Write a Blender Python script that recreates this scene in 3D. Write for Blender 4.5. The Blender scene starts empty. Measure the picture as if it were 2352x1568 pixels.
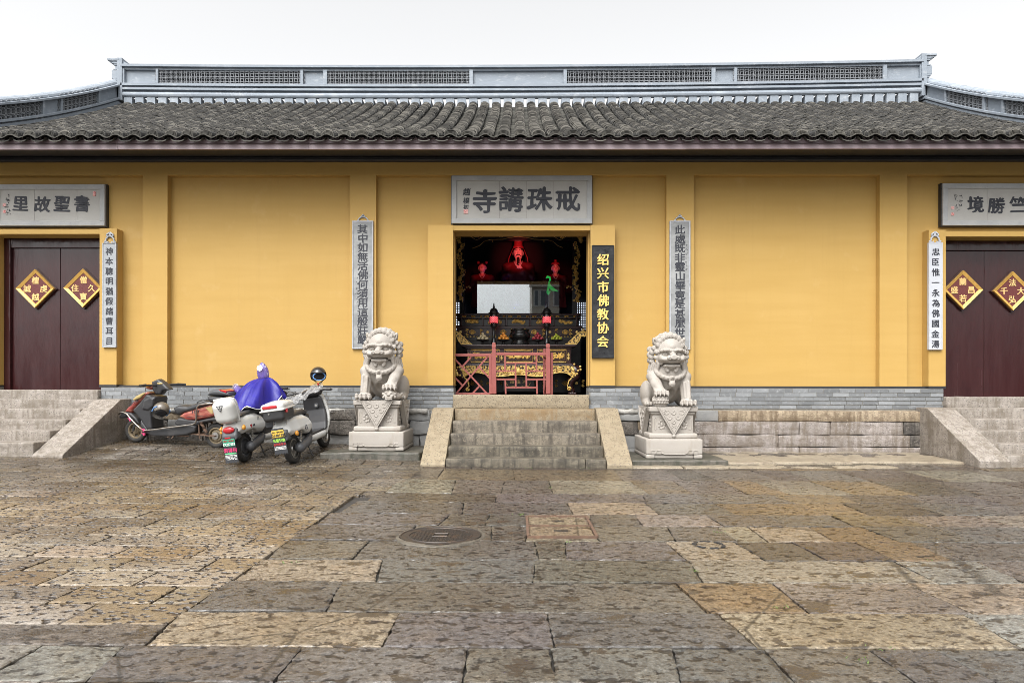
import bpy, bmesh, math, random
import numpy as np
from mathutils import Vector, Matrix, Euler, noise as mnoise
rad = math.radians
RNG = random.Random(11)
sc = bpy.context.scene
C = sc.collection

# ------------------------------------------------------------------ camera, sky, sun, exposure
FPX, PX0, HOR = 1505.3, 1176.0, 888.0            # focal length, centre column and horizon row in pixels of a 2352 wide picture
CAM = Vector((-0.085, -11.1, 1.165))
YAW, ROLL = rad(0.4), rad(0.1)
_r = Vector((math.cos(YAW), math.sin(YAW), 0)); _f = Vector((-math.sin(YAW), math.cos(YAW), 0)); _u = Vector((0, 0, 1))
_r2 = _r * math.cos(ROLL) + _u * math.sin(ROLL); _u2 = _u * math.cos(ROLL) - _r * math.sin(ROLL)
cd = bpy.data.cameras.new('camera'); cam = bpy.data.objects.new('camera', cd); C.objects.link(cam)
cam.matrix_world = Matrix(((_r2.x, _u2.x, -_f.x, CAM.x), (_r2.y, _u2.y, -_f.y, CAM.y), (_r2.z, _u2.z, -_f.z, CAM.z), (0, 0, 0, 1)))
cd.sensor_width = 36; cd.sensor_fit = 'HORIZONTAL'; cd.lens = FPX / 2352 * 36
cd.shift_y = (HOR - 784) / 2352; cd.clip_start = 0.1; cd.clip_end = 3000
sc.camera = cam
def at(x, y, Y):
    """world point on the plane Y seen at picture position x, y"""
    d = _r2 * ((x - PX0) / FPX) + _u2 * ((HOR - y) / FPX) + _f
    return CAM + d * ((Y - CAM.y) / d.y)

SUN_EL, SUN_ROT = rad(53), rad(202)
w = bpy.data.worlds.new('World'); sc.world = w; w.use_nodes = True
nt = w.node_tree; bg = nt.nodes['Background']
sky = nt.nodes.new('ShaderNodeTexSky'); sky.sky_type = 'NISHITA'; sky.sun_disc = False
sky.sun_elevation = SUN_EL; sky.sun_rotation = SUN_ROT; sky.air_density = 1.0; sky.dust_density = 6.0; sky.ozone_density = 1.0
hs = nt.nodes.new('ShaderNodeHueSaturation'); hs.inputs['Saturation'].default_value = 0.04
nt.links.new(sky.outputs[0], hs.inputs['Color']); nt.links.new(hs.outputs[0], bg.inputs[0])
bg.inputs[1].default_value = 0.15
sl = bpy.data.lights.new('sun', 'SUN'); sl.energy = 0.5; sl.angle = rad(28); sl.color = (1, .97, .92)
so = bpy.data.objects.new('sun', sl); C.objects.link(so)
so.rotation_euler = (rad(90) - SUN_EL, 0, rad(-22)); so.location = (-6, -20, 30)
sc.view_settings.view_transform = 'Standard'; sc.view_settings.look = 'None'; sc.view_settings.exposure = 1.27; sc.view_settings.gamma = 1
sc.view_settings.use_curve_mapping = False
sc.cycles.use_denoising = True; sc.cycles.pixel_filter_type = 'BLACKMAN_HARRIS'; sc.cycles.filter_width = 0.85; sc.cycles.max_bounces = 7; sc.cycles.diffuse_bounces = 4; sc.cycles.glossy_bounces = 4
sc.cycles.transparent_max_bounces = 8; sc.cycles.sample_clamp_indirect = 6

# ------------------------------------------------------------------ materials
def lin(c):
    """sRGB 0-255 to linear"""
    return tuple((v / 255 / 12.92) if v / 255 <= .04045 else ((v / 255 + .055) / 1.055) ** 2.4 for v in c)
def mat(name, col=(.5, .5, .5), rough=.6, metal=0, spec=.5, layers=(), bump=(), attr=None, coat=0, emit=None, trans=0, alpha=1, ior=1.5, coord='Object', sheen=0, disp=()):
    """layers: (kind, scale, lo, hi, colour, factor[, rough][, detail]); bump: (kind, scale, strength, distance)"""
    m = bpy.data.materials.new(name); m.use_nodes = True; t = m.node_tree; N = t.nodes; L = t.links
    b = N['Principled BSDF']
    b.inputs['Metallic'].default_value = metal; b.inputs['Roughness'].default_value = rough
    b.inputs['Specular IOR Level'].default_value = spec; b.inputs['Coat Weight'].default_value = coat; b.inputs['Coat Roughness'].default_value = .12
    b.inputs['IOR'].default_value = ior; b.inputs['Transmission Weight'].default_value = trans; b.inputs['Alpha'].default_value = alpha
    b.inputs['Sheen Weight'].default_value = sheen
    if emit: b.inputs['Emission Color'].default_value = (*emit[0], 1); b.inputs['Emission Strength'].default_value = emit[1]
    tc = N.new('ShaderNodeTexCoord').outputs[coord]
    def tex(kind, s, detail=4):
        mp = N.new('ShaderNodeMapping'); L.new(tc, mp.inputs[0])
        mp.inputs['Scale'].default_value = s if isinstance(s, tuple) else (s, s, s)
        if kind == 'noise':
            n = N.new('ShaderNodeTexNoise'); n.inputs['Detail'].default_value = detail; n.inputs['Roughness'].default_value = .6; n.inputs['Scale'].default_value = 1
            o = n.outputs[0]
        elif kind == 'vor':
            n = N.new('ShaderNodeTexVoronoi'); n.inputs['Scale'].default_value = 1; o = n.outputs['Distance']
        elif kind == 'edge':
            n = N.new('ShaderNodeTexVoronoi'); n.feature = 'DISTANCE_TO_EDGE'; n.inputs['Scale'].default_value = 1; o = n.outputs['Distance']
        elif kind == 'wave':
            n = N.new('ShaderNodeTexWave'); n.inputs['Scale'].default_value = 1; n.inputs['Distortion'].default_value = 6; n.inputs['Detail'].default_value = 3; o = n.outputs['Fac']
        else:
            n = N.new('ShaderNodeTexMusgrave'); o = n.outputs[0]
        L.new(mp.outputs[0], n.inputs['Vector']); return o
    cur = None; curr = None
    if attr:
        a = N.new('ShaderNodeAttribute'); a.attribute_name = attr; cur = a.outputs['Color']
    for ly in layers:
        kind, s, lo, hi, c, f = ly[:6]; rg = ly[6] if len(ly) > 6 else None; det = ly[7] if len(ly) > 7 else 4
        o = tex(kind, s, det)
        mr = N.new('ShaderNodeMapRange'); mr.inputs['From Min'].default_value = lo; mr.inputs['From Max'].default_value = hi; mr.inputs['To Max'].default_value = f; L.new(o, mr.inputs['Value'])
        mx = N.new('ShaderNodeMix'); mx.data_type = 'RGBA'; L.new(mr.outputs[0], mx.inputs['Factor'])
        if isinstance(c, tuple) and c[0] == 'mul':
            mx.blend_type = 'MULTIPLY'; c = c[1]
        if cur is None: mx.inputs['A'].default_value = (*col, 1)
        else: L.new(cur, mx.inputs['A'])
        mx.inputs['B'].default_value = (*c, 1); cur = mx.outputs['Result']
        if rg is not None:
            m2 = N.new('ShaderNodeMix'); L.new(mr.outputs[0], m2.inputs['Factor'])
            if curr is None: m2.inputs['A'].default_value = rough
            else: L.new(curr, m2.inputs['A'])
            m2.inputs['B'].default_value = rg; curr = m2.outputs['Result']
    if cur is None: b.inputs['Base Color'].default_value = (*col, 1)
    else: L.new(cur, b.inputs['Base Color'])
    if curr is not None: L.new(curr, b.inputs['Roughness'])
    pn = None
    for bp in bump:
        kind, s, st, dist = bp[:4]
        o = tex(kind, s, 5)
        if len(bp) > 4:
            mr = N.new('ShaderNodeMapRange'); mr.inputs['From Min'].default_value = bp[4]; mr.inputs['From Max'].default_value = bp[5]; L.new(o, mr.inputs['Value']); o = mr.outputs[0]
        n = N.new('ShaderNodeBump'); n.inputs['Strength'].default_value = st; n.inputs['Distance'].default_value = dist; L.new(o, n.inputs['Height'])
        if pn: L.new(pn, n.inputs['Normal'])
        pn = n.outputs[0]
    if pn: L.new(pn, b.inputs['Normal'])
    if disp:
        acc = None
        for kind, s, amp, lo, hi in disp:
            o = tex(kind, s, 3); mr = N.new('ShaderNodeMapRange'); mr.inputs['From Min'].default_value = lo; mr.inputs['From Max'].default_value = hi; mr.inputs['To Max'].default_value = amp; L.new(o, mr.inputs['Value']); o = mr.outputs[0]
            if acc is not None:
                ad = N.new('ShaderNodeMath'); L.new(acc, ad.inputs[0]); L.new(o, ad.inputs[1]); o = ad.outputs[0]
            acc = o
        dn = N.new('ShaderNodeDisplacement'); dn.inputs['Midlevel'].default_value = 0; dn.inputs['Scale'].default_value = 1; L.new(acc, dn.inputs['Height']); L.new(dn.outputs[0], N['Material Output'].inputs['Displacement'])
        m.displacement_method = 'DISPLACEMENT'
    return m

# ------------------------------------------------------------------ objects
def obj(name, me, m=None, parent=None, smooth=False, loc=None, wrel=True):
    """link a mesh whose vertices are in world space (wrel) or in the parent's space"""
    o = bpy.data.objects.new(name, me); C.objects.link(o)
    if m is not None: me.materials.clear(); me.materials.append(m)
    if parent is not None:
        o.parent = parent
        if wrel:
            p = Vector((0, 0, 0)); q = parent
            while q is not None: p = p + q.location; q = q.parent
            if p.length > 0: me.transform(Matrix.Translation(-p))
    if loc is not None: o.location = loc
    if smooth:
        me.polygons.foreach_set('use_smooth', [True] * len(me.polygons))
    return o
def tag(o, label=None, cat=None, group=None, kind=None):
    if label: o['label'] = label
    if cat: o['category'] = cat
    if group: o['group'] = group
    if kind: o['kind'] = kind
    return o
def thing(name, label, cat, loc=(0, 0, 0), rz=0, group=None):
    o = bpy.data.objects.new(name, None); C.objects.link(o); o.location = loc; o.rotation_euler = (0, 0, rz)
    o.empty_display_size = .1
    return tag(o, label, cat, group)
def copy_tree(o, parent=None):
    c = o.copy(); C.objects.link(c)
    if parent is not None: c.parent = parent
    for ch in list(o.children): copy_tree(ch, c)
    return c

class MB:
    def __init__(s): s.v = []; s.f = []
    def add(s, v, f):
        n = len(s.v); s.v += [tuple(p) for p in v]; s.f += [tuple(i + n for i in q) for q in f]; return s
    def box(s, x0, y0, z0, x1, y1, z1):
        if x0 > x1: x0, x1 = x1, x0
        if y0 > y1: y0, y1 = y1, y0
        if z0 > z1: z0, z1 = z1, z0
        return s.add([(x0, y0, z0), (x1, y0, z0), (x1, y1, z0), (x0, y1, z0), (x0, y0, z1), (x1, y0, z1), (x1, y1, z1), (x0, y1, z1)],
                     [(0, 3, 2, 1), (4, 5, 6, 7), (0, 1, 5, 4), (1, 2, 6, 5), (2, 3, 7, 6), (3, 0, 4, 7)])
    def bar(s, a, b, w, h, up=(0, 0, 1)):
        a = Vector(a); b = Vector(b); d = (b - a).normalized(); u = Vector(up); sd = d.cross(u)
        if sd.length < 1e-4: sd = d.cross(Vector((0, 1, 0)))
        sd.normalize(); u = sd.cross(d)
        P = []
        for q in (a, b):
            for i, j in ((-1, -1), (1, -1), (1, 1), (-1, 1)): P.append(q + sd * (i * w / 2) + u * (j * h / 2))
        return s.add(P, [(3, 2, 1, 0), (4, 5, 6, 7), (0, 1, 5, 4), (1, 2, 6, 5), (2, 3, 7, 6), (3, 0, 4, 7)])
    def tube(s, pts, r, n=8, closed=False, flat=1.0):
        pts = [Vector(p) for p in pts]; k = len(pts); rr = r if isinstance(r, (list, tuple)) else [r] * k
        V = []; F = []; pu = None
        for i, p in enumerate(pts):
            a = pts[(i - 1) % k] if (closed or i > 0) else p; b = pts[(i + 1) % k] if (closed or i < k - 1) else p
            t = (b - a).normalized()
            if pu is None:
                pu = t.cross(Vector((0, 0, 1)))
                if pu.length < .1: pu = t.cross(Vector((0, 1, 0)))
            pu = (pu - t * pu.dot(t)).normalized(); v = t.cross(pu)
            for j in range(n):
                an = 2 * math.pi * j / n; V.append(p + pu * (math.cos(an) * rr[i]) + v * (math.sin(an) * rr[i] * flat))
        for i in range(k if closed else k - 1):
            for j in range(n):
                a = i * n + j; b = i * n + (j + 1) % n; c = ((i + 1) % k) * n + (j + 1) % n; d = ((i + 1) % k) * n + j; F.append((a, b, c, d))
        if not closed: F.append(tuple(range(n - 1, -1, -1))); F.append(tuple((k - 1) * n + j for j in range(n)))
        return s.add(V, F)
    def lathe(s, prof, c=(0, 0, 0), n=20, axis='z', a0=0, a1=2 * math.pi):
        c = Vector(c); full = abs(a1 - a0 - 2 * math.pi) < 1e-6; m = n if full else n + 1; V = []; F = []
        for r, h in prof:
            for j in range(m):
                an = a0 + (a1 - a0) * j / n; x, y = r * math.cos(an), r * math.sin(an)
                V.append(c + (Vector((x, y, h)) if axis == 'z' else Vector((x, h, y)) if axis == 'y' else Vector((h, x, y))))
        for i in range(len(prof) - 1):
            for j in range(n):
                q = (i * m + j, i * m + (j + 1) % m, (i + 1) * m + (j + 1) % m, (i + 1) * m + j); F.append(q if axis != 'y' else q[::-1])
        return s.add(V, F)
    def prism(s, poly, a, b, plane='xz'):
        n = len(poly); V = []
        for t in (a, b):
            for p, q in poly: V.append((p, t, q) if plane == 'xz' else (t, p, q) if plane == 'yz' else (p, q, t))
        F = [tuple(range(n)), tuple(range(2 * n - 1, n - 1, -1))]
        for i in range(n): j = (i + 1) % n; F.append((j, i, n + i, n + j))
        return s.add(V, F)
    def sph(s, c, r, n=10, m=7):
        rx, ry, rz = r if isinstance(r, tuple) else (r, r, r); V = []; F = []
        for i in range(m + 1):
            th = math.pi * i / m
            for j in range(n):
                ph = 2 * math.pi * j / n; V.append((c[0] + rx * math.sin(th) * math.cos(ph), c[1] + ry * math.sin(th) * math.sin(ph), c[2] + rz * math.cos(th)))
        for i in range(m):
            for j in range(n): F.append((i * n + j, (i + 1) * n + j, (i + 1) * n + (j + 1) % n, i * n + (j + 1) % n))
        return s.add(V, F)
    def xf(s, M, n0=0):
        s.v[n0:] = [tuple(M @ Vector(p)) for p in s.v[n0:]]; return s
    def mesh(s, name='mesh', bevel=0, seg=2, norm=True):
        me = bpy.data.meshes.new(name); me.from_pydata(s.v, [], s.f); me.update()
        if bevel or norm:
            bm = bmesh.new(); bm.from_mesh(me)
            if norm: bmesh.ops.recalc_face_normals(bm, faces=bm.faces)
            if bevel:
                es = [e for e in bm.edges if len(e.link_faces) == 2 and e.calc_face_angle(0) > rad(35)]
                bmesh.ops.bevel(bm, geom=es, offset=bevel, segments=seg, profile=.5, affect='EDGES', clamp_overlap=True)
            bm.to_mesh(me); bm.free()
        return me
    def build(s, name, m, parent=None, bevel=0, seg=2, smooth=False, wrel=True, norm=True, loc=None):
        return obj(name, s.mesh(name, bevel, seg, norm), m, parent, smooth, loc, wrel)

def weather(me, amp=.01, scale=3.0, cuts=0, seed=0):
    """subdivide and push vertices about so that edges of stone are not ruler straight"""
    bm = bmesh.new(); bm.from_mesh(me)
    if cuts:
        for _ in range(cuts):
            es = [e for e in bm.edges if e.calc_length() > .09]
            bmesh.ops.subdivide_edges(bm, edges=es, cuts=1, use_grid_fill=True)
    for v in bm.verts:
        p = v.co * scale + Vector((seed * 7.1, seed * 3.3, 0))
        v.co += mnoise.noise_vector(p) * amp + mnoise.noise_vector(p * 4) * (amp * .4)
    bmesh.ops.recalc_face_normals(bm, faces=bm.faces)
    bm.to_mesh(me); bm.free(); return me

_glyph = {}
def glyph(ch, bold=0.0):
    k = (ch, bold)
    if k not in _glyph:
        cu = bpy.data.curves.new('t', 'FONT'); cu.body = ch; cu.size = 1; cu.resolution_u = 3; cu.fill_mode = 'FRONT'; cu.offset = bold; cu.extrude = .5
        cu.fill_mode = 'BOTH'
        o = bpy.data.objects.new('t', cu); C.objects.link(o)
        dg = bpy.context.evaluated_depsgraph_get(); me = bpy.data.meshes.new_from_object(o.evaluated_get(dg))
        V = [tuple(v.co) for v in me.vertices]; F = [tuple(p.vertices) for p in me.polygons]
        bpy.data.objects.remove(o); bpy.data.curves.remove(cu); bpy.data.meshes.remove(me)
        _glyph[k] = (V, F)
    return _glyph[k]
def put_text(mb, s, cx, cz, size, y, depth=.01, bold=.012, rot=0, center=True, sx=1.0, slant=0, warp=0):
    """one line or glyph standing in the xz plane at y, facing -y; bold thickens the strokes"""
    V, F = glyph(s, 0.0)
    if not V: return
    xs = [p[0] for p in V]; ys = [p[1] for p in V]; mx = (min(xs) + max(xs)) / 2; my = (min(ys) + max(ys)) / 2
    ca, sa = math.cos(rot), math.sin(rot)
    offs = [(0, 0)] + ([(bold, 0), (-bold, 0), (0, bold * .7), (0, -bold * .7)] if bold > .004 else [])
    for k, (ox, oy) in enumerate(offs):
        P = []
        for p in V:
            px, py = p[0] - mx, p[1] - my
            if warp:
                o_ = mnoise.noise_vector(Vector((px * 2.6 + cx * 9, py * 2.6, cz * 5))) * warp; px += o_.x + warp * .8 * py * py; py += o_.y; g_ = .55 + .9 * (.5 + .5 * math.sin(7 * px + 5 * py + cx * 20)); px += ox * g_; py += oy * g_
            else: px += ox; py += oy
            a = px * size * sx; b = py * size; a += slant * b
            P.append((cx + a * ca - b * sa, y - p[2] * depth - .0002 * k, cz + a * sa + b * ca))
        mb.add(P, F)

# ------------------------------------------------------------------ distance-field modelling for carved and moulded shapes
class SDF:
    def __init__(s, lo, hi, h):
        s.lo = np.array(lo, float); s.h = h; s.n = np.ceil((np.array(hi) - s.lo) / h).astype(int) + 1
        s.ax = [(s.lo[i] + h * np.arange(s.n[i])).astype(np.float32) for i in range(3)]; s.D = np.full(s.n, 9.0, np.float32)
    def put(s, fn, lo, hi, k=0.0, op='u'):
        m = k + 3 * s.h; a = np.clip(((np.array(lo) - m - s.lo) / s.h).astype(int), 0, s.n); b = np.clip(((np.array(hi) + m - s.lo) / s.h).astype(int) + 1, 0, s.n)
        if (b <= a).any(): return s
        sl = tuple(slice(a[i], b[i]) for i in range(3))
        d = fn(s.ax[0][sl[0]][:, None, None], s.ax[1][sl[1]][None, :, None], s.ax[2][sl[2]][None, None, :]).astype(np.float32); D = s.D[sl]
        if op == 'u':
            r = np.minimum(D, d)
            if k > 0: t = np.maximum(k - np.abs(D - d), 0) / k; r = r - t * t * k * .25
        else:
            d = -d; r = np.maximum(D, d)
            if k > 0: t = np.maximum(k - np.abs(D - d), 0) / k; r = r + t * t * k * .25
        s.D[sl] = r; return s
    def el(s, c, r, k=.02, rot=None, op='u'):
        c = np.array(c, float); r = np.array(r if hasattr(r, '__len__') else (r, r, r), float); Rm = np.array(rot.to_3x3() if rot is not None else Matrix.Identity(3))
        def fn(X, Y, Z):
            p = (X - c[0], Y - c[1], Z - c[2]); q = [sum(Rm[j][i] * p[j] for j in range(3)) for i in range(3)]
            k0 = np.sqrt(sum((q[i] / r[i]) ** 2 for i in range(3))) + 1e-6; k1 = np.sqrt(sum((q[i] / r[i] ** 2) ** 2 for i in range(3))) + 1e-6
            return k0 * (k0 - 1) / k1
        R = r.max() if rot is not None else r
        return s.put(fn, c - R, c + R, k, op)
    def cap(s, a, b, ra, rb=None, k=.02, op='u'):
        a = np.array(a, float); b = np.array(b, float); rb = ra if rb is None else rb; ba = b - a; L = (ba ** 2).sum() + 1e-9
        def fn(X, Y, Z):
            t = np.clip(((X - a[0]) * ba[0] + (Y - a[1]) * ba[1] + (Z - a[2]) * ba[2]) / L, 0, 1)
            return np.sqrt((X - a[0] - t * ba[0]) ** 2 + (Y - a[1] - t * ba[1]) ** 2 + (Z - a[2] - t * ba[2]) ** 2) - (ra + (rb - ra) * t)
        R = max(ra, rb); return s.put(fn, np.minimum(a, b) - R, np.maximum(a, b) + R, k, op)
    def chain(s, pts, rs, k=.02, op='u'):
        for i in range(len(pts) - 1):
            ra, rb = (rs[i], rs[i + 1]) if hasattr(rs, '__len__') else (rs, rs); s.cap(pts[i], pts[i + 1], ra, rb, k, op)
        return s
    def box(s, c, hs, r=.01, k=0.0, rot=None, op='u'):
        c = np.array(c, float); hs = np.array(hs, float); Rm = np.array(rot.to_3x3() if rot is not None else Matrix.Identity(3))
        def fn(X, Y, Z):
            p = (X - c[0], Y - c[1], Z - c[2]); q = [np.abs(sum(Rm[j][i] * p[j] for j in range(3))) - (hs[i] - r) for i in range(3)]
            return np.sqrt(sum(np.maximum(t, 0) ** 2 for t in q)) + np.minimum(np.maximum(q[0], np.maximum(q[1], q[2])), 0) - r
        R = np.linalg.norm(hs) if rot is not None else hs; return s.put(fn, c - R, c + R, k, op)
    def tor(s, c, R, r, axis=2, k=.01, op='u', rot=None):
        c = np.array(c, float); Rm = np.array(rot.to_3x3() if rot is not None else Matrix.Identity(3))
        def fn(X, Y, Z):
            p = (X - c[0], Y - c[1], Z - c[2]); q = [sum(Rm[j][i] * p[j] for j in range(3)) for i in range(3)]
            h = q[axis]; o = [q[i] for i in range(3) if i != axis]
            return np.sqrt((np.sqrt(o[0] ** 2 + o[1] ** 2) - R) ** 2 + h ** 2) - r
        return s.put(fn, c - R - r, c + R + r, k, op)
    def poly(s, pts, w, r=.03, k=.0, yc=0.0, op='u', taper=None):
        """polygon in xz, half width w in y, rounded by r; taper(x, z) scales the width"""
        P = np.array(pts, float)
        def fn(X, Y, Z):
            d = None; sg = None; n = len(P)
            for i in range(n):
                a = P[i]; b = P[i - 1]; ex, ez = b - a; wx = X - a[0]; wz = Z - a[1]
                t = np.clip((wx * ex + wz * ez) / (ex * ex + ez * ez + 1e-12), 0, 1); q = (wx - ex * t) ** 2 + (wz - ez * t) ** 2
                c1 = Z >= a[1]; c2 = Z < b[1]; c3 = ex * wz > ez * wx; fl = (c1 & c2 & c3) | (~c1 & ~c2 & ~c3)
                d = q if d is None else np.minimum(d, q); sg = np.where(fl, -1.0, 1.0) if sg is None else sg * np.where(fl, -1.0, 1.0)
            d2 = np.sqrt(d) * sg + r; W = w if taper is None else w * taper(X, Z)
            e = np.abs(Y - yc) - W + r; e = e + 0 * d2; d2 = d2 + 0 * e
            return np.sqrt(np.maximum(d2, 0) ** 2 + np.maximum(e, 0) ** 2) + np.minimum(np.maximum(d2, e), 0) - r
        lo = np.array([P[:, 0].min(), yc - w * 1.3, P[:, 1].min()]); hi = np.array([P[:, 0].max(), yc + w * 1.3, P[:, 1].max()]); return s.put(fn, lo, hi, k, op)
    def mesh(s, name='carved'):
        D = s.D; D[0] = D[-1] = 1; D[:, 0] = D[:, -1] = 1; D[:, :, 0] = D[:, :, -1] = 1
        neg = D < 0; n = s.n; sub = lambda o: tuple(slice(o[i], n[i] - 1 + o[i]) for i in range(3))
        cs = [(i, j, k) for i in (0, 1) for j in (0, 1) for k in (0, 1)]; cnt = sum(neg[sub(o)].astype(np.int8) for o in cs)
        act = (cnt > 0) & (cnt < 8); ii = np.argwhere(act); idx = np.full(act.shape, -1, np.int64); idx[act] = np.arange(len(ii))
        acc = np.zeros((len(ii), 3)); num = np.zeros(len(ii))
        for a in cs:
            for ax in range(3):
                if a[ax]: continue
                b = list(a); b[ax] = 1; va = D[tuple((ii + a).T)]; vb = D[tuple((ii + b).T)]; m = (va < 0) != (vb < 0); t = va[m] / (va[m] - vb[m])
                p = np.tile(np.array(a, float), (m.sum(), 1)); p[:, ax] += t; acc[m] += p; num[m] += 1
        V = s.lo + s.h * (ii + acc / num[:, None]); Q = []
        for ax in range(3):
            u, v = (ax + 1) % 3, (ax + 2) % 3; sa = [slice(None)] * 3; sb = [slice(None)] * 3
            sa[ax] = slice(0, -1); sb[ax] = slice(1, None); s0 = neg[tuple(sa)]; s1 = neg[tuple(sb)]; e = np.argwhere(s0 != s1)
            if not len(e): continue
            fl = s0[tuple(e.T)]; q = np.zeros((len(e), 4), np.int64)
            for c, (du, dv) in enumerate(((-1, -1), (0, -1), (0, 0), (-1, 0))):
                g = e.copy(); g[:, u] += du; g[:, v] += dv; q[:, c] = idx[tuple(g.T)]
            q[~fl] = q[~fl][:, ::-1]; Q.append(q)
        Q = np.concatenate(Q); me = bpy.data.meshes.new(name)
        me.vertices.add(len(V)); me.vertices.foreach_set('co', V.astype(np.float32).ravel()); me.loops.add(len(Q) * 4); me.loops.foreach_set('vertex_index', Q.ravel().astype(np.int32))
        me.polygons.add(len(Q)); me.polygons.foreach_set('loop_start', np.arange(0, len(Q) * 4, 4, dtype=np.int32)); me.update(calc_edges=True); me.validate()
        return me
    def build(s, name, m, parent=None, wrel=False): return obj(name, s.mesh(name), m, parent, True, None, wrel)
# ------------------------------------------------------------------ materials of the place
M = {}
M['plaster'] = mat('yellow_plaster', (.425, .264, .068), .72, layers=[('noise', .7, .35, .7, (.455, .29, .086), .7), ('noise', (.5, .5, 5), .4, .75, (.385, .233, .056), .5), ('noise', (13, 13, .7), .56, .8, (.37, .226, .06), .28), ('noise', 2.3, .62, .75, (.475, .315, .115), .45), ('noise', 30, .68, .8, (.45, .27, .08), .25)],
                    bump=[('noise', 1.6, .22, .03), ('noise', 60, .12, .004)])
M['brick'] = mat('grey_brick', (.25, .265, .27), .7, attr='tone', layers=[('noise', 22, .55, .8, (.42, .43, .43), .5), ('noise', 6, .55, .75, (.10, .11, .115), .4)], bump=[('noise', 40, .3, .006)])
M['mortar'] = mat('mortar', (.17, .155, .13), .9, layers=[('noise', 18, .4, .7, (.27, .25, .21), .7)], bump=[('noise', 60, .5, .006)])
M['black_paint'] = mat('black_paint', (.018, .018, .02), .5, layers=[('noise', 3, .4, .8, (.035, .035, .037), .6)])
M['tile'] = mat('roof_tile', (.05, .05, .05), .75, attr='tone', layers=[('noise', 9, .5, .75, (.11, .095, .07), .3), ('noise', 25, .6, .78, (.18, .165, .13), .3), ('noise', 4, .55, .8, (.018, .018, .018), .6)], bump=[('noise', 50, .4, .006)])
M['ridge'] = mat('ridge_plaster', (.225, .255, .29), .75, layers=[('noise', 2.2, .52, .68, (.32, .35, .385), .7), ('noise', (5, 9, 12), .58, .68, (.40, .42, .44), .5), ('noise', (1.2, 1.2, 7), .62, .8, (.13, .15, .175), .55), ('noise', 14, .7, .8, (.10, .10, .10), .5)], bump=[('noise', 14, .25, .01)])
M['lattice'] = mat('lattice_tile', (.19, .20, .215), .8, layers=[('noise', 12, .45, .75, (.29, .30, .31), .7)])
M['fascia'] = mat('fascia_wood', (.23, .175, .19), .5, layers=[('noise', (.7, 3, 18), .45, .75, (.31, .25, .262), .65), ('noise', (3.5, 1, 1.4), .64, .76, (.34, .29, .30), .5), ('noise', (.9, 1, 30), .68, .8, (.06, .04, .045), .6)], bump=[('noise', (2, 2, 40), .25, .004)])
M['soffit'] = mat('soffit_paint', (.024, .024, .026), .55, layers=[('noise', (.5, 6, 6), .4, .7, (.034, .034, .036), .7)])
def stone(name, col, var, dark, rough=.7, k=.62, speck=(.05, .045, .04), sp=.55, stain=None, bumps=.5, big=2.0):
    col, var, dark = [tuple(c * k for c in q) for q in (col, var, dark)]; stain = tuple(c * k for c in stain) if stain else None
    ly = [('noise', big, .38, .68, var, .75), ('noise', big * 4.7, .48, .62, dark, .8), ('vor', 34, .36, .16, speck, sp), ('noise', 95, .54, .66, tuple(c * .55 for c in var), .6), ('noise', 60, .56, .75, tuple(min(1, c * 1.45) for c in var), .35)]
    if stain: ly += [('noise', (15, 15, 1.6), .46, .66, stain, .8), ('noise', (2.2, 2.2, 9), .52, .68, stain, .6), ('noise', 3.1, .54, .66, stain, .7), ('noise', 26, .6, .7, tuple(min(1, c * 1.3) for c in var), .5)]
    return mat(name, col, rough, layers=ly, bump=[('noise', 9, bumps * .5, .02), ('noise', 55, bumps, .008), ('vor', 20, bumps * .6, .008, .05, .3)])
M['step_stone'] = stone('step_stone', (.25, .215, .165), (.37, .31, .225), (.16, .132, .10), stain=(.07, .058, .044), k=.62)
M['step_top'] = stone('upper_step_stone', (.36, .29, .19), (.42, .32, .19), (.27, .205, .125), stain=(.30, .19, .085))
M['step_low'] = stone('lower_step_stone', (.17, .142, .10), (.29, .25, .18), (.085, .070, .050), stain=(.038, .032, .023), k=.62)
M['ramp_stone'] = stone('ramp_stone', (.40, .325, .215), (.46, .375, .25), (.32, .25, .16), speck=(.06, .05, .04), sp=.9, k=.60)
M['pale_stone'] = stone('pale_stone', (.37, .325, .28), (.45, .40, .35), (.28, .24, .20), speck=(.07, .065, .06), sp=.8, stain=(.20, .165, .125), k=.69)
M['base_stone'] = stone('foundation_stone', (.30, .265, .24), (.40, .355, .33), (.20, .165, .14), stain=(.17, .135, .10), bumps=1.0, k=.82)
M['base_buff'] = stone('buff_foundation_stone', (.36, .285, .19), (.45, .36, .25), (.21, .15, .10), stain=(.14, .095, .055), bumps=1.0, k=.8)
M['rubble'] = stone('foundation_rubble', (.19, .165, .14), (.31, .275, .235), (.08, .066, .055), stain=(.05, .043, .038), bumps=1.4, big=3.5)
M['cement'] = mat('cement', (.19, .19, .185), .85, layers=[('noise', 2.4, .4, .7, (.28, .27, .255), .8), ('noise', 8, .6, .75, (.10, .098, .09), .6)], bump=[('noise', 10, .6, .02)])
M['lime'] = mat('lime_mortar', (.36, .345, .315), .85, layers=[('noise', 7, .45, .65, (.16, .15, .135), .8)], bump=[('noise', 14, .8, .02)])
M['lion'] = mat('carved_granite', (.335, .305, .27), .78, layers=[('noise', 3, .4, .7, (.385, .355, .32), .6), ('noise', 120, .5, .72, (.24, .215, .19), .5), ('noise', (7, 7, 2.5), .56, .74, (.25, .215, .17), .5), ('noise', 6, .62, .72, (.20, .165, .12), .45)], bump=[('noise', 130, .35, .003), ('noise', 22, .2, .008)])
M['apron'] = stone('apron_stone', (.30, .25, .18), (.37, .315, .23), (.20, .16, .115), rough=.40, k=.85)
M['plinth'] = stone('plinth_stone', (.15, .135, .11), (.22, .20, .165), (.085, .08, .065), stain=(.05, .055, .035), rough=.5)
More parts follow.
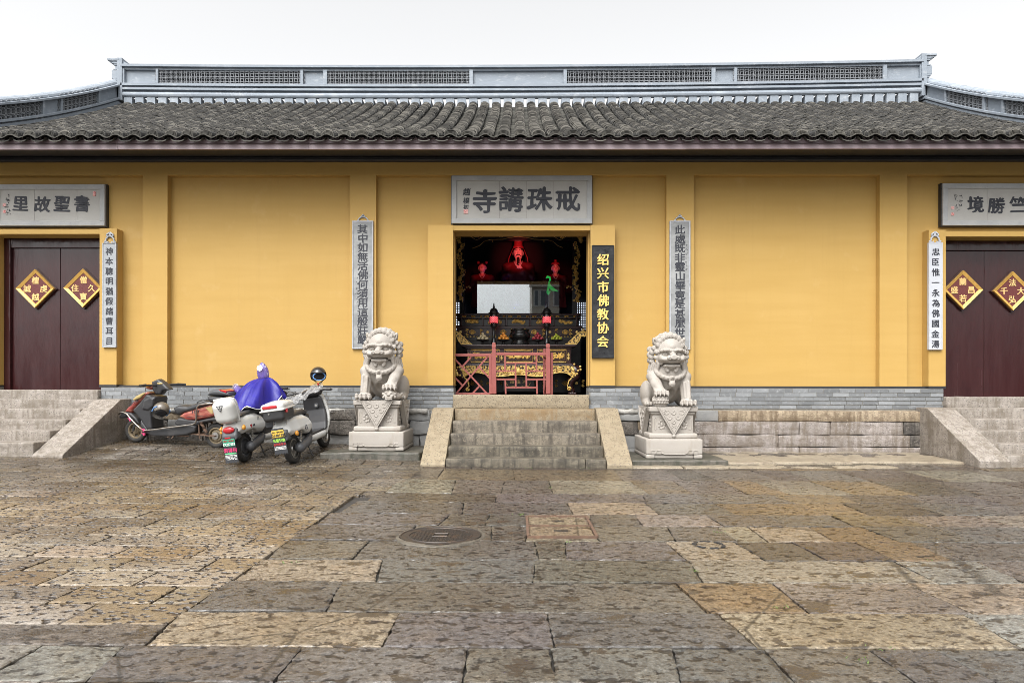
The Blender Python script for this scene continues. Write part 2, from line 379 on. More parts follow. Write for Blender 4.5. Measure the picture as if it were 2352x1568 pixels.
M['plaque'] = mat('plaque_stone', (.365, .355, .33), .8, layers=[('noise', 3, .4, .7, (.425, .415, .39), .7), ('noise', 90, .62, .75, (.55, .54, .52), .45), ('noise', 12, .62, .8, (.24, .225, .20), .5)], bump=[('noise', 90, .25, .003)])
M['plaque_edge'] = mat('plaque_border', (.33, .335, .335), .75, layers=[('noise', 5, .4, .7, (.42, .42, .41), .7), ('noise', 30, .6, .8, (.17, .17, .17), .5)], bump=[('noise', 80, .25, .003)])
M['ink'] = mat('ink_paint', (.022, .024, .033), .6)
M['seal'] = mat('seal_red', (.50, .06, .05), .6)
M['seal_pale'] = mat('seal_pale', (.72, .45, .42), .7, layers=[('noise', 60, .5, .55, (.55, .10, .09), .9)])
M['slate'] = mat('couplet_slate', (.20, .205, .205), .75, layers=[('noise', (2, 2, 3), .42, .66, (.37, .375, .37), .85), ('noise', 16, .6, .75, (.10, .10, .10), .5)], bump=[('noise', 60, .2, .003)])
M['slate_edge'] = mat('couplet_border', (.36, .375, .40), .75, layers=[('noise', (3, 3, 8), .45, .7, (.21, .22, .235), .6), ('noise', 20, .6, .75, (.52, .53, .54), .5)])
M['pale_board'] = mat('pale_board', (.44, .455, .485), .7, layers=[('noise', 5, .45, .75, (.37, .38, .41), .6)])
M['grey_board'] = mat('grey_board', (.29, .305, .32), .7, layers=[('noise', 9, .45, .7, (.36, .37, .38), .6), ('noise', 2, .55, .75, (.22, .235, .25), .6)])
M['door'] = mat('maroon_lacquer', (.031, .0085, .009), .13, spec=.45, layers=[('noise', (6, 6, .5), .4, .7, (.040, .0115, .012), .7, .34), ('noise', 2.5, .5, .75, (.022, .008, .010), .6)], bump=[('noise', (3.6, 3.6, .45), .6, .03), ('noise', (20, 20, .8), .22, .008)], coat=0)
M['gold'] = mat('gold_leaf', (.85, .58, .18), .34, metal=.2, layers=[('noise', 25, .45, .75, (.50, .27, .05), .6)], bump=[('noise', 40, .3, .006)])
M['gold_frame'] = mat('gold_frame', (.66, .40, .10), .42, metal=.35, layers=[('noise', 22, .5, .7, (.44, .24, .05), .7)], bump=[('noise', 35, .6, .012)])
M['gold_paint'] = mat('gold_paint', (.74, .50, .20), .5, metal=.15)
M['plaque_red'] = mat('plaque_red', (.115, .022, .020), .6, layers=[('noise', 40, .5, .7, (.075, .015, .014), .6)], bump=[('noise', 45, .7, .01)])
M['black_carved'] = mat('black_carved', (.013, .014, .016), .55, spec=.3, layers=[('noise', 9, .5, .62, (.024, .026, .029), .8)], bump=[('noise', 11, .6, .02), ('noise', 40, .2, .004)])
M['black_lacquer'] = mat('black_lacquer', (.012, .011, .011), .28, layers=[('noise', 6, .4, .8, (.02, .016, .016), .6)])
M['dark_wood'] = mat('dark_redwood', (.035, .013, .012), .26, layers=[('noise', (2, 12, 12), .4, .75, (.02, .009, .009), .7)])
M['gilt'] = mat('gilded_carving', (.020, .013, .010), .36, metal=.2, layers=[('noise', 24, .44, .50, (.76, .50, .15), 1.0, .32), ('noise', 60, .5, .7, (.10, .055, .02), .6)], bump=[('noise', 24, .9, .02), ('noise', 60, .5, .006)])
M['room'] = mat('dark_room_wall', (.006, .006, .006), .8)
M['rail'] = mat('red_rail_paint', (.235, .060, .050), .55, layers=[('noise', 9, .45, .75, (.30, .088, .074), .6), ('noise', 40, .66, .78, (.12, .05, .04), .5)])
M['window_paper'] = mat('window_paper', (.7, .72, .75), .8)
# ------------------------------------------------------------------ ground and paving
def sstep(a, b, t): t = max(0., min(1., (t - a) / (b - a))); return t * t * (3 - 2 * t)
def G(x, y):
    """height of the ground: it climbs a little to the left and towards the building"""
    t = max(0., min(1., (y + 7) / 5.3))
    return .0195 * max(0., min(9., -x - .3)) * t + (.15 if x < 0 else .085) * sstep(-1.9, -.25, y)
def set_tone(me, cols, dom='FACE'):
    a = me.attributes.new('tone', 'FLOAT_COLOR', dom); a.data.foreach_set('color', np.array([(*c, 1) for c in cols], np.float32).ravel())
M['ground'] = mat('joint_grit', (.032, .028, .024), .85, layers=[('noise', 5, .4, .7, (.055, .047, .038), .7), ('noise', 1.2, .6, .75, (.035, .04, .022), .5)], bump=[('noise', 60, .8, .01)])
mb = MB()
gx = [-400, -80, -25] + [-12 + .6 * i for i in range(41)] + [25, 80, 400]; gy = [-400, -80, -25] + [-13 + .5 * i for i in range(27)] + [4, 30, 120, 400]
V = [(x, y, G(x, y) - .026) for y in gy for x in gx]; nx = len(gx)
mb.add(V, [(j * nx + i, j * nx + i + 1, (j + 1) * nx + i + 1, (j + 1) * nx + i) for j in range(len(gy) - 1) for i in range(nx - 1)])
tag(mb.build('ground', M['ground'], smooth=True), kind='structure')

class Slabs:
    def __init__(s): s.mb = MB(); s.c = []; s.sm = []
    def slab(s, P, tone, jit=.006, gap=.004, dz=.003, inset=.008, step=None):
        """one paving stone from its four corners: a fine grid with uneven, slightly rounded edges"""
        A, B_, C_, D_ = [Vector(p) for p in P]; cx = sum(p[0] for p in P) / 4; cy = sum(p[1] for p in P) / 4; dist = cy + 11.1
        st = step or (.25 if dist < 2 or abs(cx) > dist * .85 + .6 else .021 if dist < 5.6 else .034 if dist < 7.8 else .09)
        Lu = (B_ - A).length; Lv = (D_ - A).length; nu = max(2, int(Lu / st)); nv = max(2, int(Lv / st))
        us = [gap / Lu, (gap + inset) / Lu] + [i / nu for i in range(1, nu)] + [1 - (gap + inset) / Lu, 1 - gap / Lu]; vs = [gap / Lv, (gap + inset) / Lv] + [i / nv for i in range(1, nv)] + [1 - (gap + inset) / Lv, 1 - gap / Lv]
        us = sorted(us); vs = sorted(vs); nU, nV = len(us), len(vs)
        tx, ty = RNG.gauss(0, .0025), RNG.gauss(0, .0025); z0 = RNG.uniform(-dz, dz); V = []; sd = RNG.random() * 50
        for j, v in enumerate(vs):
            for i, u in enumerate(us):
                q = (A * (1 - u) + B_ * u) * (1 - v) + (D_ * (1 - u) + C_ * u) * v
                if jit > .002:
                    o = mnoise.noise_vector(Vector((q.x * 5 + sd, q.y * 5, sd))) * jit * 1.6 + mnoise.noise_vector(Vector((q.x * 17, q.y * 17 + sd, 1))) * jit; q = q + Vector((o.x, o.y))
                rim = i in (0, nU - 1) or j in (0, nV - 1)
                V.append((q.x, q.y, G(q.x, q.y) + z0 + tx * (q.x - cx) + ty * (q.y - cy) - (inset * .45 if rim else 0)))
        F = [(j * nU + i, j * nU + i + 1, (j + 1) * nU + i + 1, (j + 1) * nU + i) for j in range(nV - 1) for i in range(nU - 1)]
        per = [i for i in range(nU)] + [j * nU + nU - 1 for j in range(1, nV)] + [(nV - 1) * nU + i for i in range(nU - 2, -1, -1)] + [j * nU for j in range(nV - 2, 0, -1)]
        n0 = len(V); V += [(V[k][0], V[k][1], V[k][2] - .05) for k in per]; n = len(per)
        F += [(n0 + k, n0 + (k + 1) % n, per[(k + 1) % n], per[k]) for k in range(n)]
        s.mb.add(V, F); s.c += [tone] * len(F)
        s.sm += [0 < i < nU - 2 and 0 < j < nV - 2 for j in range(nV - 1) for i in range(nU - 1)] + [False] * n
    def build(s, name, m):
        me = s.mb.mesh(name, norm=False); set_tone(me, s.c); me.polygons.foreach_set('use_smooth', s.sm); return obj(name, me, m)
TONE = {'G': (.158, .146, .133), 'N': (.165, .145, .122), 'B': (.325, .275, .20), 'L': (.28, .245, .19), 'O': (.265, .19, .115), 'K': (.105, .088, .072), 'P': (.27, .225, .185), 'W': (.29, .27, .24), 'D': (.20, .15, .090)}
def tone(k, v=.10):
    c = TONE[k]; f = .68 * (1 + RNG.uniform(-v, v)); return tuple(max(.01, q * f * (1 + RNG.uniform(-.04, .04))) for q in c)
def wx(xf, D): return (xf - 1261) / 1600 * D - .085       # picture column of the 2500 px photo at distance D
def wy(yf): return -11.1 + 1.165 * 1600 / (yf - 944)
SL = Slabs()
# rows of big slabs: near edge, far edge (photo rows), joints and tones from left to right
ROWS = [
 (1667, 1579, [-300, 20, 250, 700, 1137, 1352, 1655, 1905, 2180, 2365, 2800, 3300], 'WWGGNGGNGGG'),
 (1579, 1494, [-600, -100, 395, 955, 1345, 1800, 2420, 2900, 3300], 'GN.BGGBWN'.replace('.', '')),
 (1494, 1420, [505, 815, 1690, 1930, 2290, 2760, 3200], 'GNOPBP'),
 (1420, 1366, [575, 925, 1305, 1700, 2235, 2440, 2900, 3400], 'BGNLWNP'),
 (1366, 1320, [672, 880, 1310, 1382, 1650, 1830, 1975, 2135, 2275, 2600, 3000], 'NGNGBKKDNGN'),
 (1320, 1283, [735, 1000, 1200, 1290, 1450, 1640, 1775, 1850, 2005, 2150, 2330, 2700, 3100], 'GNGLNNBBDNGPG'),
 (1283, 1255, [790, 1085, 1190, 1290, 1440, 1560, 1745, 1895, 2055, 2230, 2430, 2600, 3000], 'GGGBNPNGDPLDN'),
 (1255, 1226, [850, 1130, 1392, 1592, 1770, 1985, 2090, 2260, 2400, 2620, 2900], 'GGBNDOKGGKN'),
 (1226, 1205, [905, 1210, 1573, 1720, 1910, 2070, 2230, 2400, 2600, 2850], 'KGGNDKGNGN'),
 (1205, 1172, [957, 1108, 1228, 1345, 1560, 1668, 1795, 1880, 2030, 2180, 2330, 2500, 2700], 'LNNLDNOLDKNKN'),
 (1172, 1146, [915, 1075, 1255, 1510, 1650, 1720, 1870, 1950, 2080, 2250, 2420, 2600, 2800], 'KDDNKNKNKLNKN'),
]
for near, far, js, tn in ROWS:
    y0, y1 = wy(near), wy(far); D = 1.165 * 1600 / ((near + far) / 2 - 944)
    sks = [RNG.uniform(-.035, .035) for _ in js]
    for i in range(len(js) - 1):
        sk, sk2 = sks[i], sks[i + 1]
        if i == 0 and near > 1500: sk = 0
        a, b = wx(js[i], D), wx(js[i + 1], D)
        if i == 0 and near <= 1494: a = max(a, -1.80) if near > 1255 else a
        if a > 9.5: break
        SL.slab([(a + sk, y0), (b + sk2, y0), (b - sk2, y1), (a - sk, y1)], tone(tn[i % len(tn)]))
for y0, y1 in ((-13.0, -12.1), (-12.1, -11.2), (-11.2, -10.3), (-10.3, -9.35), (-9.35, wy(1667))):
    x = -9.5 + RNG.uniform(-.5, .3)
    while x < 9.5:
        b = x + RNG.uniform(.7, 1.5); SL.slab([(x, y0), (b, y0), (b, y1), (x, y1)], tone(RNG.choice('GGNGLW'))); x = b
# the part in front of the steps and along the raised apron on the right
yb = wy(1146)
for y0, y1 in ((yb, -1.62), (-1.62, -1.2), (-1.2, -.75), (-.75, -.3)):
    x = -1.4
    while x < 9.4:
        b = x + RNG.uniform(.6, 1.3); SL.slab([(x, y0), (b, y0), (b, y1), (x, y1)], tone(RNG.choice('KNDKL'))); x = b
SL_OBJ = SL
# small chiselled pavers left of x = -1.78
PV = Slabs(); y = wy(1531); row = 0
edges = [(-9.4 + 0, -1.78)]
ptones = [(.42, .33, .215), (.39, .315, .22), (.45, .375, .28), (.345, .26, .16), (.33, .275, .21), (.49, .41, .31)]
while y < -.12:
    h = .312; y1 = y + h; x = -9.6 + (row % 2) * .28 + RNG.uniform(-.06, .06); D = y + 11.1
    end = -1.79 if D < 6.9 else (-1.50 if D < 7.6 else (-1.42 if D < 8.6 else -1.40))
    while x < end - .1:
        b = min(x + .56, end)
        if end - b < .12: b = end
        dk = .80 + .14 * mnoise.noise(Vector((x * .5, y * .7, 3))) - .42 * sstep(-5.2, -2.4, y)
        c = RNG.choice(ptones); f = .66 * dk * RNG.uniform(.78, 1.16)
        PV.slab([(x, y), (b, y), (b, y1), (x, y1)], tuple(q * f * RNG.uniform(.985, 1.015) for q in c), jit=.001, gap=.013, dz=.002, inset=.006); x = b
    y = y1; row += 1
wetc = (.045, .034, .024)
M['slab'] = mat('wet_slab', rough=.24, spec=.75, attr='tone', layers=[('noise', 1.1, .42, .66, ('mul', (.72, .69, .66)), .9, .22), ('noise', 30, .42, .62, ('mul', (.52, .50, .49)), .95), ('noise', 75, .54, .66, ('mul', (1.75, 1.7, 1.7)), .75), ('noise', 5, .52, .66, ('mul', (1.25, 1.16, 1.05)), .7),
                ('noise', (11, 17, 15), .565, .60, ('mul', (.28, .24, .20)), .95, .34, 3), ('noise', (26, 40, 30), .585, .62, ('mul', (.32, .28, .25)), .92, .36, 3), ('noise', (3.1, 5.2, 4), .595, .61, wetc, .92, .03, 7), ('edge', (.55, .8, 1), .006, .002, (.02, .018, .015), .7)],
                bump=[('noise', 75, .6, .007)], disp=[('noise', (11, 17, 15), -.0065, .54, .62), ('noise', (26, 40, 30), -.0035, .54, .66), ('noise', (5, 5, 5), .004, .3, .7)])
M['paver'] = mat('chiselled_paver', rough=.25, spec=.7, attr='tone', layers=[('noise', 1.1, .44, .62, ('mul', (.66, .58, .48)), .85, .28), ('noise', .8, .57, .68, (.27, .25, .225), .55), ('noise', 6, .52, .66, ('mul', (1.25, 1.2, 1.15)), .7), ('noise', 55, .46, .68, ('mul', (.58, .56, .54)), .85), ('noise', 90, .57, .7, ('mul', (1.5, 1.5, 1.5)), .5),
                 ('vor', (17, 25, 20), .40, .345, (.036, .027, .021), .95, .40), ('noise', (13, 24, 14), .61, .65, (.06, .043, .030), .9, .35, 2)],
                 bump=[('vor', (17, 25, 20), .8, .015, .18, .40), ('noise', 70, .6, .008)], disp=[('vor', (17, 25, 20), .007, .20, .40), ('noise', (13, 24, 14), -.006, .54, .66)])
tag(SL_OBJ.build('pavement', M['slab']), kind='structure')
tag(PV.build('paved_yard', M['paver']), kind='structure')

# ------------------------------------------------------------------ the temple hall
YW = 0.0
hall = thing('temple_hall', 'long yellow temple hall with grey tiled roof and openwork ridge', 'temple', (0, 0, 0))
def Zw(y, Y=0.0, x=1186): return at(x, y, Y).z
def Xw(x, Y=0.0, y=888): return at(x, y, Y).x
OPEN = [(at(9, 700, .26).x, at(232.5, 700, -.055).x, 3.74), (-1.15, 1.135, 3.80), (at(2167, 700, -.055).x, 8.95, 3.70)]     # x0, x1, top of the three doorways
ZB, ZS, ZT = .80, 1.15, 5.06
XL, XR = -9.45, 9.6
def wallmesh(x0, x1, z0, z1, holes, y0, y1):
    xs = sorted({x0, x1, *[h[0] for h in holes], *[h[1] for h in holes]}); zs = sorted({z0, z1, *[min(h[2], z1) for h in holes]}); m = MB()
    inh = lambda a, c: any(h[0] - 1e-6 <= a and a < h[1] - 1e-6 and c < h[2] - 1e-6 for h in holes)
    nxs = []
    for i in range(len(xs) - 1):
        for k in range(len(zs) - 1):
            if inh(xs[i], zs[k]): continue
            m.add([(xs[i], y0, zs[k]), (xs[i + 1], y0, zs[k]), (xs[i + 1], y0, zs[k + 1]), (xs[i], y0, zs[k + 1])], [(0, 1, 2, 3)])
            m.add([(xs[i], y1, zs[k]), (xs[i + 1], y1, zs[k]), (xs[i + 1], y1, zs[k + 1]), (xs[i], y1, zs[k + 1])], [(3, 2, 1, 0)])
    for h in holes:
        t = min(h[2], z1)
        m.add([(h[0], y0, z0), (h[0], y1, z0), (h[0], y1, t), (h[0], y0, t)], [(3, 2, 1, 0)]); m.add([(h[1], y0, z0), (h[1], y1, z0), (h[1], y1, t), (h[1], y0, t)], [(0, 1, 2, 3)])
        if h[2] < z1: m.add([(h[0], y0, t), (h[1], y0, t), (h[1], y1, t), (h[0], y1, t)], [(0, 1, 2, 3)])
    m.add([(x0, y0, z1), (x1, y0, z1), (x1, y1, z1), (x0, y1, z1)], [(0, 1, 2, 3)])
    return m
m = wallmesh(XL, XR, ZS + .03, ZT, OPEN, .12, .42)
PIL = [(327, 384), (803, 863), (1530, 1593), (2020, 2083)]
for a, b in PIL: m.box(Xw(a), 0, ZS + .034, Xw(b), .13, Zw(402) + .001)
m.box(XL, -.001, Zw(402), XR, .13, ZT + .01)
for (a, b), t in (((983, 1041), 517), ((1355, 1411), 517), ((233, 272), 525), ((2128, 2167), 528)):
    m.box(Xw(a), -.055, ZS + .038, Xw(b), .14, Zw(t, -.05))
for (x0, x1, t), top in zip(OPEN, (525, 517, 530)):                        # lintel bands above the doorways
    m.box(x0 - .02, -.045, t, x1 + .02, .14, Zw(top, -.045) - .01)
m.box(XL - .004, .42, .3, XL + .25, 9.2, 5.5); m.box(XR - .25, .42, .3, XR + .004, 9.2, 5.5); m.box(XL, 8.9, .3, XR, 9.19, 5.0)
m.prism([(.43, 5.06), (9.15, 5.06), (4.8, 7.55)], XL + .01, XL + .24, 'yz'); m.prism([(.43, 5.06), (9.15, 5.06), (4.8, 7.55)], XR - .24, XR - .01, 'yz')
m.build('wall', M['plaster'], hall, norm=False)
# black line above the bricks
m = MB(); cuts = [(XL, OPEN[0][0]), (OPEN[0][1], OPEN[1][0]), (OPEN[1][1], OPEN[2][0]), (OPEN[2][1], XR)]
for a, b in cuts: m.box(a, -.006, ZS - .004, b, .3, ZS + .032)
for a, b in ((983, 1041), (1355, 1411), (233, 272), (2128, 2167)): m.box(Xw(a) - .002, -.06, ZS - .002, Xw(b) + .002, 0, ZS + .0362)
m.build('painted_line', M['black_paint'], hall)
# brick band
mo = MB()
for a, b in cuts:
    bk = MB(); tones = []
    mo.box(a, -.052, ZB - .06, b, .42, ZS - .002)
    hc = (ZS - ZB - .005) / 5
    for c in range(5):
        z = ZB + c * hc; x = a - (.14 if c % 2 else 0) - RNG.uniform(0, .1)
        while x < b:
            L = RNG.choice((.27, .27, .28, .26, .13 if RNG.random() < .12 else .27)); x0 = max(x, a) + .004; x1 = min(x + L, b) - .004
            if x1 - x0 > .03:
                n0 = len(bk.f); dy = RNG.uniform(-.003, .003); bk.box(x0, -.06 + dy, z + .004, x1, .1, z + hc - .005); g = RNG.choice((.13, .155, .17, .19, .225)) * RNG.uniform(.92, 1.08)
                tones += [(g * .96, g * 1.0, g * 1.03)] * 6
            x += L
    for c in range(5):                                                     # returns into the doorway
        z = ZB + c * hc
        for xx, s in ((a, -1), (b, 1)):
            if abs(xx) > 9: continue
            for k in range(2):
                g = RNG.uniform(.13, .22); x0, x1 = (xx - .004, xx + .02) if s < 0 else (xx - .02, xx + .004)
                bk.box(x0, -.055 + k * .2 + .004, z + .0045, x1, .14 + k * .2, z + hc - .0055); tones += [(g * .96, g, g * 1.03)] * 6
    me = bk.mesh('brick_band', norm=False); set_tone(me, tones); obj('brick_band', me, M['brick'], hall)
mo.build('mortar_bed', M['mortar'], hall)
# foundation of stone blocks and rubble
def block(x0, x1, z0, z1, mt, y=-.16, j=.016, seed=0, name='foundation_block'):
    q = MB(); q.box(x0 + .003, y, z0 + .003, x1 - .003, .2, z1 - .003); me = q.mesh(name, bevel=.01, seg=2)
    weather(me, j, 4.0, 3, seed); o = obj(name, me, M[mt], hall, True); return o
zr = [.775, .595, .375, .17, -.02]
rws = [([1592, 1650, 1712, 2116], ['cement', 'base_buff', 'base_buff']), ([1586, 1835, 1907, 2075, 2116], ['base_stone', 'base_stone', 'base_stone', 'rubble']), ([1590, 1787, 2090, 2116], ['base_stone', 'base_stone', 'rubble']), ([1590, 1835, 2116], ['base_stone', 'base_stone'])]
sd = 0
for r, (js, ms) in enumerate(rws):
    for i in range(len(js) - 1):
        sd += 1; block(Xw(js[i], -.16), Xw(js[i + 1], -.16), zr[r + 1], zr[r], ms[i], -.17 - .012 * RNG.random(), .014, sd)
zl = [.775, .60, .36, .12, -.05]
for x0, x1 in ((Xw(262), Xw(990)), (Xw(1410), Xw(1592)), (Xw(2116), 7.35), (-7.3, Xw(262)), (-9.4, -8.6), (8.6, 9.5)):
    for r in range(4):
        x = x0
        while x < x1 - .02:
            L = RNG.uniform(.35, 1.0); b = min(x + L, x1); b = x1 if x1 - b < .15 else b; sd += 1
            block(x, b, zl[r + 1], zl[r], RNG.choice((('base_buff', 'rubble', 'base_stone', 'cement'), ('rubble', 'rubble', 'cement', 'base_buff'), ('rubble', 'cement'), ('rubble', 'cement'))[r]), -.14 - .05 * RNG.random(), .03, sd); x = b
q = MB(); q.box(XL, -.10, -.3, XR, .42, ZB - .05); q.build('foundation_core', M['cement'], hall)
for x0, x1 in ((Xw(290), Xw(520)), (Xw(885), Xw(985)), (Xw(1415), Xw(1480)), (Xw(690), Xw(800))):      # smears of lime mortar
    q = MB(); q.box(x0, -.172, .715, x1, -.05, .792); me = weather(q.mesh('mortar_smear'), .028, 9, 4, 3 + x0); obj('mortar_smear', me, M['lime'], hall, True)

# doors of the side doorways
def double_door(x0, x1, zt, zb, flip):
    fr = thing('double_door', 'maroon lacquered door', None); del fr['label']; fr.parent = hall
    f = MB(); f.box(x0, .26, zb, x0 + .11, .40, zt); f.box(x1 - .11, .26, zb, x1, .40, zt); f.box(x0 + .11, .27, zt - .17, x1 - .11, .40, zt - .002)
    f.build('door_frame', M['door'], fr, bevel=.006)
    xm = (x0 + x1) / 2
    for a, b in ((x0 + .11, xm - .004), (xm + .004, x1 - .11)):
        q = MB(); q.box(a, .31, zb + .012, b, .36, zt - .172); q.build('door_leaf', M['door'], fr, bevel=.004)
double_door(OPEN[0][0], OPEN[0][1], OPEN[0][2], 1.08, 0); double_door(OPEN[2][0], OPEN[2][1], OPEN[2][2], .98, 1)
for (x0, x1, t), zt in zip(OPEN, (1.10, 1.03, 1.01)):
    q = MB(); q.box(x0 + .002, -.14, .80, x1 - .002, .40, zt); me = weather(q.mesh('threshold', bevel=.012), .006, 5, 4, zt); obj('threshold', me, M['pale_stone' if abs(x0) > 3 else 'ramp_stone'], hall, True)

# eaves
q = MB()
xs = [XL - .2, -6.35, -3.35, -.9, 2.55, 5.3, XR + .2]
for i in range(len(xs) - 1):
    o = RNG.uniform(-.004, .004); q.box(xs[i] + .001, -.86 + o, 4.875 + o, xs[i + 1] - .001, -.82, 5.06)
q.build('fascia_board', M['fascia'], hall)
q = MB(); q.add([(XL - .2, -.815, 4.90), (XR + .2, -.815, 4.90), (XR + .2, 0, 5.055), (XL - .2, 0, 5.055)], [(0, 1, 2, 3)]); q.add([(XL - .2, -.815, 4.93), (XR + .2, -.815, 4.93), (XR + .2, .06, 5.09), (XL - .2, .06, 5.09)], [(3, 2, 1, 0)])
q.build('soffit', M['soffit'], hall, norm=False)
q = MB(); q.box(XL, -.10, 4.955, XR, -.002, 5.035); q.build('eaves_beam', M['black_paint'], hall, bevel=.02)
# roof surface
YE, YR = -.90, 4.42
def roofz(y):
    t = (y - YE) / (YR - YE); return 5.035 + 2.78 * (.80 * t + .20 * t * t)
ys = [YE + .02 + (YR - YE) * i / 24 for i in range(25)]
q = MB(); V = [(x, y, roofz(y) - .085) for y in ys for x in (XL - .15, XR + .15)]
q.add(V, [(2 * i, 2 * i + 1, 2 * i + 3, 2 * i + 2) for i in range(24)]); q.add([(XL - .15, YR + .3, 7.78), (XR + .15, YR + .3, 7.78), (XR + .15, 9.7, 5.0), (XL - .15, 9.7, 5.0)], [(0, 1, 2, 3)])
q.build('roof_boarding', M['tile'], hall)
PIT = .2735
cols = [-.03 + PIT * k for k in range(-34, 36)]
def tiles():
    V = []; F = []; T = []
    def arc_tile(xc, y0, y1, z0, z1, R, h, up, th, n, rot, tn, edge):
        b = len(V); s = 1 if up else -1
        for (y, z) in ((y0, z0), (y1, z1)):
            for i in range(n + 1):
                a = math.pi * i / n; cx = -math.cos(a) * R; cz = s * math.sin(a) ** .85 * h if up else h * (1 - math.sin(a) ** .8) - h
                V.append((xc + cx * math.cos(rot) + (0 if y == y0 else rot * .1), y + cx * math.sin(rot), z + cz))
        for i in range(n + 1):
            a = math.pi * i / n; cx = -math.cos(a) * (R - th * .6); cz = (math.sin(a) ** .85 * (h - th)) if up else h * (1 - math.sin(a) ** .8) - h - th
            V.append((xc + cx * math.cos(rot), y0 + cx * math.sin(rot) + .002, z0 + cz - (0 if up else 0)))
        for i in range(n):
            F.append((b + i, b + i + 1, b + n + 1 + i + 1, b + n + 1 + i)); T.append(tn)
            F.append((b + 2 * (n + 1) + i, b + 2 * (n + 1) + i + 1, b + i + 1, b + i)); T.append(edge)
    for ci, xc in enumerate(cols):
        y = YE - .02; k = 0; bow = RNG.uniform(-.012, .012)
        while y < YR - .02:
            ex = .056 * RNG.uniform(.82, 1.18); L = .17; slope = (roofz(y + .1) - roofz(y)) / .1
            zz = roofz(y) + (.012 if k > 6 else .012 + .004 * (6 - k)); g = RNG.choice((.014, .019, .017, .024, .034)) * RNG.uniform(.8, 1.2)
            tn = (g * 1.03, g, g * .93); e = RNG.choice((.035, .046, .066, .11, .20)) * RNG.uniform(.85, 1.1); eg = (e, e * .93, e * .80)
            xo = xc + bow * math.sin(y * 1.4) + RNG.gauss(0, .0035)
            dz = RNG.gauss(0, .0035)
            arc_tile(xo, y, y + L, zz + .012 + dz, zz + L * slope - .022 + dz, .100 * RNG.uniform(.95, 1.04), .082, True, .0105, 7, RNG.gauss(0, .035), tn, eg)
            if k == 0:
                for j in range(1, 5): arc_tile(xo, y - .006 * j, y + .1, zz + .012 - .0155 * j, zz + .03 - .0155 * j, .102, .080 - .004 * j, True, .010, 7, RNG.gauss(0, .02), tn, tuple(g * 3.2 * q_ for q_ in (1, .95, .8)))
            y += ex; k += 1
        y = YE - .05; k = 0; xp = xc + PIT / 2                                # trough tiles
        while y < YR - .02:
            L = .16; slope = (roofz(y + .1) - roofz(y)) / .1; zz = roofz(y); g = RNG.choice((.035, .045, .06)) * RNG.uniform(.8, 1.2); e = RNG.choice((.05, .09, .15)) * RNG.uniform(.8, 1.2)
            arc_tile(xp + RNG.gauss(0, .004), y, y + L, zz + .022, zz + L * slope + .0, .12, .06, False, .015, 5, RNG.gauss(0, .02), (g, g, g * .9), (e, e * .96, e * .82)); y += .075 * RNG.uniform(.9, 1.1); k += 1
    me = bpy.data.meshes.new('roof_tiles'); me.from_pydata(V, [], F); me.update(); set_tone(me, T); return me
obj('roof_tiles', tiles(), M['tile'], hall)
# wavy drip course under the first tiles
q = MB(); n = 10; V = []; F = []
for xc in cols:
    b = len(q.v); V = []
    for j in range(n + 1):
        x = xc + PIT * j / n; z = 5.035 + .012 + .026 * math.cos(2 * math.pi * j / n) + RNG.gauss(0, .002)
        V += [(x, YE - .075, z - .010), (x, YE - .075, z + .004), (x, YE + .1, z + .05)]
    q.add(V, [(3 * j + k, 3 * j + 3 + k, 3 * j + 4 + k, 3 * j + 1 + k) for j in range(n) for k in (0, 1)])
me = q.mesh('drip_tiles', norm=False); set_tone(me, [(.045, .042, .034)] * len(me.polygons)); obj('drip_tiles', me, M['tile'], hall)

# main ridge
def sag(x): return .078 * (x / 9.5) ** 2 + .004 * x
def sweepx(m, prof, x0, x1, n=28, closed=True):
    V = []; k = len(prof)
    for i in range(n + 1):
        x = x0 + (x1 - x0) * i / n
        for y, z in prof: V.append((x, y, z + sag(x)))
    F = [(i * k + j, (i + 1) * k + j, (i + 1) * k + (j + 1) % k, i * k + (j + 1) % k) for i in range(n) for j in range(k)]
    F += [tuple(range(k - 1, -1, -1)), tuple(n * k + j for j in range(k))]; m.add(V, F)
def rect(y0, y1, z0, z1): return [(y0, z0), (y1, z0), (y1, z1), (y0, z1)]
RX0, RX1 = Xw(279, 4.4), Xw(2116, 4.4)
q = MB()
sweepx(q, [(4.43 + .068 * math.cos(a), 8.045 + .068 * math.sin(a)) for a in [2 * math.pi * i / 12 for i in range(12)]], RX0, RX1)
sweepx(q, rect(4.44, 4.66, 8.10, 8.16), RX0, RX1); sweepx(q, rect(4.37, 4.70, 8.158, 8.208), RX0 - .02, RX1 + .02); sweepx(q, rect(4.425, 4.665, 8.206, 8.252), RX0, RX1); sweepx(q, rect(4.36, 4.71, 8.25, 8.306), RX0 - .02, RX1 + .02)
sweepx(q, rect(4.41, 4.67, 8.655, 8.70), RX0, RX1); sweepx(q, rect(4.35, 4.72, 8.698, 8.752), RX0 - .02, RX1 + .02)
q.build('ridge_moulding', M['ridge'], hall)
q = MB()
for k, xc in enumerate(cols):
    if xc < RX0 + .05 or xc > RX1 - .05: continue
    q.box(xc - .099, 4.40, 7.76 + sag(xc) * .5, xc + .099, 4.76, 7.985 + sag(xc))
q.build('ridge_blocks', M['ridge'], hall, bevel=.006)
pan = [('p', 285, 357), ('l', 362, 689), ('p', 695, 741), ('l', 750, 1077), ('p', 1085, 1293), ('l', 1301, 1633), ('p', 1642, 1685), ('l', 1692, 2027), ('p', 2036, 2112)]
q = MB(); fr = MB(); lat = MB(); pts = [RX0]
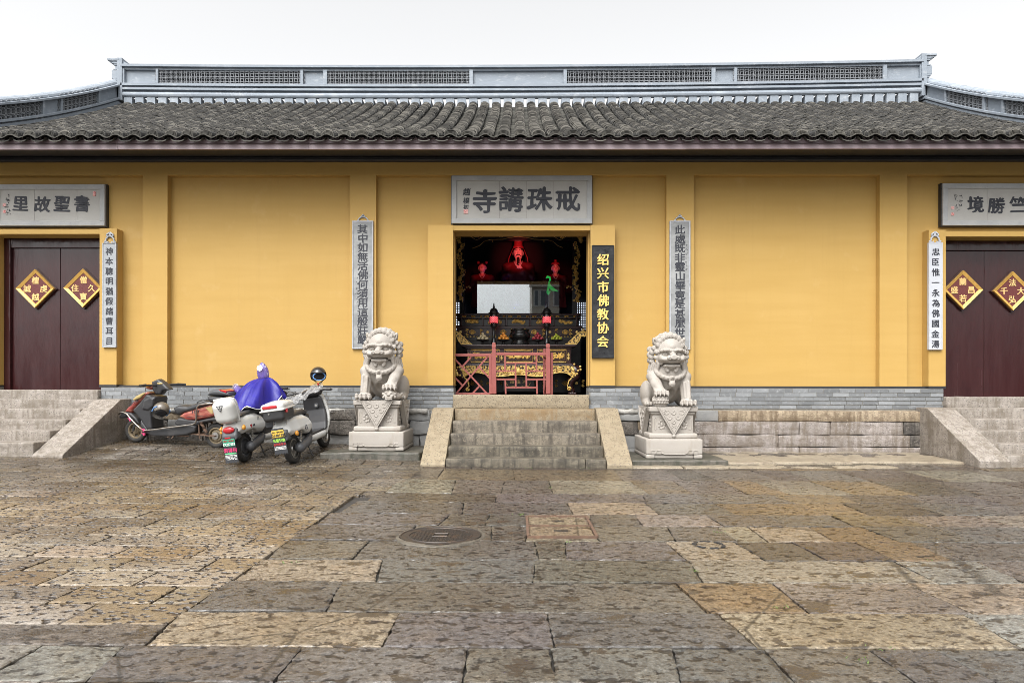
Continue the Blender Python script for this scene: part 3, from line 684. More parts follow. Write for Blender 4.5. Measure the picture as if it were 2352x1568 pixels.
def ringpts(c, r, plane, n=16):
    return [(c[0] + r * math.cos(2 * math.pi * i / n), c[1], c[2] + r * math.sin(2 * math.pi * i / n)) if plane == 'xz' else (c[0], c[1] + r * math.cos(2 * math.pi * i / n), c[2] + r * math.sin(2 * math.pi * i / n)) for i in range(n)]
def ring(m, c, r, plane, dep=.15, wd=.0115, sl=0.0, n=16):
    V = []
    for i in range(n):
        a = 2 * math.pi * i / n
        for rr, dd in ((r - wd / 2, -dep / 2), (r + wd / 2, -dep / 2), (r + wd / 2, dep / 2), (r - wd / 2, dep / 2)):
            h, v = rr * math.cos(a), rr * math.sin(a); V.append((c[0] + h, c[1] + dd, c[2] + v) if plane == 'xz' else (c[0] + dd, c[1] + h, c[2] + v + sl * h))
    m.add(V, [(i * 4 + j, ((i + 1) % n) * 4 + j, ((i + 1) % n) * 4 + (j + 1) % 4, i * 4 + (j + 1) % 4) for i in range(n) for j in range(4)])
last = RX0
for i, (k, a, b) in enumerate(pan):
    x0, x1 = Xw(a, 4.4), Xw(b, 4.4)
    sweepx(fr, rect(4.385, 4.69, 8.304, 8.657), last, x0, 1); last = x1
    q = MB(); lat = MB()
    if k == 'p': sweepx(q, rect(4.46, 4.62, 8.304, 8.657), x0 - .01, x1 + .01, 4); q.build('ridge_panel', M['ridge'], hall)
    sweepx(fr, rect(4.405, 4.47, 8.304, 8.32), x0, x1, 6); sweepx(fr, rect(4.405, 4.47, 8.64, 8.657), x0, x1, 6)
    if k == 'l':
        p = .1165; nn = int(round((x1 - x0) / p)); p = (x1 - x0) / nn
        for ix in range(nn + 1):
            for iz in range(4):
                x = x0 + p * ix
                if ix in (0, nn) and iz % 1: continue
                ring(lat, (min(max(x, x0 + .0), x1), 4.50, 8.304 + .353 * iz / 3 + sag(x)), p * .7071, 'xz')
        lat.build('ridge_lattice', M['lattice'], hall)
sweepx(fr, rect(4.385, 4.69, 8.304, 8.657), last, RX1, 1)
fr.build('ridge_frame', M['ridge'], hall, bevel=.004)
# stepped ornaments at the ends of the ridge
for s, xe in ((-1, RX0), (1, RX1)):
    q = MB(); z0 = sag(xe)
    for a, b, lo, hi, dy in ((-.02, .10, 7.9, 8.90, .0), (.09, .17, 8.30, 8.80, .05), (.09, .24, 8.42, 8.62, .03), (.09, .20, 8.62, 8.645, .02), (.09, .21, 8.38, 8.42, .03), (.09, .185, 8.34, 8.385, .04), (.09, .20, 8.74, 8.78, .03), (.09, .24, 8.775, 8.815, .02), (.09, .285, 8.81, 8.845, .01), (.06, .33, 8.84, 8.885, -.005)):
        q.box(xe + s * a, 4.36 + dy, lo + z0, xe + s * b, 4.72 - dy, hi + z0)
    q.prism([(xe + s * .04, 8.888 + z0), (xe - s * .16, 8.745 + z0), (xe + s * .04, 8.745 + z0)], 4.40, 4.68)
    q.build('ridge_end', M['ridge'], hall, bevel=.006)
# verge ridges running down the gables
for s, xe in ((-1, Xw(274, 4.4)), (1, Xw(2121, 4.4))):
    q = MB(); pn = MB(); lt = MB()
    def zz(y): return roofz(y) + .015
    YV = [4.60 - (4.60 + .95) * i / 22 for i in range(23)]
    def sweepy(m, prof, ys, closed=True):
        V = []; k = len(prof)
        for y in ys:
            for x, h in prof: V.append((xe + s * x, y, zz(min(y, 4.4)) + h))
        m.add(V, [(i * k + j, i * k + (j + 1) % k, (i + 1) * k + (j + 1) % k, (i + 1) * k + j) for i in range(len(ys) - 1) for j in range(k)] + [tuple(range(k)), tuple((len(ys) - 1) * k + j for j in range(k - 1, -1, -1))])
    sweepy(q, [(0, -.1), (.34, -.1), (.34, .12), (0, .12)], YV); sweepy(q, [(.05, .118), (.32, .118), (.32, .155), (.05, .155)], YV); sweepy(q, [(-.02, .153), (.35, .153), (.35, .20), (-.02, .20)], YV)
    sweepy(q, [(-.02, .47), (.35, .47), (.35, .515), (-.02, .515)], YV); sweepy(q, [(.17 + .12 * math.cos(a), .53 + .085 * math.sin(a)) for a in [2 * math.pi * i / 12 for i in range(12)]], YV)
    for i in range(14): y = 4.4 - i * .38; sweepy(q, [(.17 + .127 * math.cos(a), .53 + .092 * math.sin(a)) for a in [2 * math.pi * i / 12 for i in range(12)]], [y, y - .02])
    y = 4.42; seq = [('p', .72), ('l', 1.22), ('p', .52), ('l', 1.15), ('p', .5), ('l', 1.2)]
    for k, L in seq:
        sweepy(q, [(.01, .198), (.30, .198), (.30, .472), (.01, .472)], [y, y - .06]); a, b = y - .06, y - L
        pn = MB(); lt = MB()
        if k == 'p': sweepy(pn, [(.07, .198), (.25, .198), (.25, .472), (.07, .472)], [a, (a + b) / 2, b]); pn.build('verge_panel', M['ridge'], hall)
        else:
            nn = max(2, int(round((a - b) / .125))); p = (a - b) / nn
            for i in range(nn + 1):
                for j in range(3):
                    yy = a - p * i; ring(lt, (xe + s * .11, yy, zz(yy) + .205 + .26 * j / 2), p * .68, 'yz', .13, .013, (zz(yy + .05) - zz(yy - .05)) / .1, 14)
            lt.build('verge_lattice', M['lattice'], hall)
        y -= L
    q.build('verge_ridge', M['ridge'], hall, bevel=.004)
# ------------------------------------------------------------------ stone steps
def staircase(label, x0, x1, zt, ys, zg, mats, ramps, rw, rtop, rm, yf, lip=.05):
    st = thing('stone_staircase', label, 'steps', ((x0 + x1) / 2, ys[0], zg), group='stone steps up to the doorways')
    n = len(zt)
    for k in range(n):
        q = MB(); yb = ys[k + 1] + .07 if k + 1 < n else -.135
        if k == 0:
            cutx = x1 - .30 if abs(x0) < 2 else x1
            q.box(x0 + .004, ys[k], -.05, cutx - .003, yb, zt[k])
            if cutx < x1: q.box(cutx + .003, ys[k] + .004, -.05, x1 - .004, yb, zt[k] - .004)
        else: q.box(x0 + .004, ys[k], zt[k] - .22 if k < n - 1 else zt[k] - .24, x1 - .004, yb, zt[k])
        me = weather(q.mesh('step', bevel=.010, seg=2), .0035, 5, 4, k + x0); obj('step', me, M[mats[k]], st, True)
    for a, b in ramps:
        q = MB(); P = [(yf - .02, zg - .1), (yf - .02, zg + lip), (yf + .015, zg + lip + .03), (-.36, rtop), (-.062, rtop + .004), (-.062, zg - .1)]
        q.prism(P, a, b, 'yz'); me = weather(q.mesh('side_slab', bevel=.010), .004, 4, 3, a); obj('side_slab', me, M[rm], st)
    return st
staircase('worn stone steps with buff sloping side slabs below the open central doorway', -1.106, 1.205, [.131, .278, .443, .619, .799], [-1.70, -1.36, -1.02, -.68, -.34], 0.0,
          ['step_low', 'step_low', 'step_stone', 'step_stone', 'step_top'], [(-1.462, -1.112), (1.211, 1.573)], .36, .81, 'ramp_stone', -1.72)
staircase('pale pitted stone steps below the closed door beside the parked scooters', -9.3, -7.05, [.347, .498, .643, .798, .943], [-1.70, -1.36, -1.02, -.68, -.34], .135,
          ['pale_stone'] * 5, [(-7.044, -6.60)], .45, .945, 'pale_stone', -1.72, .03)
staircase('pale stone steps with a blunt-footed side slab below the cropped door on the right', 7.06, 9.3, [.181, .324, .502, .666, .831], [-1.52, -1.22, -.92, -.62, -.32], 0.0,
          ['pale_stone'] * 5, [(6.61, 7.054)], .44, .832, 'pale_stone', -1.56, .10)
# raised apron along the wall on the right and plinth slabs under the lions
def gslab(poly, top, bot=-.1): q = MB(); q.prism(poly, bot, top, 'xy'); return q
AP = [at(x, y, Y) for x, y, Y in ((1640, 1062, -1.35), (1850, 1060, -1.35), (2030, 1060, -1.30), (2188, 1061, -1.22))]
sp = MB()
xs = [1.62, 2.9, 3.75, 4.9, 6.58]
for i in range(4):
    yf = -1.46 + .05 * i; q = MB(); q.prism([(xs[i] + .004, yf - .02 + .02 * i), (xs[i + 1] - .004, yf), (xs[i + 1] - .004 - .12 * (i < 3), -.17), (xs[i] + .004 - .12 * (i > 0), -.17)], -.1, .075, 'xy')
    n0 = len(sp.v); sp.add(q.v, q.f)
    for k in range(n0, len(sp.v)):
        x, y, z = sp.v[k]
        if z > 0: sp.v[k] = (x, y, .055 + .035 * sstep(-1.5, -.2, y))
me = weather(sp.mesh('apron', bevel=.012), .008, 4, 4, 2); tag(obj('apron', me, M['apron'], None, True), kind='structure')
q = MB()
for x, b in ((1.55, 2.3), (2.32, 2.95), (2.97, 3.7), (3.72, 4.5), (4.52, 5.4)): q.box(x, -1.72 + RNG.uniform(-.03, .03) + .04 * (x > 2.5), -.1, b, -1.40, .018 + RNG.uniform(-.006, .01))
me = weather(q.mesh('kerb', bevel=.012), .015, 4, 4, 5); tag(obj('kerb', me, M['apron'], None, True), kind='structure')

# ------------------------------------------------------------------ inscribed boards
def scribble(m, cx, cz, w, h, y, n=7, t=.006):
    for _ in range(n):
        a = Vector((cx + RNG.uniform(-.5, .5) * w, y, cz + RNG.uniform(-.45, .45) * h)); d = Vector((RNG.uniform(-.5, .5) * w, 0, RNG.uniform(-.35, .35) * h))
        if RNG.random() < .5: d.z *= .25
        m.bar(a, a + d, t * RNG.uniform(.7, 1.4), .004, (0, 1, 0))
def plaque(label, x0, x1, y0, y1, chars, size, sigs, seals, seams, bold=.03):
    Yf = .012; a = at(x0, y1, Yf); b = at(x1, y0, Yf); cx = (a.x + b.x) / 2
    t = thing('name_plaque', label, 'plaque', (cx, .12, a.z), group='carved name plaques above the doorways')
    fw = .085; q = MB()
    xs = [a.x, *seams, b.x] if seams else [a.x, b.x]
    q.box(a.x, Yf, a.z, b.x, .122, a.z + fw); q.box(a.x, Yf, b.z - fw, b.x, .122, b.z); q.box(a.x, Yf + .0005, a.z + fw, a.x + fw, .122, b.z - fw); q.box(b.x - fw, Yf + .0005, a.z + fw, b.x, .122, b.z - fw)
    q.build('plaque_border', M['plaque_edge'], t, bevel=.006)
    q = MB(); q.box(a.x - .012, Yf + .035, a.z - .012, b.x + .012, .121, b.z + .012); q.build('backing_edge', M['black_paint'], t)
    q = MB()
    for i in range(len(xs) - 1): q.box(max(xs[i], a.x + fw - .01) + .0015, Yf + .022 + RNG.uniform(0, .002), a.z + fw - .01, min(xs[i + 1], b.x - fw + .01) - .0015, .04, b.z - fw + .01)
    q.build('plaque_panel', M['plaque'], t, bevel=.002)
    q = MB()
    for ch, x, y in chars:
        p = at(x, y, Yf + .02); put_text(q, ch, p.x, p.z, size, Yf + .0195, .006, bold, RNG.uniform(-.06, .06), slant=RNG.uniform(-.02, .10), warp=.05)
    for sg in sigs:
        if len(sg) == 4:
            p = at(sg[0], sg[1], Yf + .02); scribble(q, p.x, p.z, sg[2], sg[3], Yf + .016)
        else: p = at(sg[1], sg[2], Yf + .02); put_text(q, sg[0], p.x, p.z, sg[3], Yf + .018, .008, .02, slant=.1)
    q.build('lettering', M['ink'], t, norm=False)
    q = MB()
    for x, y, w, h in seals: p = at(x, y, Yf + .02); q.box(p.x - w / 2, Yf + .012, p.z - h / 2, p.x + w / 2, Yf + .03, p.z + h / 2)
    q.build('seal_mark', M['seal_pale'], t)
    return t
plaque('wide grey stone plaque with four black characters over the open central doorway', 1037, 1360, 403, 513, [('寺', 1113, 462), ('講', 1173, 458), ('珠', 1240, 457), ('戒', 1304, 457)], .43,
       [('趙', 1072, 441, .13, 0), ('樸', 1071, 461, .11, 0), ('初', 1070, 476, .09, 0)], [(1070, 486, .075, .075)], [Xw(1146, .012), Xw(1208, .012), Xw(1270, .012)])
plaque('grey stone plaque with red seals above the maroon door beside the scooters', -14, 240, 423, 518.5, [('里', 46.8, 468), ('故', 96.7, 469), ('聖', 142.5, 468), ('書', 188, 468)], .285,
       [(18, 453, .06, .09), (18, 463, .06, .06), (18, 474, .07, .07), (19, 487, .06, .11)], [(10.4, 471, .05, .05), (10.4, 486, .05, .05), (217, 445, .045, .08)], [Xw(76, .012), Xw(174, .012)])
plaque('grey stone plaque cropped by the picture edge above the right maroon door', 2166, 2420, 420.7, 517.8, [('境', 2241, 469.5), ('勝', 2289, 472), ('竺', 2337.6, 469.5), ('天', 2385, 470)], .285,
       [(2196, 455, .05, .12), (2196, 478, .05, .14), (2207, 453, .05, .07), (2207, 463, .05, .07), (2207, 477, .05, .14)], [(2188, 477.5, .045, .045), (2188, 492, .045, .045)], [Xw(2269, .012), Xw(2372, .012)])
def hook(m, cx, z, w, h, y, kind):
    if kind == 'arch':
        pts = [(cx + w * .5 * math.cos(a), y, z + h * .62 * math.sin(a) ** .8) for a in [math.pi * i / 12 for i in range(13)]]; m.tube(pts, .011, 6)
        for dx in (-.022, 0, .022): m.sph((cx + dx, y, z + h * (.72 if dx else .92)), .016, 8, 5)
        for s in (-1, 1): m.sph((cx + s * w * .56, y, z + .008), .014, 8, 5)
    else:
        for s in (-1, 1):
            m.tube([(cx + s * w * .40, y, z + .004), (cx + s * w * .46, y, z + h * .14), (cx + s * w * .30, y, z + h * .22), (cx + s * w * .32, y, z + h * .40), (cx + s * w * .12, y, z + h * .62), (cx, y, z + h * .66)], .013, 6)
            m.tube([(cx, y, z + h * .62), (cx + s * w * .28, y, z + h * .66), (cx + s * w * .24, y, z + h * .80), (cx, y, z + h * .98)], .014, 6)
            m.tube([(cx + s * w * .40, y, z + .01), (cx + s * w * .10, y, z + .02), (cx + s * w * .16, y, z + h * .14)], .010, 6)
        m.sph((cx, y, z + h * .76), (.02, .012, .03), 8, 6)
def couplet(name, label, x0, x1, y0, y1, Yb, text, ya, yb, size, board, edge, inkm, hk=None, grp=None, bw=.022, small=(), bold=.02, depth=.005, carve=None):
    th = .038; Yf = Yb - th; a = at(x0, y1, Yf); b = at(x1, y0, Yf); cx = (a.x + b.x) / 2
    t = thing(name, label, 'couplet board' if grp else 'sign', (cx, Yb, a.z), group=grp)
    q = MB(); q.box(a.x + bw * .8, Yf + .004, a.z + bw * .8, b.x - bw * .8, Yb + .003, b.z - bw * .8); q.build('board', M[board], t, bevel=.003)
    q = MB(); q.box(a.x, Yf - .004, a.z, a.x + bw, Yb + .004, b.z); q.box(b.x - bw, Yf - .004, a.z, b.x, Yb + .004, b.z); q.box(a.x + bw, Yf - .0035, a.z, b.x - bw, Yb + .004, a.z + bw); q.box(a.x + bw, Yf - .0035, b.z - bw, b.x - bw, Yb + .004, b.z)
    q.build('board_rim', M[edge], t, bevel=.003)
    q = MB(); n = len(text)
    for i, ch in enumerate(text):
        p = at((x0 + x1) / 2, ya + (yb - ya) * i / (n - 1), Yf); put_text(q, ch, cx + RNG.uniform(-.004, .004), p.z, size, Yf + .003, depth, bold, RNG.uniform(-.03, .03), sx=1.12 if inkm == 'ink' and hk == 'arch' else 1.0, warp=.035)
    q.build('lettering', M[inkm], t, norm=False)
    if small:
        q = MB()
        for x, y in small: p = at(x, y, Yf); scribble(q, p.x, p.z, .03, .05, Yf + .001, 5, .004)
        q.build('signature', M['ink'], t)
    if hk:
        q = MB(); hook(q, cx, b.z, (b.x - a.x) * (.45 if hk == 'arch' else .9), .11 if hk == 'arch' else .185, Yb - .016, hk); q.build('hanger', M[edge], t, smooth=True)
    return t
GC = 'vertical couplet boards beside the doorways'
couplet('couplet_board', 'dark grey slate couplet with thirteen characters hanging behind the lion beside the scooters', 808.5, 857, 507, 801, 0, '其中如無活佛何須用這般莊嚴', 526, 780, .165, 'slate', 'slate_edge', 'ink', 'arch', GC, small=[(820, 640), (820, 650), (820, 662), (820, 674), (820, 686), (820, 697)])
couplet('couplet_board', 'dark slate couplet with tiny side writing, behind the lion nearest the black sign', 1538, 1586, 507, 803, 0, '此處既非靈山畢竟是甚麼世界', 527, 784, .165, 'slate', 'slate_edge', 'ink', 'arch', GC, small=[(1577, y) for y in (564, 573, 583, 592, 602, 611, 620)])
couplet('couplet_board', 'narrow blue-grey couplet with brush characters on the jamb beside the scooter-side door', 234.5, 266.5, 558, 797.5, -.055, '神本聰明猶假諸曹耳目', 577, 783, .135, 'grey_board', 'slate_edge', 'ink', 'scroll', GC, .014)
couplet('couplet_board', 'narrow near-white couplet with black brush characters beside the right maroon door', 2133, 2165.5, 557, 803, -.055, '忠臣惟一永為佛國金湯', 578, 790, .135, 'pale_board', 'pale_board', 'ink', 'scroll', GC, .012)
couplet('name_board', 'black carved vertical board with seven raised gold characters beside the open doorway', 1359.5, 1410.5, 563, 822, -.057, '绍兴市佛教协会', 596, 784, .205, 'black_carved', 'black_carved', 'gold', None, None, .012, bold=.022, depth=.03)
def cloudlines():
    q = MB(); a = at(1362, 820, -.097); b = at(1408, 566, -.097)
    for _ in range(26):
        cx, cz = RNG.uniform(a.x + .04, b.x - .04), RNG.uniform(a.z + .05, b.z - .05); r = RNG.uniform(.02, .05); t0 = RNG.uniform(0, 6.28); s = RNG.choice((-1, 1))
        q.tube([(cx + r * (1 - .16 * i / 2) * math.cos(t0 + s * i * .5), -.092, cz + r * (1 - .16 * i / 2) * math.sin(t0 + s * i * .5)) for i in range(11)], .005, 5)
    return q
nb = [o for o in C.objects if o.name == 'name_board'][0]
cloudlines().build('carved_clouds', M['black_carved'], nb, smooth=True)

def diamond(label, x, y, chars, half=.335):
    Yb = .31; p = at(x, y, Yb - .06); cx, cz = p.x, p.z
    t = thing('diamond_plaque', label, 'plaque', (cx, Yb, cz - half), group='gold framed diamond plaques on the doors')
    def dia(m, r, y0, y1): m.prism([(cx - r, cz), (cx, cz - r), (cx + r, cz), (cx, cz + r)], y0, y1, 'xz')
    def dframe(m, r0, r1, yf, yi, yb):
        V = []
        for r, yy in ((r0, yb), (r0, yf), (r1, yi), (r1, yb)):
            V += [(cx - r, yy, cz), (cx, yy, cz - r), (cx + r, yy, cz), (cx, yy, cz + r)]
        m.add(V, [(k * 4 + i, k * 4 + (i + 1) % 4, k * 4 + 4 + (i + 1) % 4, k * 4 + 4 + i) for k in range(3) for i in range(4)])
    m = MB(); dframe(m, half + .028, half - .05, Yb - .035, Yb - .035, Yb + .002); m.build('outer_frame', M['dark_wood'], t)
    m = MB(); dframe(m, half, half - .066, Yb - .072, Yb - .05, Yb - .01); m.build('gold_frame', M['gold_frame'], t)
    m = MB(); dia(m, half - .060, Yb - .045, Yb - .005); m.build('panel', M['plaque_red'], t)
    m = MB(); k = .145
    for ch, (dx, dz) in zip(chars, ((0, k), (-k, 0), (k, 0), (0, -k))): put_text(m, ch, cx + dx, cz + dz, .135, Yb - .046, .012, .02, RNG.uniform(-.04, .04))
    m.build('lettering', M['gold_paint'], t, norm=False)
diamond('gold framed diamond plaque reading 檀 at its top on the scooter-side door', 80.5, 662.5, '檀誠虔越')
diamond('gold framed diamond plaque reading 僧 at its top, touching the narrow grey couplet', 190.5, 661.5, '僧住久寶')
diamond('gold framed diamond plaque reading 蘭 at its top beside the near-white couplet', 2212.5, 665.5, '蘭盛昌若')
diamond('gold framed diamond plaque reading 法 at its top, cropped by the right picture edge', 2326.5, 668, '法千大弘')
# ------------------------------------------------------------------ guardian lions on their pedestals
def build_lion(cub):
    """viewer-facing lion, feet on z = 0, the raised paw on +x; front is -y"""
    s = SDF((-.46, -.42, -.03), (.46, .62, 1.16), .0078)
    e = s.el; c = s.cap
    # trunk, haunches, chest
    e((0, .12, .36), (.22, .30, .26), .05); e((0, -.02, .50), (.235, .21, .24), .06); e((0, .26, .24), (.24, .25, .22), .05)
    for sx in (-1, 1):
        e((sx * .255, .30, .20), (.10, .20, .19), .04)                               # thigh
        c((sx * .27, .30, .06), (sx * .29, .06, .045), .06, .055, .03)               # hind foot
        for t in range(3): e((sx * (.25 + .04 * t), .0, .04), (.025, .045, .035), .01)
    # shoulders and straight front leg (-x)
    for sx in (-1, 1): e((sx * .235, -.06, .445), (.095, .12, .085), .03)
    c((-.215, -.10, .42), (-.225, -.20, .10), .088, .072, .03); e((-.225, -.235, .055), (.105, .12, .062), .02)
    c((-.19, -.215, .34), (-.195, -.255, .14), .022, .018, .02); c((-.255, -.205, .36), (-.26, -.25, .14), .022, .018, .02)
    for t in range(4):
        x = -.315 + t * .062; y = -.325 - .018 * (t in (1, 2)); e((x, y, .055), (.034, .05, .042), .008); e((x, y - .02, .085), (.024, .03, .024), .006); c((x, y - .042, .055), (x, y - .058, .02), .013, .006, .004)
    # raised leg (+x) pressing on the ball or the cub
    c((.225, -.08, .43), (.215, -.20, .33), .092, .078, .03); c((.215, -.20, .33), (.175, -.27, .25), .075, .062, .03); c((.265, -.20, .36), (.245, -.27, .24), .026, .02, .014)
    e((.17, -.285, .225), (.095, .085, .045), .02)
    for t in range(4):
        x = .085 + t * .055; y = -.345 - .015 * (t in (1, 2)); z = .20 - .006 * abs(t - 1.5); e((x, y, z), (.030, .045, .036), .008); e((x, y - .015, z + .028), (.021, .026, .02), .005); c((x, y - .035, z - .005), (x, y - .052, z - .04), .012, .006, .004)
    if not cub:
        e((.165, -.25, .095), (.125, .125, .095), .01)
        for i in range(-3, 4):
            for j in range(-1, 3):
                a = .33 * i + .16 * (j % 2); z = .06 + .036 * j
                rr = math.sqrt(max(0, 1 - ((z - .095) / .095) ** 2)) * .125; e((.165 + rr * math.sin(a), -.25 - rr * math.cos(a), z), .016, .004)
    else:
        e((.165, -.25, .09), (.105, .12, .085), .02); e((.255, -.18, .06), (.06, .13, .05), .03); e((.165, -.33, .085), (.085, .06, .075), .02)
        for sx in (-1, 1): e((.165 + sx * .036, -.385, .115), .017, .006); e((.165 + sx * .045, -.375, .07), (.03, .025, .022), .008); e((.165 + sx * .09, -.33, .10), .022, .008); e((.165 + sx * .08, -.34, .05), .024, .008)
        e((.165, -.398, .088), (.026, .02, .018), .006); c((.125, -.39, .045), (.205, -.39, .045), .016, .016, .006)
        for k in range(5): e((.12 + k * .0225, -.395, .02), .012, .004)
        for k in range(4): e((.245 + .02 * k, -.26 + .05 * k, .085 + .01 * (k % 2)), .024, .008)
    # head, tilted down a little so that it glares at the visitor
    PV_ = Vector((0, -.08, .76)); HR = Matrix.Rotation(rad(8), 4, 'X')
    def hp(p): return tuple(PV_ + HR @ (Vector(p) - PV_))
    def he(p, r, k=.02, rot=None, op='u'): e(hp(p), r, k, HR if rot is None else HR @ rot, op)
    def hc(p, q, ra, rb=None, k=.02, op='u'): c(hp(p), hp(q), ra, rb, k, op)
    he((0, -.10, .80), (.205, .20, .20), .04); he((0, -.19, .745), (.165, .14, .10), .03); he((0, -.15, .895), (.135, .13, .115), .03); he((0, -.262, .885), (.055, .035, .055), .008)
    he((0, -.26, .70), (.16, .10, .050), .02)
    for sx in (-1, 1):
        he((sx * .088, -.318, .725), (.080, .062, .038), .008); he((sx * .135, -.25, .735), (.06, .08, .06), .02); he((sx * .155, -.20, .715), (.045, .08, .055), .015)
    hc((0, -.27, .80), (0, -.365, .768), .036, .046, .012); he((0, -.395, .757), (.048, .036, .036), .008)
    for sx in (-1, 1): he((sx * .058, -.378, .748), (.040, .036, .030), .006)
    for sx in (-1, 1): he((sx * .060, -.414, .745), .015, .004, op='s')
    for sx in (-1, 1):
        he((sx * .100, -.295, .790), (.060, .062, .027), .006, op='s'); he((sx * .097, -.255, .790), (.040, .036, .025), .002); he((sx * .097, -.292, .790), .010, .002, op='s')
        for k, (x, z, r) in enumerate(((.035, .845, .028), (.070, .855, .033), (.108, .853, .036), (.147, .842, .035), (.172, .82, .028))): he((sx * x, -.290 + .035 * (k > 2) + .03 * (k > 3), z), (r, r * 1.1, r * .75), .006)
    he((0, -.295, .842), .024, .005)
    for sx in (-1, 1): hc((0, -.345, .668), (sx * .145, -.265, .648), .013, .010, .004, 's'); hc((0, -.30, .668), (sx * .145, -.22, .648), .013, .010, .004, 's')
    he((0, -.22, .618), (.125, .11, .034), .012); hc((-.10, -.305, .626), (.10, -.305, .626), .019, .019, .006)
    for sx in (-1, 1):
        hc((sx * .12, -.26, .69), (sx * .140, -.235, .645), .022, .018, .01)
        hc((sx * .085, -.28, .62), (sx * .075, -.275, .56), .028, .022, .010); he((sx * .058, -.278, .548), .024, .006)
    he((0, -.24, .60), (.06, .06, .05), .02)
    # ears
    for sx in (-1, 1):
        e((sx * .205, -.06, .955), (.034, .05, .072), .02, Matrix.Rotation(sx * .35, 4, 'Y')); e((sx * .208, -.11, .95), (.014, .03, .045), .008, Matrix.Rotation(sx * .35, 4, 'Y'), 's')
    # mane: rows of curls round the face, down the neck
    def curl(x, y, z, r):
        e((x, y, z), (r, r, r), .012); s.tor((x, y - r * .75, z), r * .55, r * .22, 1, .004); e((x, y - r * .95, z), r * .22, .003)
    for k in range(9):
        a = math.pi * (k + .5) / 9; curl(.175 * math.cos(a), -.15 - .02 * math.sin(a), .875 + .165 * math.sin(a), .045)
    for k in range(7): a = math.pi * (k + .8) / 8.6; curl(.185 * math.cos(a), .0, .90 + .16 * math.sin(a), .055)
    for sx in (-1, 1):
        for (x, y, z, r) in ((.225, -.10, .86, .042), (.25, -.07, .80, .046), (.255, -.05, .735, .048), (.245, -.04, .67, .045), (.205, -.16, .80, .036), (.21, -.15, .72, .036), (.185, -.17, .655, .034), (.262, .02, .77, .05), (.255, .05, .85, .05), (.25, .06, .69, .05)): curl(sx * x, y, z, r)
        for k in range(5):                                                           # combed locks on the shoulders
            u = k / 4; c((sx * (.175 + .02 * k), -.19 + .045 * k, .63), (sx * (.20 + .022 * k), -.165 + .045 * k, .52), .030, .021, .006); c((sx * (.20 + .022 * k), -.165 + .045 * k, .52), (sx * (.175 + .022 * k), -.19 + .045 * k, .485), .024, .026, .006)
    # collar, buckle and bell
    for k in range(13):
        a = math.pi * (k / 12); b = math.pi * ((k + 1) / 12)
        if k == 12: break
        P = lambda t: (.205 * math.cos(t), -.125 - .135 * math.sin(t) ** .8, .535 - .125 * math.sin(t)); c(P(a), P(b), .036, .036, .004)
    for k in range(9): a = math.pi * (k + 1) / 10; e((.205 * math.cos(a), -.158 - .135 * math.sin(a) ** .8, .537 - .125 * math.sin(a)), .017, .003)
    e((0, -.275, .425), (.042, .035, .034), .01); e((0, -.305, .43), (.018, .02, .014), .005); s.tor((0, -.285, .385), .035, .009, 1, .004)
    e((0, -.27, .335), (.05, .045, .048), .008); c((-.03, -.31, .315), (.03, -.31, .315), .008, .008, .003, op='s')
    # tail and back locks
    s.chain([(0, .50, .15), (0, .54, .35), (.02, .48, .50)], (.05, .055, .035), .02)
    for k in range(5): e((.0 + .05 * (k - 2), .22, .62 - .03 * abs(k - 2)), (.05, .09, .08), .02)
    # carve the gap under the belly between the front legs
    e((-.02, -.16, .10), (.105, .19, .16), .03, op='s')
    return s.mesh('stone_lion')
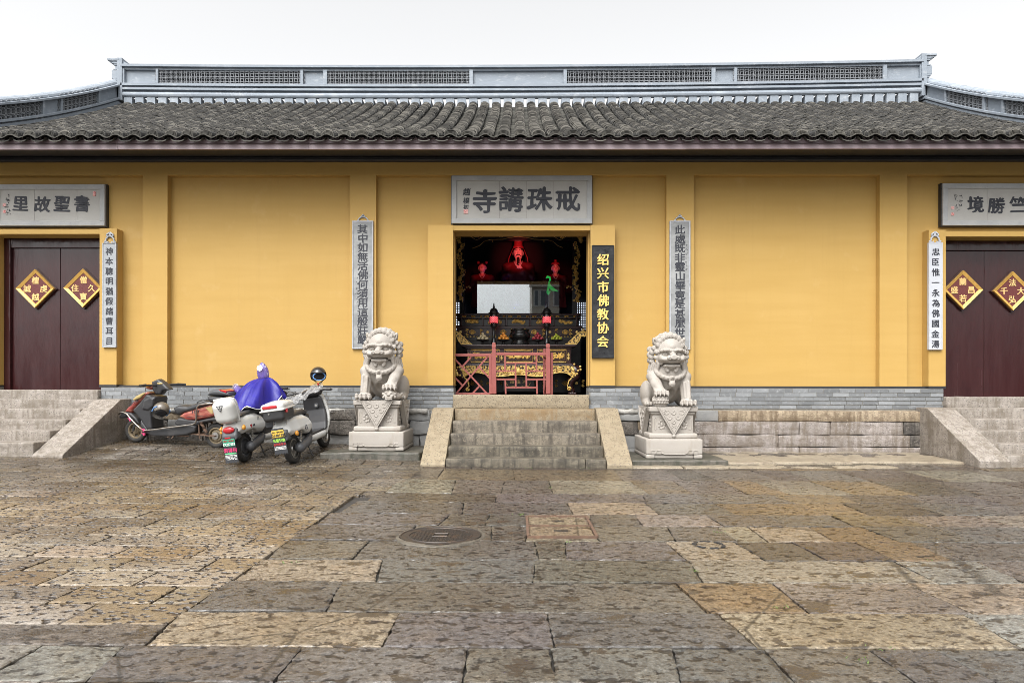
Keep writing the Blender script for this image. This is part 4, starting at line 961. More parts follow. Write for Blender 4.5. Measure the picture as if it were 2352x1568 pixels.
def pedestal(label, X, Yf, zb, mirror):
    """stepped pedestal, front face of its lowest block at Yf"""
    W = .42; Dp = .98; t = thing('lion_pedestal', label, 'pedestal', (X, Yf, zb), group='carved pedestals under the lions')
    yc = Yf + Dp / 2
    def blk(name, hw, hd, z0, z1, bev, m='lion', am=.003): q = MB(); q.box(X - hw, yc - hd, zb + z0, X + hw, yc + hd, zb + z1); me = weather(q.mesh(name, bevel=bev, seg=3), am, 6, 3, X); return obj(name, me, M[m], t, True)
    q = MB(); hd = Dp / 2; q.box(X - W, yc - hd, zb + .06, X + W, yc + hd, zb + .29)
    for sx in (-1, 1): q.box(X + sx * W, yc - hd, zb, X + sx * (W - .13), yc + hd, zb + .0605)
    q.box(X - W + .13, yc - hd + .02, zb, X + W - .13, yc + hd - .02, zb + .0605)
    me = weather(q.mesh('foot_block', bevel=.016, seg=3), .003, 6, 3, X); fb = obj('foot_block', me, M['lion'], t, True)
    q = MB()
    for sx in (-1, 1):
        for r, dx in ((.03, .105), (.03, .185)):
            x = X + sx * (W - dx); q.tube([(x - r, Yf - .002, zb + .07), (x + r, Yf - .002, zb + .07), (x + r, Yf - .002, zb + .12), (x - r, Yf - .002, zb + .12)], .007, 5, True)
    q.tube([(X - W + .225, Yf - .002, zb + .085), (X - W + .27, Yf - .002, zb + .066), (X + W - .27, Yf - .002, zb + .066), (X + W - .225, Yf - .002, zb + .085)], .008, 5)
    q.build('carved_fret', M['lion'], t, smooth=True)
    blk('base_moulding', .365, hd - .055, .288, .372, .03)
    blk('die', .305, hd - .115, .37, .66, .006)
    blk('neck_moulding', .335, hd - .085, .655, .70, .02); blk('top_slab', .362, hd - .058, .70, .765, .006)
    yf = yc - hd + .115
    q = MB()
    for sx in (-1, 1):
        x = X + sx * .262; q.tube([(x + .017 * math.cos(a), yf - .001, zb + .515 + (.072 + .017 * math.sin(a)) * (1 if math.sin(a) >= 0 else -1) + .0 * a if False else zb + .515 + .017 * math.sin(a) + (.072 if math.sin(a) >= 0 else -.072)) for a in [2 * math.pi * i / 16 for i in range(16)]], .006, 5, True)
        for k in range(5):
            a = k * 1.25; q.tube([(X + sx * .165 + (.045 + .012 * math.cos(3 * b)) * math.cos(b), yf - .002, zb + .50 + (.062 + .012 * math.sin(2 * b + a)) * math.sin(b)) for b in [2 * math.pi * i / 18 for i in range(18)]], .007, 5, True); break
        for k in range(7): b = .9 * k; q.sph((X + sx * .165 + .045 * math.cos(b), yf - .002, zb + .50 + .06 * math.sin(b)), (.02, .012, .018), 7, 5)
        q.sph((X + sx * .165, yf - .002, zb + .50), (.022, .012, .028), 8, 5)
    for yy in (yc - .2, yc, yc + .2):
        for sx in (-1, 1):
            for k in range(6): b = 1.05 * k; q.sph((X + sx * .306, yy + .04 * math.cos(b), zb + .51 + .06 * math.sin(b)), (.01, .02, .02), 6, 4)
    q.build('carved_flowers', M['lion'], t, smooth=True)
    # hanging triangular cloths carved over the front and the sides
    def cloth(P, nrm):
        m = MB(); a, b, c = [Vector(p) for p in P]; n = Vector(nrm); off = n * .022
        m.add([a - n * .05, b - n * .05, c - n * .05, a + off, b + off, c + off], [(0, 2, 1), (3, 4, 5), (0, 1, 4, 3), (1, 2, 5, 4), (2, 0, 3, 5)])
        ctr = (a + b + c) / 3
        def edge(p, q, w): m.tube([p + off, q + off], w, 5)
        for f in (0.0, .16):
            aa, bb, cc = a + (ctr - a) * f, b + (ctr - b) * f, c + (ctr - c) * f; edge(aa, cc, .010); edge(bb, cc, .010)
        u = (b - a); L = u.length; u = u / L; dn = (c - (a + b) / 2); H = dn.length; dn = dn / H
        for fx, fz, r in ((-.22, .16, .05), (.22, .16, .05), (0, .18, .045), (-.12, .36, .042), (.12, .36, .042), (0, .52, .034), (-.30, .10, .03), (.30, .10, .03), (-.05, .68, .02), (.05, .68, .02)):
            o = (a + b) / 2 + u * (fx * L) + dn * (fz * H) + off; sg = 1 if fx > 0 else -1
            m.tube([o + u * (sg * r * (1 - i / 13) * math.cos(i * .62)) + dn * (r * (1 - i / 13) * math.sin(i * .62)) for i in range(12)], [.011 * (1 - i / 20) for i in range(12)], 5)
        return m
    ft = yc - hd + .058
    m = cloth([(X - .245, ft, zb + .767), (X + .245, ft, zb + .767), (X, ft - .0, zb + .345)], (0, -1, 0)); m.build('carved_cloth', M['lion'], t, smooth=False)
    for sx in (-1, 1):
        m = cloth([(X + sx * .362, yc - .30, zb + .767), (X + sx * .362, yc + .30, zb + .767), (X + sx * .37, yc, zb + .345)], (sx, 0, 0)); m.build('carved_cloth', M['lion'], t, smooth=False)
    m = MB(); m.sph((X, ft - .02, zb + .335), (.03, .02, .026), 8, 6); m.build('tassel', M['lion'], t, smooth=True)
    return t
LIONS = ((-2.225, -1.13, .185, True, 'left'), (2.27, -1.32, .100, False, 'right'))
for X, Yf, zb, cub, side in LIONS:
    pedestal('carved granite pedestal carrying the lion ' + ('with a cub, beside the scooters' if cub else 'with a ball, beside the raised apron'), X, Yf, zb, cub)
    me = build_lion(cub)
    me.transform(Matrix.Scale(1.04, 4))
    if not cub:
        me.transform(Matrix.Scale(-1, 4, (1, 0, 0))); me.flip_normals()
    lo = obj('stone_lion', me, M['lion'], None, True, (X + (.02 if cub else -.01), Yf + .40, zb + .765), False)
    tag(lo, 'pale granite guardian lion pressing its paw on ' + ('a small cub, nearest the scooters' if cub else 'a patterned ball, beside the black sign'), 'stone lion', 'guardian lions beside the central steps')
q = MB()
q.box(-3.02, -1.36, -.02, -1.52, -.2, .180); q.build('plinth', M['plinth'], None, bevel=.02); tag(C.objects['plinth'], kind='structure')
me = weather(C.objects['plinth'].data, .010, 4, 4, 3)
q = MB(); q.box(1.60, -1.50, -.05, 3.02, -.25, .096); me = weather(q.mesh('plinth', bevel=.02), .010, 4, 4, 8); tag(obj('plinth', me, M['plinth']), kind='structure')
# ------------------------------------------------------------------ inside the open doorway
def J(x, y, Y, top=760): return at((1090 + x * .15306) * .9408, (top + y * .15306) * .9408, Y)
q = MB(); FL = 1.0
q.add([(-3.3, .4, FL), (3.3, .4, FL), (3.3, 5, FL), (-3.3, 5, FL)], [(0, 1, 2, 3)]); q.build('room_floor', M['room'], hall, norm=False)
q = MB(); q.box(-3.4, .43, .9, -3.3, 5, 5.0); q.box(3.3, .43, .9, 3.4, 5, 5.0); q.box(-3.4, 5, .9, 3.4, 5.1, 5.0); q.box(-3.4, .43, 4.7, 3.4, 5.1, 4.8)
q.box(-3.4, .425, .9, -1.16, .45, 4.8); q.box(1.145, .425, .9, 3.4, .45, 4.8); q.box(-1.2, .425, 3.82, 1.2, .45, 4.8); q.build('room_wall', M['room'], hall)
M['window_glow'] = mat('window_paper_daylight_glow', (.7, .72, .75), .8, emit=((.75, .82, .95), .55))  # paper emits by itself, imitating daylight coming through from behind
for x0, x1 in ((40, 215), (2075, 2225)):
    a = J(x0, 960, 4.9); b = J(x1, 1160 - 1306, 4.9); a = J(x0, 300, 4.9); b = J(x1, -150, 4.9)
    q = MB(); q.box(a.x, 4.93, a.z, b.x, 4.97, b.z); q.build('window_paper', M['window_glow'], hall)
    q = MB()
    n = 5
    for i in range(n + 1): x = a.x + (b.x - a.x) * i / n; q.box(x - .012, 4.88, a.z, x + .012, 4.929, b.z)
    for i in range(13): z = a.z + (b.z - a.z) * i / 12; q.box(a.x, 4.885, z - .010, b.x, 4.928, z + .010)
    q.build('window_lattice', M['black_lacquer'], hall)

def spiral(m, o, r, t0, turns, sg, y, w=.008, n=14):
    m.tube([(o[0] + r * (1 - .8 * i / n) * math.cos(t0 + sg * turns * 6.283 * i / n), y, o[1] + r * (1 - .8 * i / n) * math.sin(t0 + sg * turns * 6.283 * i / n)) for i in range(n + 1)], [w * (1.1 - .6 * i / n) for i in range(n + 1)], 4)
def scrollwork(m, x0, x1, z0, z1, y, n=7, w=.008):
    """mirrored gilded scrolls filling a panel"""
    cx = (x0 + x1) / 2; hw = (x1 - x0) / 2; cz = (z0 + z1) / 2; hz = (z1 - z0) / 2
    for k in range(n):
        u = (k + .5) / n; r = hz * RNG.uniform(.35, .62); z = cz + hz * .42 * (1 if k % 2 else -1) * RNG.uniform(.5, 1)
        t0 = RNG.uniform(0, 6.28); tr = RNG.uniform(1, 1.6); s = RNG.choice((-1, 1))
        for sx in (-1, 1): spiral(m, (cx + sx * hw * u, z), r, t0 if sx > 0 else math.pi - t0, tr, s * sx, y, w)
    pts = [(x0 + (x1 - x0) * i / 24, cz + hz * .55 * math.sin(i * 1.05)) for i in range(25)]; m.tube([(p, y, z) for p, z in pts], w * .9, 4)
def rectline(m, x0, x1, z0, z1, y, w=.006): m.tube([(x0, y, z0), (x1, y, z0), (x1, y, z1), (x0, y, z1)], w, 4, True)
def mbox(m, x0, y0, x1, y1, Yf, Yb):
    a = J(x0, y1, Yf); b = J(x1, y0, Yf); m.box(a.x, Yf, a.z, b.x, Yb, b.z); return a, b

# offering table in front
TY = 1.50
tb = thing('offering_table', 'long dark offering table with gilded apron and upcurled ends inside the doorway', 'table', (0, TY + .3, FL))
m = MB(); mbox(m, 235, 528, 2070, 560, TY - .04, TY + .62); mbox(m, 262, 560, 2040, 574, TY - .02, TY + .6); mbox(m, 300, 574, 2000, 600, TY, TY + .58); m.build('table_top', M['dark_wood'], tb, bevel=.008)
m = MB(); mbox(m, 320, 600, 1985, 832, TY + .02, TY + .56); mbox(m, 290, 832, 2012, 850, TY, TY + .58); mbox(m, 270, 850, 2030, 868, TY - .02, TY + .58); m.build('table_frieze', M['dark_wood'], tb, bevel=.006)
for x0, x1 in ((390, 845), (920, 1375), (1455, 1910)):
    m = MB(); a = J(x0, 808, TY + .01); b = J(x1, 612, TY + .01); rectline(m, a.x, b.x, a.z, b.z, TY + .008, .010); rectline(m, a.x + .035, b.x - .035, a.z + .03, b.z - .03, TY + .012, .004); scrollwork(m, a.x + .05, b.x - .05, a.z + .045, b.z - .045, TY + .01, 6, .011)
    if x0 == 920: m.sph(((a.x + b.x) / 2, TY, (a.z + b.z) / 2), (.075, .02, .05), 10, 6)
    m.build('gilded_panel', M['gold'], tb)
m = MB()
for x in (350, 880, 1410, 1945): a = J(x, 790, TY); [m.bar((a.x - .025, TY + .008, a.z + .03 + .028 * k), (a.x + .025, TY + .008, a.z + .03 + .028 * k), .008, .008, (0, 1, 0)) for k in range(5)]; m.bar((a.x, TY + .006, a.z + .02), (a.x, TY + .006, a.z + .155), .008, .008, (0, 1, 0))
m.build('gilded_fret', M['gold'], tb)
top = [(250 + 1790 * i / 30, 868) for i in range(31)]; bot = []
for i in range(31):
    u = abs(i / 15 - 1); bot.append((250 + 1790 * i / 30, 1022 - 14 * math.cos(u * 9) - 40 * sstep(.45, .8, u) + (60 * sstep(.85, 1, u))))
poly = [(J(x, y, TY - .03).x, J(x, y, TY - .03).z) for x, y in bot] + [(J(x, y, TY - .03).x, J(x, y, TY - .03).z) for x, y in top[::-1]]
m = MB(); m.prism(poly, TY - .03, TY + .03, 'xz'); m.build('carved_apron', M['gilt'], tb)
m = MB(); m.tube([(J(x, y, TY - .035).x, TY - .035, J(x, y, TY - .035).z) for x, y in bot], .012, 6)
for k in range(9):
    a = J(300 + 215 * k, 935 if k % 2 else 960, TY - .04); spiral(m, (a.x, a.z), .06, k, 1.3, 1 if k % 2 else -1, TY - .035, .012)
c0 = J(1145, 950, TY - .04); m.sph((c0.x, TY - .035, c0.z), (.05, .03, .055), 8, 6)
m.build('gilded_edge', M['gold'], tb, smooth=True)
for sx in (-1, 1):
    pts = [(275, 880), (215, 950), (235, 1040), (300, 1110), (320, 1190), (285, 1262)]; P = []
    for x, y in pts: p = J(x if sx < 0 else 2290 - x, y, TY); P.append((p.x, TY + .05, p.z))
    s = SDF((min(p[0] for p in P) - .16, TY - .14, FL - .02), (max(p[0] for p in P) + .16, TY + .22, P[0][2] + .14), .012)
    s.chain(P, (.075, .10, .09, .065, .055, .06), .03)
    ft = P[-1]
    for k in range(4): s.el((ft[0] - .06 + .04 * k, TY - .02, FL + .035), (.028, .04, .035), .01)
    s.build('leg', M['dark_wood'], tb, True)
    m = MB(); m.tube([(p[0] - sx * (.05 if 0 < i < 5 else .03), TY - .035, p[2]) for i, p in enumerate(P)], .014, 6)
    for k in range(9): m.sph((P[1][0] + RNG.uniform(-.08, .08), TY - .035, P[1][2] + RNG.uniform(-.09, .13)), RNG.uniform(.02, .035), 6, 4)
    spiral(m, (P[4][0] - sx * .02, P[5][2] + .03), .04, 0, 1.2, sx, TY - .05, .014); m.build('gilded_leg_carving', M['gold'], tb, smooth=True)
    pts = [(415, 522), (235, 522), (195, 470), (165, 395), (110, 400), (85, 385), (85, 325), (140, 318), (205, 345), (255, 395), (320, 460)]
    PP = [(J(x if sx < 0 else 2310 - x, y, TY + .05).x, J(x if sx < 0 else 2310 - x, y, TY + .05).z) for x, y in pts]
    m = MB(); m.prism(PP, TY + .045, TY + .085, 'xz'); se = m.build('scroll_end', M['gilt'], tb)
    m = MB(); m.tube([(x, TY + .045, z) for x, z in PP], .011, 5, True); m.build('gilded_rim', M['gold'], se)

# tiered altar behind it
AY = 2.25
al = thing('altar', 'tiered black altar with gilded friezes behind the offering table', 'altar', (0, AY + .5, FL))
m = MB(); mbox(m, 160, 385, 2150, 470, AY + .02, AY + .7); mbox(m, 170, 470, 2140, 1290, AY + .05, AY + .7); m.build('cabinet', M['black_lacquer'], al)
m = MB(); mbox(m, 150, 232, 2160, 272, AY - .03, AY + .75); mbox(m, 165, 272, 2150, 386, AY, AY + .7); mbox(m, 140, 38, 2155, 62, AY + .05, AY + .75); mbox(m, 150, 98, 2150, 114, AY + .08, AY + .7); m.build('shelf', M['dark_wood'], al, bevel=.008)
m = MB(); mbox(m, 165, 62, 2140, 98, AY + .13, AY + .68); mbox(m, 215, 114, 2100, 234, AY + .15, AY + .68); m.build('back_panel', M['black_lacquer'], al)
m = MB()
for x in (235, 580, 955, 1335, 1715, 2080): mbox(m, x - 16, 62, x + 16, 234, AY + .09, AY + .2)
m.build('baluster', M['dark_wood'], al, bevel=.01)
m = MB()
for x in (410, 770, 1145, 1530, 1900):
    a = J(x - 95, 198, AY + .14); b = J(x + 95, 128, AY + .14)
    for k in range(9): spiral(m, (a.x + (b.x - a.x) * (k + .5) / 9, (a.z + b.z) / 2 + RNG.uniform(-.02, .02)), RNG.uniform(.02, .042), k * 1.7, 1.2, RNG.choice((-1, 1)), AY + .14, .013)
    for dx in (-90, 0, 90): c0 = J(x + dx * 1.6, 80, AY + .12); spiral(m, (c0.x, c0.z), .022, 0, 1.2, 1, AY + .12, .012); spiral(m, (c0.x + .04, c0.z), .022, 3.14, 1.2, -1, AY + .12, .012)
for y, n in ((330, 0), (1145, 0)):
    for k, x in enumerate((225, 410, 655, 905, 1145, 1400, 1650, 1895, 2080)):
        c0 = J(x, y, AY - .01); Yk = AY - .008 if y < 900 else AY + .045
        if k % 2:
            for b in range(4): m.tube([(c0.x + .032 * math.cos(b * 1.571) + .03 * math.cos(t), Yk, c0.z + .022 * math.sin(b * 1.571) + .022 * math.sin(t)) for t in [6.283 * i / 8 for i in range(8)]], .010, 4, True)
        else:
            for d in (-1, 1):
                m.tube([(c0.x + d * .15, Yk, c0.z), (c0.x + d * .07, Yk, c0.z + .045), (c0.x, Yk, c0.z), (c0.x + d * .07, Yk, c0.z - .045)], .011, 4, True)
                for e in (-1, 1): spiral(m, (c0.x + d * .13, c0.z + e * .045), .028, 0, 1.2, d * e, Yk, .010)
            m.sph((c0.x, Yk, c0.z), (.03, .008, .03), 8, 5)
for k in range(40): c0 = J(185 + 50 * k, 402, AY); m.sph((c0.x, AY + .015, c0.z), (.022, .01, .012), 6, 4)
m.build('gilded_ornament', M['gold'], al)

# canopy with carved gilded pillars
cy = 2.95
cn = thing('shrine_canopy', 'black shrine canopy with gilded carved pillars and cartouches round the statues', 'canopy', (0, cy, FL))
m = MB()
a = J(120, 170, cy, 560); b = J(2260, 20, cy, 560); m.box(a.x - .3, cy + .03, a.z, b.x + .3, cy + .1, b.z + .3)
for x in (245, 2050): a = J(x, 0, cy); m.box(a.x - .055, cy + .02, FL, a.x + .055, cy + .12, b.z)
m.build('canopy_frame', M['black_lacquer'], cn)
m = MB()
for sx in (0, 1):
    for k in range(64):
        y = 60 + 1090 * k / 63; x = 150 + (80 if y > 200 else 10) + 25 * math.sin(y * .011) + 10 * math.sin(y * .03)
        if sx: x = 2300 - x
        p = J(x + RNG.uniform(-38, 38), y, cy, 560)
        if RNG.random() < .5: m.sph((p.x, cy - .01 + RNG.uniform(-.02, .02), p.z), (RNG.uniform(.015, .035), .022, RNG.uniform(.015, .04)), 6, 4)
        else: spiral(m, (p.x, p.z), RNG.uniform(.025, .05), RNG.uniform(0, 6), 1.1, RNG.choice((-1, 1)), cy - .01, .017, 9)
    for x, y in ((290, 960), (320, 920), (355, 905), (375, 930)): p = J(x if not sx else 2300 - x, y, cy, 560); m.sph((p.x, cy, p.z), .022, 6, 4)
m.build('gilded_pillar_carving', M['gold'], cn)
m = MB()
for x, w_, y, h in ((480, 90, 100, 55), (870, 80, 75, 42), (1145, 135, 60, 40), (1420, 80, 75, 42), (1810, 90, 100, 55)):
    p = J(x, y, cy, 560); k = .00135; pts = [(p.x + w_ * k * math.cos(t) * (1 + .12 * math.cos(4 * t)), cy + .02, p.z + h * k * math.sin(t) * (1 + .12 * math.cos(4 * t))) for t in [6.283 * i / 24 for i in range(24)]]; m.tube(pts, .005, 4, True)
    for _ in range(5): spiral(m, (p.x + RNG.uniform(-.06, .06), p.z + RNG.uniform(-.03, .03)), .025, RNG.uniform(0, 6), 1, 1, cy + .02, .009, 8)
m.tube([(J(x, y, cy, 560).x, cy + .02, J(x, y, cy, 560).z) for x, y in ((410, 300), (520, 260), (600, 190), (700, 160), (900, 155), (1000, 130), (1145, 113), (1290, 130), (1400, 155), (1600, 160), (1700, 190), (1780, 260), (1860, 290))], .006, 5)
for x in (735, 1555): p = J(x, 190, cy, 560); m.sph((p.x, cy, p.z), (.012, .012, .025), 6, 4)
m.build('gilded_cartouche', M['gold'], cn)

# statues
M['skin'] = mat('painted_face', (.72, .52, .42), .45); M['robe'] = mat('red_robe', (.15, .015, .02), .5, layers=[('noise', 20, .5, .7, (.09, .012, .014), .7)])
M['black_hair'] = mat('black_hair', (.012, .010, .010), .5); M['red_hat'] = mat('red_hat', (.30, .03, .035), .45); M['inner'] = mat('white_collar', (.6, .5, .45), .6)
def statue(label, x, y, Y, k, kind):
    """robed figure; face centre at picture place x, y; k = face half width"""
    c0 = J(x, y, Y, 560); X, Z = c0.x, c0.z; zb = FL + (.45 if kind == 'main' else .35)
    t = thing('deity_statue', label, 'statue', (X, Y, zb), group='painted statues in the shrine')
    H = lambda a, b, c: (X + a * k, Y + b * k, Z + c * k)
    s = SDF(H(-4.2, -3.2, -6.2), H(4.2, 2.5, 2.4), k * .085)
    R_ = lambda *r: tuple(q * k for q in r)
    s.el(H(0, 0, .25), R_(1.02, 1.1, 1.25), .2 * k); s.el(H(0, -.2, -.55), R_(.82, .85, .85), .25 * k); s.cap(H(0, .1, -1), H(0, .1, -2.1), .55 * k, .62 * k, .2 * k)
    s.cap(H(0, -.98, .25), H(0, -1.22, -.22), .13 * k, .19 * k, .12 * k); s.el(H(0, -1.15, -.25), R_(.26, .16, .12), .06 * k)
    for sx in (-1, 1):
        s.el(H(sx * .42, -.98, .28), R_(.27, .14, .12), .04 * k, op='s'); s.el(H(sx * .42, -.92, .27), R_(.22, .12, .10), .03 * k); s.cap(H(sx * .2, -1.04, .46), H(sx * .68, -.92, .52), .07 * k, .06 * k, .06 * k)
        s.el(H(sx * 1.03, .05, .0), R_(.16, .24, .50), .06 * k); s.el(H(sx * .5, -.85, -.35), R_(.28, .2, .28), .15 * k)
    s.el(H(0, -1.0, -.62), R_(.30, .12, .06), .04 * k); s.el(H(0, -1.0, -.76), R_(.22, .12, .07), .04 * k); s.el(H(0, -.9, -1.1), R_(.3, .25, .22), .15 * k)
    # torso and arms under the robe, hand with fingers at the chest
    s.el(H(0, .2, -4.2), R_(2.2, 1.3, 2.2), .5 * k)
    if kind == 'main':
        s.cap(H(2.2, -.4, -4.6), H(.55, -1.7, -3.3), .42 * k, .30 * k, .2 * k); s.el(H(.35, -1.75, -3.1), R_(.36, .2, .36), .1 * k)
        for f in range(4): s.chain([H(.18 - .02 * f, -1.85, -2.95 - .17 * f), H(-.18, -2.0, -2.85 - .17 * f), H(-.30, -1.8, -2.95 - .17 * f)], (.09 * k, .085 * k, .07 * k), .03 * k)
        s.chain([H(.5, -1.8, -2.9), H(.25, -2.0, -2.62), H(.05, -1.95, -2.55)], (.1 * k, .09 * k, .07 * k), .03 * k)
    else:
        for sx in (-1, 1):
            s.cap(H(sx * 1.9, -.2, -4.3), H(sx * .4, -1.6, -4.4), .4 * k, .28 * k, .2 * k); s.el(H(sx * .12, -1.75, -4.3), R_(.22, .25, .34), .1 * k)
            for f in range(4): s.cap(H(sx * .12, -1.95, -4.15 - .14 * f), H(-sx * .14, -2.0, -4.12 - .14 * f), .08 * k, .065 * k, .03 * k)
            s.chain([H(sx * .15, -1.85, -4.05), H(sx * .05, -1.95, -3.85)], .08 * k, .03 * k)
    s.build('body', M['skin'], t, True)
    s = SDF(H(-5.2, -3.6, -11.5), H(5.2, 3.2, -.9), k * .13)
    for sx in (-1, 1):
        s.cap(H(sx * .7, .2, -2.4), H(sx * 2.35, .2, -2.9), .75 * k, .85 * k, .4 * k)
        s.cap(H(sx * 2.45, .2, -2.9), H(sx * 2.75, -.5, -5.0), .95 * k, .95 * k, .4 * k); s.cap(H(sx * 2.75, -.5, -5.0), H(sx * (1.0 if (kind != 'main' or sx > 0) else 2.0), -1.5, -4.6 if kind != 'main' or sx < 0 else -3.9), .75 * k, .62 * k, .3 * k)
        s.cap(H(sx * 1.5, -1.4, -4.8), H(sx * 1.7, -1.2, -7.5), .45 * k, .8 * k, .3 * k)
        for j in range(4): s.cap(H(sx * (.5 + .6 * j), -1.5 + .1 * j, -5.5), H(sx * (.6 + .7 * j), -1.9 + .1 * j, -11), .25 * k, .35 * k, .2 * k)
    s.el(H(0, .3, -4.5), R_(2.6, 1.5, 2.6), .6 * k); s.cap(H(0, .2, -5), H(0, .0, -10.8), 2.3 * k, 3.0 * k, .8 * k)
    s.cap(H(0, -1.2, -2.0), H(0, -2.2, -3.4), .42 * k, .18 * k, .15 * k, 's'); s.el(H(0, -.6, -1.5), R_(.95, 1.2, .8), .2 * k, op='s')
    s.build('robe', M['robe'], t, True)
    m = MB()
    for sx in (-1, 1): m.tube([H(sx * .85, -.55, -1.7), H(sx * .5, -1.25, -2.5), H(sx * .08, -1.7, -3.3)], [.2 * k, .24 * k, .12 * k], 6, flat=.5)
    m.build('collar', M['inner'], t, smooth=True)
    m = MB()
    for sx in (-1, 1):
        m.tube([H(sx * .18, -1.10, .50), H(sx * .45, -1.08, .66), H(sx * .78, -.86, .55)], [.05 * k, .07 * k, .03 * k], 5); m.sph(H(sx * .42, -1.03, .26), R_(.15, .05, .06), 8, 5)
        if kind == 'main': m.tube([H(0, -1.22, -.46), H(sx * .35, -1.12, -.52), H(sx * .55, -.98, -.85)], [.10 * k, .10 * k, .03 * k], 5); m.tube([H(sx * .98, -.3, .6), H(sx * 1.02, -.25, -.5)], .08 * k, 5)
    if kind == 'main':
        m.tube([H(0, -1.12, -1.02), H(0, -1.35, -1.7), H(0, -1.65, -2.5), H(-.02, -1.9, -2.9)], [.22 * k, .34 * k, .30 * k, .12 * k], 7)
    m.sph(H(0, .15, .72), R_(1.1, 1.12, .95), 14, 8)
    m.build('hair', M['black_hair'], t, smooth=True)
    m = MB()
    if kind == 'main':
        m.lathe([(1.06 * k, Z + 1.0 * k), (1.14 * k, Z + 1.05 * k), (1.14 * k, Z + 1.45 * k), (1.0 * k, Z + 1.5 * k)], (X, Y, 0), 18); m.lathe([(.93 * k, Z + 1.3 * k), (.93 * k, Z + 2.0 * k), (.86 * k, Z + 2.05 * k), (.93 * k, Z + 2.2 * k), (.86 * k, Z + 2.35 * k), (.95 * k, Z + 2.6 * k), (0, Z + 2.65 * k)], (X, Y, 0), 18)
        for sx in (-1, 1): m.tube([H(sx * 1.15, .3, 1.1), H(sx * 1.5, .2, .2), H(sx * 1.95, -.2, -1.0), H(sx * 2.05, -.5, -2.0)], [.12 * k, .16 * k, .2 * k, .12 * k], 6, flat=.5)
    elif kind == 'buns':
        for sx in (-1, 1): m.sph(H(sx * 1.15, .2, 1.55), .42 * k, 9, 6)
    else:
        m.lathe([(1.12 * k, Z + .95 * k), (1.3 * k, Z + 1.2 * k), (1.0 * k, Z + 1.6 * k), (.4 * k, Z + 1.75 * k)], (X, Y, 0), 16); m.sph(H(0, 0, 2.1), .45 * k, 9, 6)
    m.build('hat' if kind != 'buns' else 'hair_bun', M['red_hat'], t, smooth=True)
    m = MB(); m.box(X - 3.2 * k, Y - 2 * k, zb - .45, X + 3.2 * k, Y + 2 * k, zb + .06); m.build('pedestal_base', M['black_lacquer'], t)
statue('tall bearded statue in a red robe and red hat at the centre of the shrine', 1145, 385, 3.75, .108, 'main')
statue('smaller attendant statue with two red hair buns beside the bearded statue', 572, 615, 3.5, .079, 'buns')
statue('smaller attendant statue in a round red cap behind the green crane', 1738, 622, 3.5, .079, 'cap')
for nm, tx, ty, Y, colr, en, ang in (('red_shrine_lamp', 1145, 400, 3.7, (1, .10, .11), 120, 11.5), ('red_shrine_lamp', 575, 640, 3.5, (1, .05, .06), 38, 9), ('red_shrine_lamp', 1738, 600, 3.5, (1, .05, .06), 38, 9), ('green_shrine_lamp', 1738, 640, 3.45, (.1, 1, .12), 12, 6)):
    tg = J(tx, ty, Y, 560); l = bpy.data.lights.new(nm, 'SPOT'); l.energy = en; l.color = colr; l.shadow_soft_size = .04; l.spot_size = rad(ang * 2); l.spot_blend = 1
    lo = bpy.data.objects.new(nm, l); C.objects.link(lo); lo.location = (tg.x * .7, 1.3, 3.92) if colr[0] > .5 else (tg.x, 2.6, 2.4); lo.rotation_euler = (tg - lo.location).to_track_quat('-Z', 'Y').to_euler()
pb = J(1090, 1250, 3.2, 560); l = bpy.data.lights.new('blue_shrine_lamp', 'POINT'); l.energy = 1.6; l.color = (.05, .08, 1); l.shadow_soft_size = .006; lo = bpy.data.objects.new('blue_shrine_lamp', l); C.objects.link(lo); lo.location = (pb.x, 3.2, pb.z)
# green crane ornament
M['green_lit'] = mat('green_lit_plastic', (.05, .6, .12), .4, emit=((.05, 1, .16), .13))
gp = lambda x, y: (J(x, y, 3.05, 560).x, 3.05, J(x, y, 3.05, 560).z)
s = SDF(tuple(np.array(gp(1560, 1060)) - .06), tuple(np.array(gp(1810, 720)) + .08), .008)
s.chain([gp(1590, 778), gp(1612, 755), gp(1645, 765), gp(1655, 800), gp(1635, 850), gp(1640, 895)], (.010, .022, .02, .018, .018, .028), .01); s.chain([gp(1640, 900), gp(1690, 950), gp(1770, 985)], (.038, .036, .012), .02); s.chain([gp(1625, 930), gp(1610, 1000), gp(1625, 1030), gp(1650, 990)], (.022, .02, .018, .016), .01)
cr = s.build('crane_ornament', M['green_lit']); tag(cr, 'glowing green crane ornament behind the glass pane in the shrine', 'ornament')
# tall glass pane
gm = bpy.data.materials.new('reflective_glass'); gm.use_nodes = True; t = gm.node_tree; t.nodes.clear()
o_ = t.nodes.new('ShaderNodeOutputMaterial'); mx = t.nodes.new('ShaderNodeMixShader'); tr = t.nodes.new('ShaderNodeBsdfTransparent'); gl = t.nodes.new('ShaderNodeBsdfGlossy')
gl.inputs['Roughness'].default_value = .015; gl.inputs['Color'].default_value = (.9, .92, .95, 1); tr.inputs[0].default_value = (.85, .9, .88, 1); mx.inputs[0].default_value = .20
t.links.new(tr.outputs[0], mx.inputs[1]); t.links.new(gl.outputs[0], mx.inputs[2]); t.links.new(mx.outputs[0], o_.inputs[0]); M['glass'] = gm
a = J(490, 1335, 2.86, 560); b = J(1800, 815, 2.86, 560); m = MB(); m.box(a.x, 2.86, a.z, b.x, 2.866, b.z)
tag(m.build('glass_pane', gm), 'wide reflective glass pane standing before the statues on the altar', 'glass pane')

